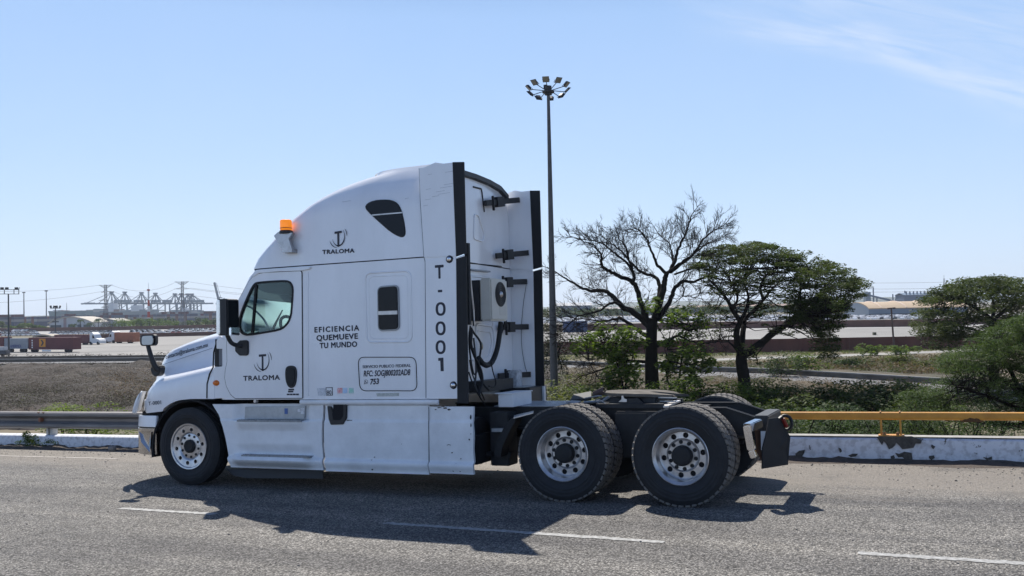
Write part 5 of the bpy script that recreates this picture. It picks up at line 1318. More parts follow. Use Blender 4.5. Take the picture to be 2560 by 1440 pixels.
# ---- the bare tree
def Z1(p): return (1360+p[0]/2.667, 480+p[1]/2.667)
D_B = 64
bt = GD(1630, 1083, D_B); bare = empty('bare_tree', (bt.x, bt.y, GZ0), 'tall leafless tree with a thick dark trunk and wide fan of bare twigs', 'tree')
tm = MB(); sk_ = MB(); tw = MB()
tpath = [(1634, 1090), (1632, 1000), (1629, 930), (1628, 855), (1630, 812)]
tp = pix(tpath, D_B); limb(tm, tp[:4], .58, .40, 14); limb(tm, tp[3:]+[GD(1632, 796, D_B)], .40, .36, 12)
for a_ in range(6):
    t = a_*PI/3; q = tp[0]; tm.tube([q+Vector((math.cos(t)*.9, math.sin(t)*.9, -.3)), q+Vector((math.cos(t)*.55, math.sin(t)*.55, .3)), q+Vector((math.cos(t)*.3, math.sin(t)*.3, 1.3))], (.22, .12), 7)
LB = [([(705, 900), (620, 820), (520, 760), (450, 690), (400, 660), (300, 655), (200, 610), (110, 550), (20, 500)], .26, .03, 3),
 ([(700, 880), (660, 780), (620, 650), (590, 600), (500, 560), (420, 520), (380, 480), (385, 440), (350, 370), (290, 320), (190, 285)], .22, .02, -3),
 ([(590, 600), (600, 560), (560, 480), (470, 410), (380, 340), (280, 300), (150, 270)], .13, .02, 2),
 ([(600, 560), (570, 450), (540, 360), (500, 290), (465, 195)], .10, .02, -4),
 ([(745, 830), (765, 700), (770, 620), (730, 560), (640, 530), (580, 470), (500, 380), (420, 300), (300, 230)], .19, .02, 4),
 ([(735, 850), (790, 680), (800, 600), (820, 540)], .27, .2, 0),
 ([(815, 545), (760, 490), (730, 420), (690, 330), (650, 250), (585, 215)], .13, .02, -3),
 ([(825, 540), (860, 500), (860, 440), (830, 340), (790, 290), (735, 225)], .11, .02, 4),
 ([(840, 535), (880, 430), (910, 340), (950, 250), (980, 150), (1035, 65)], .14, .02, 1),
 ([(840, 535), (920, 470), (1000, 410), (1060, 300), (1130, 240), (1265, 172)], .13, .02, -3),
 ([(840, 540), (960, 450), (1060, 360), (1150, 300), (1245, 250)], .10, .02, 4),
 ([(760, 860), (830, 740), (870, 650), (920, 600), (1000, 600), (1080, 560), (1150, 520), (1210, 460)], .20, .03, 2),
 ([(870, 550), (1000, 500), (1080, 430), (1150, 400)], .08, .02, -3),
 ([(930, 610), (925, 690), (870, 740)], .06, .02, 1), ([(920, 690), (990, 700), (1060, 720), (1130, 770)], .04, .01, 3),
 ([(750, 1030), (850, 980), (900, 960), (960, 990), (1050, 1010), (1150, 1000), (1210, 990)], .13, .02, -2),
 ([(680, 960), (600, 900), (510, 840), (470, 850), (380, 862), (290, 850), (120, 830)], .16, .02, 2),
 ([(560, 790), (480, 740), (430, 750), (350, 800), (230, 830), (150, 900), (60, 990)], .12, .02, -3),
 ([(690, 1130), (540, 1130), (470, 1160), (380, 1190), (260, 1220), (180, 1270)], .13, .03, 2),
 ([(540, 1130), (450, 1080), (330, 1100), (240, 1150)], .05, .01, 1), ([(400, 860), (300, 930), (220, 980), (90, 985)], .05, .01, -1), ([(700, 700), (660, 760), (720, 640)], .05, .02, 1)]
segs = []
for i, (pth, r0, r1, am) in enumerate(LB):
    random.seed(100+i); P = [GD(*Z1((p[0], p[1]+(18 if p[1] < 330 else 0))), D_B+am*1.3*(k/(len(pth)-1))) for k, p in enumerate(pth)]
    pts = limb(tm, P, r0*.95, r1*.8, 7, .05); segs.append((pts, r0, r1))
random.seed(42)
cen = GD(1630, 830, D_B)
def twig(p, d, ln_, r, lev, mb):
    m = 4; pts = [p]; q = p; dd = d.copy()
    for k in range(m):
        dd = (dd+Vector((random.uniform(-.17, .17), random.uniform(-.17, .17), random.uniform(-.12, .16)))).normalized(); q = q+dd*ln_/m; pts.append(q)
    mb.tube(pts, (r, r*.4), 4 if r > .02 else 3)
    if lev > 0:
        for k in range(random.choice((4, 5, 5)) if lev > 1 else random.choice((4, 5))):
            j = random.uniform(.25, 1)*m; b = pts[min(int(j), m-1)].lerp(pts[min(int(j)+1, m)], j % 1)
            s_ = dd.cross(Vector((random.uniform(-1, 1), random.uniform(-1, 1), random.uniform(-.3, 1)))).normalized()
            twig(b, (dd*.9+s_*.6+Vector((0, 0, .12))).normalized(), ln_*random.uniform(.4, .62), max(r*.55, .009), lev-1, mb)
for pts, r0, r1 in segs:
    if r1 >= .1: continue
    L_ = sum((b-a).length for a, b in zip(pts, pts[1:])); n_ = int(L_*3.4)+3
    for k in range(n_):
        t = random.uniform(.22, 1)**.85; j = t*(len(pts)-1); a = pts[min(int(j), len(pts)-2)]; b = pts[min(int(j)+1, len(pts)-1)]; d = (b-a).normalized()
        out = (a-cen); out.normalize(); s_ = d.cross(Vector((random.uniform(-1, 1), random.uniform(-1, 1), random.uniform(-1, 1)))).normalized()
        twig(a, (d*.5+s_*.85+out*.3+Vector((0, 0, .05))).normalized(), random.uniform(.8, 2.0)*(1.15-.5*t), .024 if r0 > .1 else .018, 2, tw)
tm.build('trunk', M_bark, bare, smooth=70); tw.build('twigs', M_bark2, bare, fix=False)

# ---- leafy trees
def leafy(name, label, cat, depth, base_uv, limbs_, regions, leafm, seed, group=None, brm=M_bark, dspread=3.0, stick=.035, base=None, nbr=3):
    random.seed(seed); b = base or GD(*base_uv, depth); r = empty(name, (b.x, b.y, GZ0), label, cat, group)
    tm = MB(); ends = []
    for i, (pth, r0, r1, am) in enumerate(limbs_):
        P = [GD(u, v, depth+am*(k/max(1, len(pth)-1))) for k, (u, v) in enumerate(pth)]; pts = limb(tm, P, r0, r1, 9 if r0 > .2 else 6, .02); ends += pts[len(pts)//3:] if i else pts[-3:]
    lv = Leaves()
    for poly, n, rad_, per, size, flat, ds in regions:
        for (u, v) in sample(poly, n):
            c = GD(u, v, depth+random.gauss(0, ds)); rr = rad_*random.uniform(.6, 1.4)
            lv.cloud(c, (rr, rr, rr*flat), int(per*random.uniform(.6, 1.3)), size, shell=.7, up=.6)
            if ends and random.random() < .7:
                e = min(random.sample(ends, min(len(ends), 14)), key=lambda q: (q-c).length+max(0, q.z-c.z)*1.2)
                m_ = e.lerp(c, .55)+Vector((random.uniform(-.3, .3), random.uniform(-.3, .3), -.12*(c-e).length))
                if (c-e).length < 3.2: tm.tube([e, m_, c], (stick*1.1, stick*.35), 4)
    tm.build('trunk', brm, r, smooth=70); lv.build('crown', leafm, r); return r
M_um = leafmat('umbrella_leaf', (.024, .042, .012), (.075, .10, .026), .30, .9)
M_leafg = leafmat('vine_leaf', (.04, .075, .014), (.14, .20, .03), .42, 1.2)
M_round = leafmat('round_tree_leaf', (.026, .044, .014), (.080, .10, .030), .25, .7)
M_feather = leafmat('feathery_leaf', (.026, .052, .017), (.082, .118, .036), .28, .8)
M_olive = leafmat('olive_shrub_leaf', (.05, .07, .02), (.13, .14, .04), .32, 1.0)
M_dkgreen = leafmat('dark_shrub_leaf', (.011, .028, .008), (.055, .095, .020), .24, 1.0)
M_dry = leafmat('dry_grass', (.075, .052, .033), (.16, .11, .065), .2, .5)
M_grey = leafmat('grey_scrub', (.020, .017, .015), (.062, .046, .036), .10, .045)
M_bright = leafmat('bright_leaf', (.055, .09, .018), (.17, .22, .045), .4, 3)
M_thick = leafmat('thicket_leaf', (.018, .036, .009), (.095, .125, .028), .28, .35)
def Z2(*pp): return [(1700+x/3.272, 580+y/3.272) for x, y in pp]
def Z3(*pp): return [(2100+x/3.2, 650+y/3.2) for x, y in pp]
D_U = 64
leafy('umbrella_tree', 'dark green flat-topped tree with forked trunk, right of the bare tree', 'tree', D_U, (1868, 1083),
 [(Z2((565, 1650), (548, 1400), (520, 1200), (500, 1060), (500, 1000)), .50, .36, 0), (Z2((495, 1010), (468, 900), (465, 800), (490, 730), (430, 640), (390, 560), (320, 470), (240, 390)), .26, .05, -4),
  (Z2((500, 1000), (505, 900), (518, 800), (530, 720), (600, 650), (680, 560), (740, 480), (820, 400)), .24, .05, 4), (Z2((520, 1010), (650, 920), (750, 840), (850, 770), (930, 700), (1000, 620), (1100, 540), (1250, 440)), .30, .05, 3),
  (Z2((850, 770), (930, 740), (1060, 690), (1200, 660), (1330, 640)), .16, .04, -3), (Z2((490, 730), (540, 640), (560, 520), (520, 400), (560, 300)), .15, .04, 2), (Z2((430, 640), (470, 540), (430, 430), (380, 340)), .11, .03, 3),
  (Z2((680, 560), (660, 440), (720, 340), (820, 260)), .12, .03, -2), (Z2((1000, 620), (980, 500), (1020, 400), (1060, 320)), .12, .03, 2), (Z2((490, 1000), (400, 900), (340, 880), (250, 890)), .07, .02, -1), (Z2((560, 960), (620, 1010), (640, 1080)), .05, .02, 1)],
 [(Z2((100, 210), (250, 150), (400, 112), (600, 85), (760, 100), (950, 160), (1010, 230), (1150, 235), (1300, 275), (1420, 350), (1530, 430), (1480, 500), (1250, 430), (1000, 350), (700, 260), (400, 260), (250, 300), (100, 310)), 300, .60, 130, .15, .26, 2.6),
  (Z2((200, 300), (1000, 300), (1400, 400), (1500, 520), (1350, 640), (900, 560), (520, 500), (230, 520)), 270, .50, 95, .15, .26, 2.8),
  (Z2((850, 500), (1350, 560), (1380, 640), (1280, 800), (1150, 860), (900, 640)), 190, .52, 105, .15, .3, 2.4),
  (Z2((1080, 820), (1290, 860), (1310, 990), (1200, 1050), (1090, 1000)), 44, .45, 90, .15, .5, 1.2),
  (Z2((560, 560), (900, 580), (1050, 720), (900, 880), (640, 780)), 56, .40, 70, .15, .28, 2.0),
  (Z2((240, 560), (400, 600), (440, 860), (330, 900), (200, 700)), 32, .38, 60, .15, .28, 1.8),
  (Z2((480, 900), (640, 960), (660, 1080), (500, 1030)), 14, .35, 40, .18, .5, .8), (Z2((560, 80), (1100, 170), (1540, 440), (1500, 470), (1050, 190), (560, 100)), 26, .35, 26, .2, .4, 2)], M_um, 3)
leafy('round_tree', 'broad round-crowned dark tree standing at the right edge behind the feathery one', 'tree', 88, (2482, 900),
 [([(2486, 960), (2482, 880), (2478, 840), (2482, 800)], .5, .3, 0), ([(2482, 800), (2440, 770), (2400, 750), (2360, 745)], .2, .04, -3), ([(2482, 800), (2484, 760), (2470, 725)], .2, .04, 2), ([(2482, 800), (2520, 770), (2560, 745), (2600, 730)], .2, .04, 3), ([(2480, 840), (2420, 820), (2350, 805), (2310, 810)], .16, .04, 2), ([(2482, 830), (2540, 800), (2620, 790)], .16, .04, -2), ([(2440, 770), (2430, 740), (2400, 720)], .1, .03, 1)],
 [(Z3((640, 350), (740, 245), (860, 205), (960, 172), (1180, 150), (1290, 145), (1470, 175), (1750, 230), (1750, 380), (1200, 300), (800, 360)), 260, .9, 110, .24, .38, 3.5), (Z3((600, 400), (1200, 330), (1750, 330), (1750, 640), (1300, 640), (700, 600), (560, 560)), 270, .85, 100, .24, .4, 3.5), (Z3((600, 560), (1300, 600), (1300, 760), (1050, 760), (760, 700), (640, 640)), 80, .7, 80, .24, .45, 2)], M_round, 5)
leafy('feathery_tree', 'nearest feathery-leaved tree leaning in from the right edge above the yellow rail', 'tree', 36, (2600, 1200),
 [([(2640, 1300), (2620, 1150), (2590, 1050), (2560, 990)], .3, .18, 0), ([(2590, 1050), (2520, 1010), (2450, 985), (2380, 960)], .10, .02, -2), ([(2580, 1020), (2520, 960), (2470, 930), (2400, 905)], .09, .02, 1), ([(2560, 990), (2520, 920), (2490, 870), (2480, 840)], .10, .02, 2), ([(2560, 990), (2570, 900), (2560, 830)], .10, .02, -1), ([(2600, 1060), (2500, 1060), (2420, 1050), (2340, 1030)], .08, .02, 0)],
 [(Z3((740, 800), (900, 730), (1050, 700), (1150, 590), (1300, 510), (1470, 440), (1700, 420), (1700, 900), (1300, 860), (1000, 880), (820, 900)), 330, .42, 130, .08, .3, 1.4), (Z3((900, 860), (1700, 850), (1700, 1350), (1200, 1340), (800, 1200), (700, 1080)), 300, .42, 120, .08, .32, 1.4), (Z3((500, 1060), (800, 1020), (900, 1230), (640, 1290), (520, 1200)), 110, .38, 100, .075, .35, 1.0)], M_feather, 8, stick=.014)
leafy('dark_tree', 'small dark bushy tree half hidden behind the lamp mast', 'tree', 75, (1385, 1000),
 [([(1390, 1050), (1388, 950), (1384, 880), (1380, 830)], .2, .05, 0), ([(1386, 900), (1400, 870), (1412, 850)], .08, .02, 1)],
 [([(1352, 790), (1385, 765), (1400, 800), (1412, 850), (1425, 890), (1415, 950), (1352, 960)], 60, .6, 60, .22, .7, 1.2)], leafmat('dull_leaf', (.022, .03, .018), (.055, .06, .032), .2, 1), 9)
def Z8(*pp): return [(1380+x/4.923, 720+y/4.923) for x, y in pp]
leafy('leafy_shrub', 'tall green broad-leaved shrub growing left of the bare trunk', 'shrub', 62, (1540, 1090),
 [([(1570, 1090), (1560, 980), (1540, 900), (1510, 850)], .1, .03, 0), ([(1560, 980), (1580, 900), (1590, 840)], .08, .02, 1), ([(1560, 1000), (1500, 950), (1470, 900)], .06, .02, -1)],
 [(Z8((600, 440), (900, 420), (1130, 560), (1140, 700), (900, 860), (620, 800), (280, 800), (270, 640), (560, 520)), 62, .45, 42, .30, .7, 1.2), (Z8((520, 700), (1020, 800), (1000, 1000), (560, 860)), 34, .4, 36, .28, .7, 1.0), (Z8((700, 960), (1040, 980), (1080, 1180), (640, 1230), (620, 1120)), 44, .45, 44, .28, .7, 1.2)], M_leafg, 12)
leafy('leafy_shrub', 'tall green broad-leaved shrub growing right of the bare trunk', 'shrub', 62, (1700, 1090),
 [([(1690, 1090), (1695, 1000), (1700, 930), (1710, 860), (1720, 800)], .1, .03, 0), ([(1695, 1000), (1730, 930), (1745, 890)], .07, .02, 1), ([(1690, 1010), (1665, 930), (1670, 860)], .07, .02, -1)],
 [(Z8((1500, 260), (1750, 230), (1900, 400), (1950, 560), (1700, 640), (1400, 560), (1320, 420)), 46, .42, 34, .28, .7, 1.2), (Z8((1340, 640), (1800, 660), (2000, 900), (2000, 1080), (1850, 1180), (1420, 1180), (1330, 960)), 80, .45, 42, .28, .7, 1.3), (Z8((1130, 150), (1300, 100), (1350, 260), (1200, 280), (1040, 200)), 12, .4, 30, .28, .7, 1.0)], M_leafg, 13)
# ---- shrubs on the embankment and the low ground
def shrub(u, v, depth, w, h, leafm, label, group, per=420, size=.2, seed=0, flat=.8, name='shrub', sticks=5):
    """w, h in metres; (u, v) = middle of its top edge"""
    random.seed(seed); top = GD(u, v, depth); g0 = max(GZ0, top.z-h*1.15); b = Vector((top.x, top.y, g0)); r = empty(name, b, label, 'shrub', group)
    lv = Leaves(); n = max(5, int(w*h*1.6)+4)
    for k in range(n):
        t = random.random(); c = b+Vector((random.gauss(0, w*.26), random.gauss(0, w*.22), (top.z-g0)*(.18+.66*t))); rr = (.22+.15*random.random())*min(w, h)
        lv.cloud(c, (rr*1.2, rr*1.2, rr*flat), int(per/n*1.6), size, shell=.85, up=.75)
    st_ = MB()
    for k in range(sticks): 
        a = random.uniform(0, 2*PI); st_.tube([b+Vector((0, 0, -.2)), b+Vector((math.cos(a)*w*.12, math.sin(a)*w*.12, (top.z-g0)*.45)), b+Vector((math.cos(a)*w*.3, math.sin(a)*w*.3, (top.z-g0)*.85))], (.03, .01), 4)
    st_.build('stem', M_bark2, r, smooth=60); lv.build('foliage', leafm, r); return r
G1 = 'shrubs on the slope beyond the parapet'
rows_ = [  # u, v(top), depth, w, h, material, words, leaf size
 (2166, 940, 62, 2.2, 2.4, M_leafg, 'light green rounded shrub beside the lower ramp road', .24), (2222, 962, 55, 3.0, 2.6, M_dkgreen, 'dark spiky shrub in front of the lower ramp road', .32),
 (2075, 952, 58, 3.2, 3.2, M_dkgreen, 'large dark shrub in front of the flat-topped tree trunk', .24), (1990, 965, 60, 3.4, 3, M_leafg, 'mid green shrub left of the large dark shrub', .24),
 (1920, 930, 61, 2.6, 3.2, M_leafg, 'upright green shrub right beside the flat-topped tree trunk', .22), (1950, 880, 110, 4.2, 3, M_dkgreen, 'dark shrub against the foot of the brown fence, below the flat-topped tree', .34),
 (2010, 882, 112, 4, 2.6, M_leafg, 'green shrub against the brown fence, right of the dark one', .34), (2176, 862, 150, 4, 2.2, M_leafg, 'small green shrub at the foot of the brown fence', .36),
 (2262, 866, 150, 4.4, 2.0, M_leafg, 'small green shrub by the wooden lamp pole', .36), (2125, 892, 120, 4.6, 2.4, M_dkgreen, 'dark green bush beside the pale service road', .34),
 (2245, 890, 122, 4.0, 2.2, M_olive, 'olive bush below the pale service road', .34), (2290, 905, 118, 3.2, 1.8, M_olive, 'yellowish bush on the dry bank below the pale service road', .32),
 (1420, 935, 66, 3.4, 2.4, M_olive, 'yellow-green bush at the foot of the lamp mast', .24), (1470, 950, 60, 3, 2.2, M_olive, 'olive bush between the lamp mast and the bare tree', .22)]
for k, (u, v, d, w, h, m_, lab, sz) in enumerate(rows_): shrub(u, v, d, w, h, m_, lab, None, 900, sz, 60+k)
random.seed(77)
for k in range(34):
    u = 1390+k*27+random.uniform(-14, 14); d = random.uniform(40, 60); v = 772-.019*(u-1280)+random.uniform(4.3, 6.6)/d*FPX
    m_ = random.choice((M_dkgreen, M_thick, M_thick, M_dkgreen)) if u > 1850 else random.choice((M_olive, M_dry, M_thick))
    shrub(u, v, d, random.uniform(3.6, 6.4), random.uniform(2.4, 4.2), m_, {M_dkgreen: 'dark green', M_olive: 'olive', M_thick: 'mid green', M_dry: 'dry brown'}[m_]+' bush, %s from the left in the thicket beyond the parapet' % ordn(k+1), 'thicket bushes beyond the parapet', 2400, .24, 200+k)
for k in range(16):
    u = 1960+k*40+random.uniform(-10, 10); d = random.uniform(26, 34); v = 772-.019*(u-1280)+random.uniform(3.3, 3.75)/d*FPX
    shrub(u, v, d, random.uniform(1.6, 2.8), random.uniform(1.2, 2), random.choice((M_dkgreen, M_thick, M_dkgreen, M_feather)), 'leafy bush, %s from the left among those under the yellow rail' % ordn(k+1), 'bushes seen under the yellow rail', 900, .09, 300+k)
for k, (u, v, w_, m_) in enumerate(((1412, 948, 3.4, M_olive), (1452, 962, 2.6, M_leafg), (1506, 958, 3, M_leafg), (1556, 966, 3, M_dkgreen), (1668, 948, 3.2, M_leafg), (1712, 936, 3.4, M_leafg), (1752, 950, 3, M_dkgreen), (1800, 962, 2.6, M_thick), (1836, 952, 2.4, M_leafg), (1896, 946, 3.2, M_leafg), (1930, 958, 3, M_leafg), (2030, 968, 3.4, M_dkgreen))):
    shrub(u, v, 58+k % 4, w_, 2.6, m_, 'green bush, %s from the left of those around the feet of the two middle trees' % ordn(k+1), 'bushes around the feet of the middle trees', 1300, .22, 500+k)
shrub(212, 998, 24, 2.0, 1.5, M_bright, 'bright yellow-green bush rising behind the corrugated guardrail', None, 3200, .075, 400)
shrub(165, 1010, 24, 1.3, 1.0, M_bright, 'low left lobe of bright bush behind the guardrail', None, 1600, .075, 401)
# green weeds rooted in the kerb
wd = PY(76, 1112, 3.5); wr = empty('kerb_weed', (wd.x, wd.y, 0), 'tuft of green weeds growing over the white kerb in front of the guardrail', 'weeds', road=True)
lv = Leaves(); random.seed(5)
for k in range(9): lv.cloud((wd.x+random.gauss(0, .08), wd.y+random.uniform(-.08, .02), .05+random.random()*.2), (.1, .07, .09), 70, .05, up=0, asp=.28)
for k in range(4): lv.cloud((wd.x+.42+random.gauss(0, .1), wd.y, .06+random.random()*.09), (.08, .05, .05), 50, .035, up=0, asp=.3)
for k in range(3): lv.cloud((wd.x-.33+random.gauss(0, .06), wd.y, .05+random.random()*.05), (.07, .05, .04), 40, .035, up=0, asp=.3)
lv.build('foliage', leafmat('weed_leaf', (.04, .07, .02), (.12, .16, .05), .35, 6), wr)
# ---- ground cover as masses
def bed(name, poly, m_, hgt, step, seed, base=.3, freq=.16):
    """rolling matted surface under a mass of scrub"""
    P = [GZ(*p) for p in poly]; xs_ = [p.x for p in P]; ys_ = [p.y for p in P]; nx = int((max(xs_)-min(xs_))/step); ny = int((max(ys_)-min(ys_))/step); vs = []; pp = [(p.x, p.y) for p in P]; fs = []
    ins = []
    for j in range(ny+1):
        for i in range(nx+1):
            x, y = min(xs_)+i*step, min(ys_)+j*step; i_ = inpoly(x, y, pp); ins.append(i_)
            h = base+hgt*(.5+.7*noise.noise(Vector((x*freq, y*freq, seed)))+.45*noise.noise(Vector((x*freq*3.5, y*freq*3.5, seed)))+.3*noise.noise(Vector((x*2, y*2, seed)))) if i_ else -.3
            vs.append(Vector((x, y, GZ0+max(h, .02) if i_ else GZ0-.3)))
    for j in range(ny):
        for i in range(nx):
            a = j*(nx+1)+i
            if ins[a] or ins[a+1] or ins[a+nx+1] or ins[a+nx+2]: fs.append((a, a+1, a+nx+2, a+nx+1))
    return MB().add(vs, fs).build(name, m_, kind='stuff', base=tuple(P[0]), fix=False, smooth=80)
def cover(name, poly, n, m_, hgt, size, seed, per=26, wid=1.0):
    random.seed(seed); lv = Leaves()
    for (u, v) in sample(poly, n):
        p = GZ(u, v); s_ = random.uniform(.5, 1.3); lv.cloud((p.x, p.y, GZ0+hgt*s_*.45), (wid*s_, wid*s_, hgt*s_*.55), per, size, shell=.6, up=.35, asp=.25)
    c = GZ(*poly[0]); return tag(lv.build(name, m_, kind='stuff', base=(c.x, c.y, GZ0)), None, None)
M_bed = mat('scrub_mat', (.048, .036, .029), .95, var=.5, vscale=.07, dirt=(.018, .016, .015), bump=1, bscale=2.2)
bed('scrub_bed', [(-80, 926), (520, 925), (520, 1075), (-80, 1075)], M_bed, 1.2, .75, 2, .25)
bed('scrub_bed', [(521, 925), (1405, 930), (1405, 1080), (521, 1080)], M_bed, .9, .9, 3, .2)
cover('dry_scrub', [(500, 925), (1405, 930), (1405, 1060), (500, 1060)], 700, M_grey, 1.9, .2, 21, 60, 1.9)
cover('dry_scrub', [(-80, 925), (500, 924), (500, 1060), (-80, 1060)], 2600, M_grey, 1.9, .14, 1, 110, 1.9)
cover('dry_scrub', [(-80, 918), (560, 916), (560, 924), (-80, 924)], 260, M_grey, .8, .4, 2, 26, .9)
cover('reddish_scrub', [(230, 955), (500, 950), (500, 1040), (250, 1020)], 200, leafmat('red_brown_scrub', (.10, .06, .035), (.19, .12, .07), .2, .4), 2.2, .2, 3, 60, 1.5)
cover('green_scrub', [(-80, 980), (400, 960), (460, 1060), (-80, 1060)], 170, leafmat('dull_green_scrub', (.05, .055, .03), (.11, .115, .055), .2, .4), 2.0, .2, 4, 60, 1.4)
M_bed2 = mat('grass_mat', (.085, .062, .038), .95, var=.5, vscale=.16, dirt=(.035, .04, .02), bump=1, bscale=2.5)
bed('grass_bed', [(1400, 925), (1756, 951), (2100, 968), (2337, 986), (2337, 1075), (1380, 1075)], M_bed2, .8, .6, 5, .1)
bed('grass_bed', [(1420, 927), (1500, 923), (1756, 915), (2036, 905), (2256, 898), (2500, 892), (2500, 968), (2350, 958), (2100, 941), (1756, 925)], M_bed2, .35, .9, 7, .05)
cover('dry_grass', [(1420, 925), (1756, 950), (2100, 966), (2337, 984), (2337, 1060), (1380, 1060)], 1300, M_dry, 1.3, .2, 5, 60, 1.1)
cover('dry_grass', [(1400, 928), (1500, 923), (1756, 913), (2036, 904), (2256, 897), (2400, 893), (2400, 940), (2100, 934), (1756, 918)], 900, M_dry, .75, .4, 6, 24, 1.1)
cover('green_grass', [(1500, 922), (1756, 915), (2036, 906), (2400, 895), (2400, 940), (2100, 934), (1756, 922)], 420, M_thick, .8, .3, 7, 30, 1.0)
cover('verge_grass', [(1400, 892), (1761, 886), (2241, 878), (2400, 874), (2400, 876), (2241, 881), (1761, 893), (1400, 902)], 300, M_olive, .4, .4, 8, 22, 1.2)
cover('fence_creeper', [(1990, 856), (2400, 838), (2400, 843), (1990, 862)], 20, M_dkgreen, .6, .4, 9, 14, .8)
cover('yard_weeds', [(-50, 893), (420, 890), (420, 893.5), (-50, 896.5)], 130, M_grey, .8, .4, 10, 14, .7)
# ================================================================ MASTS, LAMPS, PORT, VEHICLES, BUILDINGS
M_mast = mat('weathered_grey_steel', (.10, .098, .10), .6, metal=.3, var=.25, vscale=2)
M_lamp = mat('floodlight_housing', (.03, .03, .035), .5)
M_lens = mat('floodlight_glass', (.30, .28, .25), .25, spec=.6, var=.2, vscale=8)
# high mast with a ring of floodlights
mb0 = GD(1388, 1090, 64.5); top = GD(1371, 236, 64.5); top = Vector((mb0.x, mb0.y, top.z)); D_M = 64.5
mast = empty('floodlight_mast', (mb0.x, mb0.y, GZ0), 'very tall grey pole behind the cab with a ring of floodlights', 'floodlight mast')
MB().cyl((mb0.x, mb0.y, GZ0), (mb0.x, mb0.y, top.z+.6), .30, .10, 16).build('pole', M_mast, mast, smooth=60)
ctr = Vector((mb0.x, mb0.y, GD(1372, 222, D_M).z))
hub = MB().cyl(ctr+Vector((0, 0, -.30)), ctr+Vector((0, 0, .32)), .26, .24, 12).cyl(ctr+Vector((0, 0, -.15)), ctr+Vector((0, 0, -.02)), .42, .42, 14).box((ctr.x-.30, ctr.y-.12, ctr.z+.1), (ctr.x-.1, ctr.y+.1, ctr.z+.42)).build('head_frame', M_lamp, mast, smooth=40)
MB().cyl(ctr+Vector((-.12, 0, .4)), ctr+Vector((-.12, 0, .85)), .015, n=5).build('lightning_rod', M_lamp, mast)
for k in range(10):
    a = rad(36*k+10+23); d = Vector((math.cos(a), math.sin(a), 0)); t = Vector((-d.y, d.x, 0)); e = ctr+d*1.20+Vector((0, 0, -.36*d.dot(RG.col[2])))
    arm = MB().tube([ctr+d*.3, e], .028, 6).build('lamp_arm', M_lamp, mast)
    n_ = (d*.70+Vector((0, 0, -.70))).normalized(); u_ = n_.cross(t).normalized(); c0 = e+d*.20+Vector((0, 0, .12))
    q = MB(); hw_, hh_ = .23, .23
    q.add([c0+t*sx*hw_*f+u_*sy*hh_*f+n_*z for z, f in ((-.12, .6), (.04, 1.0)) for sx, sy in ((-1, -1), (1, -1), (1, 1), (-1, 1))], [(0, 1, 2, 3), (7, 6, 5, 4), (0, 4, 5, 1), (1, 5, 6, 2), (2, 6, 7, 3), (3, 7, 4, 0)])
    hd_ = q.build('floodlight', M_lamp, mast)
    MB().add([c0+t*sx*hw_*.86+u_*sy*hh_*.86+n_*.046 for sx, sy in ((-1, -1), (1, -1), (1, 1), (-1, 1))], [(0, 1, 2, 3)]).build('lens', M_lens, hd_)
    MB().tube([c0+t*hw_*1.05, e+t*hw_*.9-d*.05, e-t*hw_*.9-d*.05, c0-t*hw_*1.05], .018, 5).build('yoke', M_lamp, hd_)
# lamp poles of the left yard
def scale_at(u, v): p = GZ(u, v); return p
bp_ = GZ(22, 891); dl = (bp_-CAM).dot(RG.col[2]); pxm = FPX/dl
def PD(u, v, d): return GD(u, v, d)
lp = empty('yard_lamp', bp_, 'yard lamp pole with floodlights on a square frame, far left', 'lamp post')
M_pole = mat('dark_pole', (.05, .055, .065), .7)
a, b = PD(22, 891, dl), PD(22, 735, dl); MB().cyl((bp_.x, bp_.y, GZ0), (bp_.x, bp_.y, b.z), .20, .14, 8).build('pole', M_pole, lp)
fm = MB()
for (u0, v0, u1, v1) in ((-6, 724, 48, 724), (-6, 735, 48, 735), (-2, 724, -2, 735), (11, 724, 11, 735), (35, 724, 35, 735), (47, 724, 47, 735), (46, 724, 49, 719)): fm.bar(PD(u0, v0, dl), PD(u1, v1, dl), .12)
fm.build('lamp_frame', M_pole, lp)
for u in (5, 17, 41): 
    c = PD(u, 721, dl); MB().bar(c+Vector((-.35, 0, 0)), c+Vector((.35, 0, 0)), .4, .5).build('floodlight', M_lamp, lp)
bp2 = GZ(139, 836); d2 = (bp2-CAM).dot(RG.col[2])
lp2 = empty('yard_lamp', bp2, 'slimmer yard lamp pole with splayed floodlights before the arched building', 'lamp post')
MB().cyl((bp2.x, bp2.y, GZ0), (bp2.x, bp2.y, PD(138, 764, d2).z), .30, .22, 8).build('pole', M_pole, lp2)
MB().bar(PD(126, 771, d2), PD(150, 771, d2), .25).build('lamp_frame', M_pole, lp2)
for u, s_ in ((128, -1), (134, 1), (143, -1), (149, 1)): MB().bar(PD(u, 770, d2), PD(u+s_*2, 764, d2), .9, .5).build('floodlight', M_lamp, lp2)
for u, v0, v1, lab in ((60, 731.5, 790, 'thin far mast left of the other one, over the container yard'), (116, 727.5, 790, 'taller thin far mast standing above the container yard')):
    d = 1100; r = empty('high_mast', (PD(u, v1, d).x, PD(u, v1, d).y, GZ0), lab, 'mast'); p = PD(u, v1, d); q = PD(u, v0, d)
    MB().cyl((p.x, p.y, GZ0), (p.x, p.y, q.z), .75, .5, 6).build('pole', mat('far_steel', (.16, .17, .19), .7), r); MB().cyl((p.x, p.y, q.z-.5), (p.x, p.y, q.z+.7), 1.9, 1.6, 8).build('lamp_ring', M_lamp, r)
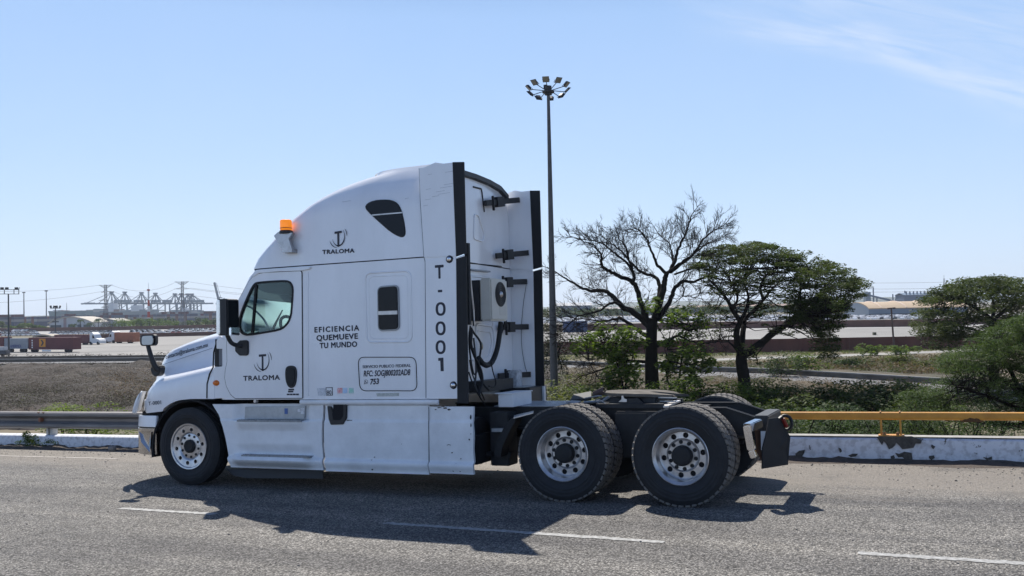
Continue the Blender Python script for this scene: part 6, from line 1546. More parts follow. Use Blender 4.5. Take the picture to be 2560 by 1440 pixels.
# wooden lamp pole right
bp3 = GZ(2236, 880); d3 = (bp3-CAM).dot(RG.col[2]); r = empty('wooden_lamp_pole', bp3, 'slightly leaning brown lamp pole with a short cross arm, right background', 'lamp post')
M_wood = mat('brown_pole', (.075, .045, .038), .85)
MB().cyl(PD(2236, 882, d3), PD(2228, 770, d3), .17, .13, 8).build('pole', M_wood, r); MB().bar(PD(2219, 771, d3), PD(2238, 769.5, d3), .16).bar(PD(2219, 771.5, d3), PD(2224, 771.5, d3), .3, .25).bar(PD(2232, 770.5, d3), PD(2238, 770, d3), .3, .25).build('cross_arm', M_wood, r)
bp4 = GZ(2186, 838); r = empty('yard_sign', bp4, 'small dark box sign standing on the pale yard, right background', 'sign'); d4 = (bp4-CAM).dot(RG.col[2])
MB().bar(PD(2183, 835, d4), PD(2189, 835, d4), 1.0, .9).bar(PD(2184, 840, d4), PD(2184, 836, d4), .2).bar(PD(2191, 840, d4), PD(2191, 837, d4), .5, .8).build('sign_box', mat('olive_box', (.06, .06, .03), .8), r)

# ---- lattice pylons
M_pyl = mat('pylon_steel', (.14, .145, .16), .6, metal=.2)
def pylon(u, vt, vb, name, lab, wt, arms, dist=None):
    d = dist or (GZ(u, vb)-CAM).dot(RG.col[2]); p = PD(u, vb, d); b = Vector((p.x, p.y, GZ0)); r = empty(name, b, lab, 'pylon')
    H = PD(u, vt, d).z-GZ0; px = d/FPX; ex = RG.col[0].copy(); ex.z = 0; ex.normalize(); ey = Vector((-ex.y, ex.x, 0)); th = .095
    body = MB(); wb = 14*px; wm = 5.2*px; wtp = 4.5*px
    def wid(t): return wb+(wm-wb)*min(1, t/.62) if t < .62 else wm+(wtp-wm)*(t-.62)/.38
    K = 13; cor = [(1, 1), (-1, 1), (-1, -1), (1, -1)]
    def P(t, c): w = wid(t); return b+ex*c[0]*w/2+ey*c[1]*w/2+Vector((0, 0, H*t))
    for i in range(K):
        t0, t1 = i/K, (i+1)/K
        for j in range(4):
            c, c2 = cor[j], cor[(j+1) % 4]; body.bar(P(t0, c), P(t1, c), th*1.5); body.bar(P(t0, c), P(t1, c2), th); body.bar(P(t0, c2), P(t1, c), th); body.bar(P(t1, c), P(t1, c2), th)
    body.build('lattice_body', M_pyl, r)
    for va, wl_, wr_, drop, dip in arms:
        t = (vb-va)/(vb-vt); z = H*t; am = MB()
        for s_, w_ in ((-1, wl_), (1, wr_)):
            tip = b+ex*s_*w_*px+Vector((0, 0, z-dip*px)); 
            for c in (1, -1):
                r0 = b+ex*s_*wid(t)/2+ey*c*wid(t)/2+Vector((0, 0, z)); r1 = b+ex*s_*wid(t)/2+ey*c*wid(t)/2+Vector((0, 0, z-drop*px))
                am.bar(r0, tip, th*1.2); am.bar(r1, tip, th*1.1)
                for q in (.25, .5, .75): am.bar(r0.lerp(tip, q), r1.lerp(tip, q-.2), th*.8); am.bar(r0.lerp(tip, q), r1.lerp(tip, q), th*.8)
        am.build('cross_arm', M_pyl, r)
    return b, H, ex, px, d
py1 = pylon(265, 712, 826, 'pylon', 'left lattice pylon in front of the cranes', 34, [(713, 17, 17, 8, -1), (727, 12, 18, 3, 4), (748, 18, 5, 4, 3), (766, 12, 8, 3, 2)])
py2 = pylon(457, 703.5, 822, 'pylon', 'taller lattice pylon right of the red and white mast', 38, [(704.5, 19, 17, 8, -1), (719, 20, 20, 4, 3), (735, 18, 20, 3, 3)])
py3 = pylon(690, 738, 826, 'pylon', 'lattice pylon seen through the cab window', 30, [(739, 12, 12, 5, 0), (750, 12, 12, 3, 1)])
# power lines
wm_ = mat('power_line', (.10, .11, .13), .7)
def wire(name, a, b, sag, rr, lab, grp):
    n = 24; pts = [a.lerp(b, k/n)+Vector((0, 0, -sag*4*(k/n)*(1-k/n))) for k in range(n+1)]; c = (a+b)/2
    return tag(MB().tube(pts, rr, 4).build(name, wm_, base=tuple(c), fix=False), lab, 'power line', grp)
WG = 'thin power lines sagging between the left pylons'
for (u0, v0, u1, v1, u2, v2) in ((-30, 728, 250, 713, 440, 705), (-30, 757, 254, 729, 438, 722), ):
    wire('power_line', PD(u0, v0, 640), PD(u1, v1, 640), 1.5, .07, 'thin power line running left from the left pylon', WG)
    wire('power_line', PD(u1+30, v1, 640), PD(u2, v2, 640), 5, .07, 'thin power line sagging between the left pylons', WG)
for (v0, v1) in ((705, 742), (722, 752), (720, 745), (738, 765)): wire('power_line', PD(475, v0, 640), PD(900, v1, 640), 2, .07, 'thin power line leading from the taller pylon behind the cab', 'power lines behind the cab')
for (v0, v1) in ((692, 696), (707, 711), (716, 717), (730, 735), (736, 740)): wire('power_line', PD(1780, v0+6, 700), PD(2700, v1-6, 700), 4, .08, '%s power line from the top in the sky between the two right trees' % {692: 'highest', 707: 'second', 716: 'third', 730: 'fourth', 736: 'lowest'}[v0], 'power lines in the right sky')
# red and white mast
d = 700; p = PD(372, 808, d); r = empty('radio_mast', (p.x, p.y, GZ0), 'slim red and white banded mast between the two pylons', 'mast')
M_red = mat('mast_red', (.36, .05, .035), .7); M_wht = mat('mast_white', (.6, .6, .6), .7)
for (v0, v1, m_, w) in ((808, 794, M_wht, 1.1), (794, 779, M_red, 1.0), (779, 765, M_wht, .9), (765, 750, M_red, .8), (750, 727, M_wht, .62), (727, 723, M_red, 1.1), (723, 707, M_wht, .15)): a, b = PD(372, v0, d), PD(372, v1, d); MB().cyl((p.x, p.y, a.z if v0 < 808 else GZ0), (p.x, p.y, b.z), w, n=6).build('mast_section', m_, r)
d = 1500; p = PD(167, 790, d); r = empty('aerial', (p.x, p.y, GZ0), 'thin aerial standing above the left end of the ship', 'aerial'); MB().cyl((p.x, p.y, GZ0), (p.x, p.y, PD(167, 757, d).z), .9, .3, 5).build('pole', M_pyl, r)
d = 900; p = PD(2362, 760, d); r = empty('lattice_aerial', (p.x, p.y, GZ0), 'slim lattice aerial rising behind the round-crowned tree', 'aerial'); q = MB(); zt3 = PD(2362, 688, d).z
for s_ in (-1, 1): q.bar((p.x+s_*1.1, p.y, GZ0), (p.x+s_*.5, p.y, zt3-3), .3)
for k in range(24): z_ = zt3-3-1.4*k; q.bar((p.x-.6, p.y, z_), (p.x+.6, p.y, z_-1.4), .2); q.bar((p.x+.6, p.y, z_), (p.x-.6, p.y, z_-1.4), .2)
q.bar((p.x, p.y, zt3-3), (p.x, p.y, zt3), .25); q.build('lattice_body', M_pyl, r)

# ---- quay cranes
M_cr = mat('crane_blue_grey', (.03, .075, .135), .6); DC = 2200
def crane(u, vap, left, right, house, lab):
    s_ = DC/FPX; p = PD(u, 798, DC); b = Vector((p.x, p.y, GZ0)); r = empty('quay_crane', b, lab, 'crane', 'ship-to-shore cranes in the port')
    def Q(du, v, dy=0): q = PD(u+du, v, DC); return Vector((q.x, q.y+dy, q.z))
    th = 1.9; lg = MB()
    for dy in (0, 24):
        for du in (-4, 15): lg.bar(Vector((Q(du, 760).x, Q(du, 760).y+dy, GZ0)), Q(du, 760, dy), th*1.15)
        lg.bar(Q(-4, 776, dy), Q(15, 776, dy), th); lg.bar(Q(15, 761, dy), Q(-4, 775, dy), th*.6)
    for du in (-4, 15): lg.bar(Q(du, 776), Q(du, 776, 24), th)
    lg.build('legs', M_cr, r)
    MB().bar(Q(-left, 759.5, 12), Q(right, 758.5, 12), 5.5, 3.4).bar(Q(-left*.9, 757, 12), Q(-left*.55, 757, 12), 1, 1.2).build('boom', M_cr, r)
    am = MB()
    for dy in (3, 21):
        am.bar(Q(-4, 759, dy), Q(-1.2, vap+2, 12), th*.8); am.bar(Q(6, 759, dy), Q(1.5, vap+2, 12), th*.8)
    am.bar(Q(-5, vap, 12), Q(5, vap, 12), 5, 3.6); am.bar(Q(0, vap+1, 12), Q(-left*.83, 757.5, 12), th*.6); am.bar(Q(0, vap+1, 12), Q(-left*.42, 757.5, 12), th*.6); am.bar(Q(1, vap+1, 12), Q(right*.62, 757, 12), th*.75); am.bar(Q(0, vap+1, 12), Q(right*.36, 752, 12), th*.75)
    am.build('mast_frame', M_cr, r)
    MB().bar(Q(house, 753, 12), Q(house+22, 753, 12), 10, 6.5).build('machine_house', mat('crane_house', (.12, .17, .22), .7), r)
for k, (u, va, l_, rt, h_) in enumerate(((269, 730, 76, 40, 8), (302, 730.5, 40, 34, -11+4), (344, 732, 42, 34, -18), (379, 733.5, 42, 36, -10), (428, 735, 40, 30, -30), (444, 735, 20, 30, 4), (460, 735.5, 20, 40, 6), (470, 735.5, 20, 54, 8))):
    crane(u, va, l_, rt, h_, ['leftmost quay crane, its long boom reaching left over the water', 'quay crane right of the left pylon', 'quay crane third from the left, left of the red and white mast', 'quay crane right behind the red and white mast', 'quay crane midway between the mast and the taller pylon', 'quay crane just left of the taller pylon', 'quay crane standing behind the taller pylon', 'rightmost quay crane, its boom ending right of the taller pylon'][k])
q0 = PD(545, 798, DC); r = empty('raised_boom_crane', (q0.x, q0.y, GZ0), 'crane with its blue lattice boom raised, just left of the door mirror', 'crane')
MB().bar(PD(536, 706, DC), PD(547, 752, DC), 4.2, 3.4).build('boom', M_cr, r); MB().bar(PD(546, 742, DC), PD(556, 745, DC), 2).bar(PD(548, 798, DC), PD(548, 742, DC), 2.4).bar(PD(562, 798, DC), PD(560, 745, DC), 2.4).bar(PD(540, 759, DC), PD(640, 760, DC), 4).bar(PD(541, 707, DC), PD(552, 744, DC), .7).build('frame', M_cr, r)
# yard gantries seen through the cab window
for u, w in ((668, 24), (718, 22), (612, 9)):
    d = 1000; q0 = PD(u, 800, d); r = empty('yard_gantry', (q0.x, q0.y, GZ0), {668: 'wide teal yard gantry seen through the middle of the cab window', 718: 'teal yard gantry seen at the rear of the cab window', 612: 'narrow teal gantry seen through the front quarter of the cab window'}[u], 'gantry crane')
    MB().bar(PD(u-w, 776, d), PD(u+w, 776, d), 2, 2.6).bar(PD(u-w, 798, d), PD(u-w, 776, d), 1.6).bar(PD(u+w, 798, d), PD(u+w, 776, d), 1.6).bar(PD(u-w*.3, 773, d), PD(u+w*.4, 773, d), 3, 2.4).bar(PD(u-w*.4, 798, d), PD(u-w*.4, 776, d), 1.4).build('gantry_frame', mat('teal_steel', (.06, .16, .18), .6), r)
# ---- ships
def shipbox(name, lab, d, u0, u1, deckv, basev, hullc, blocks, sup):
    c = PD((u0+u1)/2, basev, d); r = empty(name, (c.x, c.y, GZ0), lab, 'ship'); s_ = d/FPX
    ex = RG.col[0]; A, B = PD(u0, deckv, d), PD(u1, deckv, d); z1 = (A.z+B.z)/2; dd = (B-A); dd.z = 0; dd.normalize(); n_ = Vector((-dd.y, dd.x, 0))*30
    a = Vector((A.x, A.y, z1)); b_ = Vector((B.x, B.y, z1))
    hull = MB(); bowl, bowr = a-dd*8*s_, b_+dd*6*s_
    hull.add([bowl+Vector((0, 0, 1)), b_+Vector((0, 0, 0)), b_+n_, bowl+n_+Vector((0, 0, 1)), Vector((a.x, a.y, GZ0)), Vector((b_.x, b_.y, GZ0)), Vector((b_.x+n_.x, b_.y+n_.y, GZ0)), Vector((a.x+n_.x, a.y+n_.y, GZ0))], [(3, 2, 1, 0), (4, 5, 6, 7), (0, 1, 5, 4), (1, 2, 6, 5), (2, 3, 7, 6), (3, 0, 4, 7)]).build('hull', mat(name+'_hull_'+str(int(u0)), hullc, .6, var=.2, vscale=.02), r)
    for (x0, x1, v) in blocks:
        P, Q = PD(x0, v, d), PD(x1, v, d); MB().add([Vector((p.x, p.y, z)) + o for o in (Vector(), n_*.8) for p, z in ((P, z1), (Q, z1), (Q, (P.z+Q.z)/2), (P, (P.z+Q.z)/2))], [(0, 1, 2, 3), (7, 6, 5, 4), (3, 2, 6, 7), (0, 3, 7, 4), (1, 5, 6, 2)]).build('deck_cargo', M_cargo, r)
    for (x0, x1, v) in sup:
        P, Q = PD(x0, v, d), PD(x1, v, d); MB().add([Vector((p.x, p.y, z)) + o for o in (-n_*.05, n_*.7) for p, z in ((P, z1), (Q, z1), (Q, (P.z+Q.z)/2), (P, (P.z+Q.z)/2))], [(0, 1, 2, 3), (7, 6, 5, 4), (3, 2, 6, 7), (0, 3, 7, 4), (1, 5, 6, 2)]).build('superstructure', mat('ship_white', (.55, .56, .58), .6), r)
def cargo_mat(name, cols, sc_=(1/12.2, 1/2.6)):
    m = bpy.data.materials.new(name); m.use_nodes = True; t = m.node_tree; n = t.nodes; l = t.links; b = n['Principled BSDF']; b.inputs['Roughness'].default_value = .7
    tcn = n.new('ShaderNodeTexCoord'); mp = n.new('ShaderNodeMapping'); mp.inputs['Scale'].default_value = (sc_[0], sc_[0], sc_[1]); l.new(tcn.outputs['Object'], mp.inputs[0])
    fl = n.new('ShaderNodeVectorMath'); fl.operation = 'FLOOR'; l.new(mp.outputs[0], fl.inputs[0]); wn = n.new('ShaderNodeTexWhiteNoise'); l.new(fl.outputs[0], wn.inputs[0])
    r = n.new('ShaderNodeValToRGB'); r.color_ramp.interpolation = 'CONSTANT'; el = r.color_ramp.elements
    while len(el) < len(cols): el.new(.5)
    for i, c in enumerate(cols): el[i].position = i/len(cols); el[i].color = (*c, 1)
    l.new(wn.outputs[0], r.inputs[0]); l.new(r.outputs[0], b.inputs['Base Color']); return m
M_cargo = cargo_mat('ship_containers', [(.20, .24, .26), (.12, .17, .20), (.30, .30, .30), (.16, .08, .07), (.10, .14, .2), (.26, .27, .28)])
M_stack = cargo_mat('container_stack', [(.13, .035, .035), (.16, .05, .04), (.10, .03, .04), (.18, .08, .05), (.08, .09, .14), (.15, .04, .04), (.12, .035, .05), (.28, .27, .26)])
shipbox('ship', 'teal ship moored left of the long container ship', 1750, 128, 215, 778, 790, (.05, .13, .15), [(140, 160, 776), (165, 207, 776.5)], [(133, 145, 775)])
shipbox('ship', 'long grey-blue container ship under the left cranes', 1900, 212, 384, 779, 792, (.13, .17, .19), [(215, 235, 774.5), (233, 262, 772), (262, 300, 773), (305, 384, 774)], [(270, 284, 758), (328, 348, 763)])
shipbox('ship', 'second container ship under the right-hand cranes', 1900, 395, 560, 783, 794, (.12, .16, .18), [(400, 430, 779), (425, 450, 777), (466, 500, 776), (500, 545, 777.5)], [(450, 465, 770)])
# ---- stacked containers of the yard
random.seed(21); CG = 'container stacks in the far yard'
stk = [(u, 1000+random.uniform(-60, 90), random.uniform(3.2, 5.2)) for u in range(-10, 235, 19)]+[(u, 1050+random.uniform(-60, 120), random.uniform(3.0, 5.4)) for u in range(236, 800, 21)]
for u, d, lv_ in stk:
    v0 = 797.5-.019*u; nlev = int(round(lv_)); p = PD(u, 800, d); b = Vector((p.x, p.y, GZ0)); w = 20*d/FPX/2
    o = MB().box((b.x-w, b.y, GZ0), (b.x+w, b.y+12, GZ0+2.6*nlev)).build('container_stack', M_stack, base=tuple(b)); 
    tag(o, '%s block from the left of the stacked maroon containers in the far yard' % ordn(stk.index((u, d, lv_))+1), 'container stack', CG)
# ---- arched building with palms
def vault(name, lab, d, u0, u1, ve, vr, vb, roofm, wallm, depth, cat='building'):
    A, B = PD(u0, vb, d), PD(u1, vb, d); c = (A+B)/2; r = empty(name, (c.x, c.y, GZ0), lab, cat); dd = B-A; dd.z = 0; L_ = dd.length; dd.normalize(); n_ = Vector((-dd.y, dd.x, 0))
    ze, zr = (PD(u0, ve, d).z+PD(u1, ve, d).z)/2, PD((u0+u1)/2, vr, d).z; a = Vector((A.x, A.y, 0)); K = 16; pr = []
    for k in range(K+1):
        t = k/K; pr.append((t, ze+(zr-ze)*(1-(2*t-1)**2)))
    secs = [[a+dd*L_*(t*1.06-.03)+n_*q+Vector((0, 0, z)) for t, z in pr]+[a+dd*L_*(t*1.06-.03)+n_*q+Vector((0, 0, z-.5)) for t, z in pr[::-1]] for q in (-1.5, depth)]
    MB().loft(secs).build('roof', roofm, r, smooth=50)
    wsec = [[a+dd*L_*t+n_*q+Vector((0, 0, z-.4)) for t, z in pr]+[a+dd*L_+n_*q+Vector((0, 0, GZ0)), a+n_*q+Vector((0, 0, GZ0))] for q in (0, depth-1)]
    MB().loft(wsec).build('wall', wallm, r); return r, a, dd, n_, L_
M_rf = mat('pale_beige_roof', (.42, .38, .32), .8, var=.15, vscale=.1); M_wb = mat('white_wall', (.50, .50, .51), .8, var=.1, vscale=.2)
M_win = mat('building_window', (.05, .065, .08), .3)
r, a, dd, n_, L_ = vault('arched_building', 'white building under a wide arched beige roof, left background', 690, 124, 230, 806, 791.5, 826, M_rf, M_wb, 30)
zb = GZ0
for t0, t1, z0_, z1_, m_ in ((.33, .40, 0, 8.5, mat('pink_column', (.33, .24, .24), .8)), (.02, .28, .2, 3.2, M_win), (.05, .22, 5.2, 6.2, M_win), (.44, .60, 0, 3.6, M_win), (.66, .75, 0, 3.4, M_win), (.80, .97, 1, 3.2, M_win)):
    P, Q = a+dd*L_*t0-n_*.15, a+dd*L_*t1-n_*.15; MB().add([Vector((p.x, p.y, zb+z)) for p, z in ((P, z0_), (Q, z0_), (Q, z1_), (P, z1_))], [(0, 1, 2, 3)]).build('window' if m_ is M_win else 'column', m_, r)
r, a, dd, n_, L_ = vault('arched_building', 'lower white building with a flat arched roof, right of the taller one', 720, 232, 296, 804, 796.5, 825, M_rf, M_wb, 26)
for t0, t1 in ((.06, .16), (.24, .34), (.42, .52), (.6, .7), (.8, .9)): P, Q = a+dd*L_*t0-n_*.15, a+dd*L_*t1-n_*.15; MB().add([Vector((p.x, p.y, zb+z)) for p, z in ((P, .2), (Q, .2), (Q, 3.3), (P, 3.3))], [(0, 1, 2, 3)]).build('window', M_win, r)
r, a, dd, n_, L_ = vault('canopy', 'small arched tan canopy behind the dark red container', 330, 88, 133, 840, 835.5, 845, mat('tan_canopy', (.34, .29, .23), .8), mat('dark_canopy_shade', (.04, .035, .03), .9), 6, 'canopy')
M_palmf = leafmat('palm_frond', (.035, .06, .022), (.085, .12, .04), .2, .4)
def palm(u, vt, vb, d, lab, g):
    p = PD(u, vb, d); b = Vector((p.x, p.y, GZ0)); t = PD(u, vt, d); r = empty('palm_tree', b, lab, 'palm', g)
    MB().cyl(b, (b.x, b.y, t.z), .28, .2, 6).build('trunk', M_bark2, r); f = MB()
    for k in range(13):
        a_ = 2*PI*k/13+random.uniform(-.2, .2); dr = Vector((math.cos(a_), math.sin(a_), 0)); up0 = random.uniform(.2, 1.1); L2 = random.uniform(2.6, 3.6); c = Vector((b.x, b.y, t.z)); w = dr.cross(Vector((0, 0, 1)))*.42; pts = []
        for j in range(6): s_ = j/5; pts.append(c+dr*L2*s_+Vector((0, 0, L2*(up0*s_-1.25*s_*s_)))) 
        vs = [];
        for j, q in enumerate(pts): ww = w*(1-(2*j/5-.9)**2*.8); vs += [q-ww+Vector((0, 0, -.25)), q+Vector((0, 0, .1)), q+ww+Vector((0, 0, -.25))]
        f.add(vs, [(3*j, 3*j+1, 3*j+4, 3*j+3) for j in range(5)]+[(3*j+1, 3*j+2, 3*j+5, 3*j+4) for j in range(5)])
    f.build('fronds', M_palmf, r, fix=False)
random.seed(3)
for u, vt, lab in ((183, 812, 'short palm at the left of the row before the arched building'), (201, 801, 'tall palm in front of the right half of the arched building'), (226, 808, 'palm between the two arched roofs'), (246, 798, 'tallest palm, before the left end of the lower building'), (262, 810, 'short palm before the lower building'), (281, 811, 'palm at the right end of the lower building')): palm(u, vt, 826, 660, lab, 'palms before the arched buildings')
# ---- distant leafy trees
def lump(name, u, vt, vb, d, w, m_, lab, g, n=5, per=70, size=1.1):
    p = PD(u, vb, d); b = Vector((p.x, p.y, GZ0)); H = PD(u, vt, d).z-GZ0; r = empty(name, b, lab, 'tree', g)
    MB().cyl(b, b+Vector((0, 0, H*.6)), .35, .2, 6).build('trunk', M_bark2, r); lv = Leaves()
    for k in range(n): c = b+Vector((random.uniform(-.32, .32)*w, random.uniform(-.3, .3)*w, H*random.uniform(.42, .80))); q = random.uniform(.2, .34)*w; lv.cloud(c, (q, q, min(q*.75, H*.26)), per, size)
    lv.cloud(b+Vector((0, 0, H*.25)), (w*.45, w*.45, H*.25), per, size); lv.build('crown', m_, r)
M_far1 = leafmat('far_tree_leaf', (.04, .08, .012), (.115, .17, .028), .3, .08); M_far2 = leafmat('far_dark_leaf', (.02, .045, .012), (.055, .085, .022), .25, .08)
random.seed(31); TG = 'green trees in the row before the container yard'
for k in range(24):
    u = 300+k*10.6+random.uniform(-3, 3); v0 = 797.5-.019*u; lump('leafy_tree', u, 799+random.uniform(-6, 5), 828, random.uniform(640, 720), random.uniform(8, 12), random.choice((M_far1, M_far1, M_far2)), '%s green tree from the left in the row right of the arched buildings' % ordn(k+1), TG)
for k, (u, vt) in enumerate(((6, 800), (20, 812), (33, 814), (48, 808), (58, 806), (72, 807), (84, 812), (96, 813), (110, 816), (-12, 803), (125, 817))): lump('leafy_tree', u, vt, 828, 640+10*k % 60, 7, M_far1 if k % 3 else M_far2, '%s green tree of the clump left of the arched building' % ordn(k+1), 'green trees left of the arched building')
for k in range(16):
    u = 560+k*18+random.uniform(-4, 4); lump('leafy_tree', u, 806+random.uniform(-5, 4), 828, 680, 8, M_far1, '%s tree from the left in the row behind the cab' % ordn(k+1), 'trees seen through the cab window', 4, 50)
for k in range(34):
    u = 1345+k*26+random.uniform(-8, 8); hz_ = 773-.019*(u-1280); d = random.uniform(640, 900); lump('leafy_tree', u, hz_+random.uniform(-4, 2), hz_+18, d, random.uniform(14, 24), M_far2, 'distant dark tree, %s from the left behind the white car lot' % ordn(k+1), 'distant trees behind the car lot', 5, 60, 1.8)
# ---- far horizon land
hl = MB(); rows = []
for i in range(160):
    a_ = -70+1.0*i*.9; x = 9+5200*math.sin(rad(a_)); y = -9+5200*math.cos(rad(a_)); h = 22+26*noise.noise(Vector((i*.09, 0, 3)))+(30*max(0, noise.noise(Vector((i*.035, 9, 0)))))
    rows.append([Vector((x*.93, y*.93, GZ0-5)), Vector((x, y, GZ0+max(4, h))), Vector((x*1.1, y*1.1, GZ0-5))])
hl.loft(rows, closed=False, caps=False).build('hills', mat('hill_green', (.05, .065, .035), .95, var=.3, vscale=.004), kind='structure', smooth=80)

# ---- cars, seen only as bright specks; each its own object
def car_mesh(name, bodyc):
    m = MB(); L_, w = 4.4, 1.75
    pr = [(-2.2, .35), (-2.2, .75), (-2.0, .92), (-1.25, 1.0), (-.65, 1.45), (.75, 1.48), (1.45, 1.05), (2.1, .95), (2.2, .6), (2.2, .35)]
    n = len(pr); ins = [.0, 0, .03, .06, .2, .2, .08, .04, 0, 0]
    vs = [(x, -w/2+i_, z) for (x, z), i_ in zip(pr, ins)]+[(x, w/2-i_, z) for (x, z), i_ in zip(pr, ins)]
    m.add(vs, [tuple(range(n)), tuple(range(2*n-1, n-1, -1))]+[(i, n+i, n+(i+1) % n, (i+1) % n) for i in range(n)])
    nb = len(m.f)
    m.add([(-1.22, -w/2+.05, 1.0), (-.66, -w/2+.17, 1.40), (.72, -w/2+.17, 1.42), (1.3, -w/2+.06, 1.07)], [(0, 1, 2, 3)]); m.add([(-1.22, w/2-.05, 1.0), (-.66, w/2-.17, 1.40), (.72, w/2-.17, 1.42), (1.3, w/2-.06, 1.07)], [(3, 2, 1, 0)])
    m.add([(-1.27, -.75, 1.0), (-.68, -.64, 1.43), (-.68, .64, 1.43), (-1.27, .75, 1.0)], [(0, 1, 2, 3)]); m.add([(1.47, -.7, 1.06), (.78, -.64, 1.46), (.78, .64, 1.46), (1.47, .7, 1.06)], [(0, 1, 2, 3)])
    m.v = [v if k < 2*n else Vector((v.x*1.01, v.y*1.03, v.z+.004)) for k, v in enumerate(m.v)]; ng = len(m.f)
    for x in (-1.4, 1.35):
        for y in (-.86, .86): m.cyl((x, y-.04, .32), (x, y+.04, .32), .33, n=10)
    me = bpy.data.meshes.new(name); me.from_pydata(m.v, [], m.f); me.materials.append(bodyc); me.materials.append(M_glassd); me.materials.append(M_rub)
    for i, p in enumerate(me.polygons): p.material_index = 0 if i < nb else 1 if i < ng else 2
    return me
carm = [car_mesh('parked_car', mat('car_'+n_, c, .3, coat=.5)) for n_, c in (('white', (.68, .68, .69)), ('silver', (.36, .37, .39)), ('grey', (.12, .13, .14)), ('dark', (.03, .035, .045)), ('red', (.28, .03, .03)), ('white2', (.62, .62, .62)))]
def cars(u0, u1, rows_v, group, lab, nmax, yaw=0):
    cnt = 0
    for vi, (va, vb) in enumerate(rows_v):
        A, B = GZ(u0, va), GZ(u1, vb); d = (B-A); L_ = d.length; d.normalize(); n = int(L_/2.6); ang = math.atan2(d.y, d.x)+PI/2+yaw
        stp = 1
        k = 0.
        while k < n and cnt < nmax:
            if random.random() < .93:
                p = A+d*(k*2.6)+Vector((-d.y, d.x, 0))*random.uniform(-.3, .3); o = bpy.data.objects.new('parked_car', random.choice((carm[0], carm[0], carm[5], carm[0], carm[1], carm[1], carm[2], carm[3], carm[4]) if random.random() < .4 else (carm[0], carm[5]))); COL.objects.link(o)
                o.matrix_world = Matrix.Translation(Vector((p.x, p.y, GZ0+.04))) @ Matrix.Rotation(ang+random.choice((0, PI)), 4, 'Z'); tag(o, lab, 'car', group); cnt += 1
            k += 1
    return cnt
random.seed(9)
n1 = cars(-10, 108, [(841.5, 839.5), (838.5, 836), (836, 833.5)], 'new cars parked in the far left lot', 'small white or silver car in the rows at the far left', 80)
n2 = cars(132, 300, [(838, 835), (835.5, 832.5)], 'new cars parked before the arched buildings', 'small car in the row before the arched buildings', 90)
n3 = cars(330, 560, [(838, 833), (835.5, 830.5), (833, 828), (830.5, 825.5)], 'new cars parked right of the orange container', 'small car in the packed rows right of the orange container', 200)
print('cars', n1, n2, n3)
# the remaining packed rows, too many and too small to count
def carmass(name, u0, u1, rows_v, step, frac=.9):
    mb_ = [MB(), MB(), MB()]
    for (va, vb) in rows_v:
        A, B = GZ(u0, va), GZ(u1, vb); d = B-A; L_ = d.length; d.normalize(); n_ = Vector((-d.y, d.x, 0))
        for k in range(int(L_/step)):
            if random.random() > frac: continue
            p = A+d*k*step; w, l = .88, 2.15; m_ = mb_[random.choice((0, 0, 0, 1, 1, 2))]
            def P(x, y, z): q = p+d*x+n_*y; return Vector((q.x, q.y, GZ0+z))
            m_.add([P(-w, -l, .3), P(w, -l, .3), P(w, l, .3), P(-w, l, .3), P(-w, -l, .85), P(w, -l, .85), P(w, l, .85), P(-w, l, .85)], [(0, 1, 5, 4), (1, 2, 6, 5), (2, 3, 7, 6), (3, 0, 4, 7), (4, 5, 6, 7)])
            m_.add([P(-w*.95, -l*.55, .85), P(w*.95, -l*.55, .85), P(w*.95, l*.7, .85), P(-w*.95, l*.7, .85), P(-w*.8, -l*.25, 1.45), P(w*.8, -l*.25, 1.45), P(w*.8, l*.45, 1.45), P(-w*.8, l*.45, 1.45)], [(0, 1, 5, 4), (1, 2, 6, 5), (2, 3, 7, 6), (3, 0, 4, 7), (4, 5, 6, 7)])
    for q, m_ in zip(mb_, (carm[0].materials[0], carm[1].materials[0], carm[3].materials[0])):
        if q.v: q.build(name, m_, kind='stuff', fix=False, base=tuple(q.v[0]))
carmass('rows_of_cars', 1340, 2330, [(808-.9*k-(0), 797.5-.9*k) for k in range(-1, 13)], 3.0, .9)
carmass('rows_of_cars', 560, 960, [(829-k, 821-k) for k in (0, 3, 6)], 3.2, .9)
carmass('rows_of_cars', -60, 560, [(831, 820.5), (829.5, 819.5)], 3.1, .6)

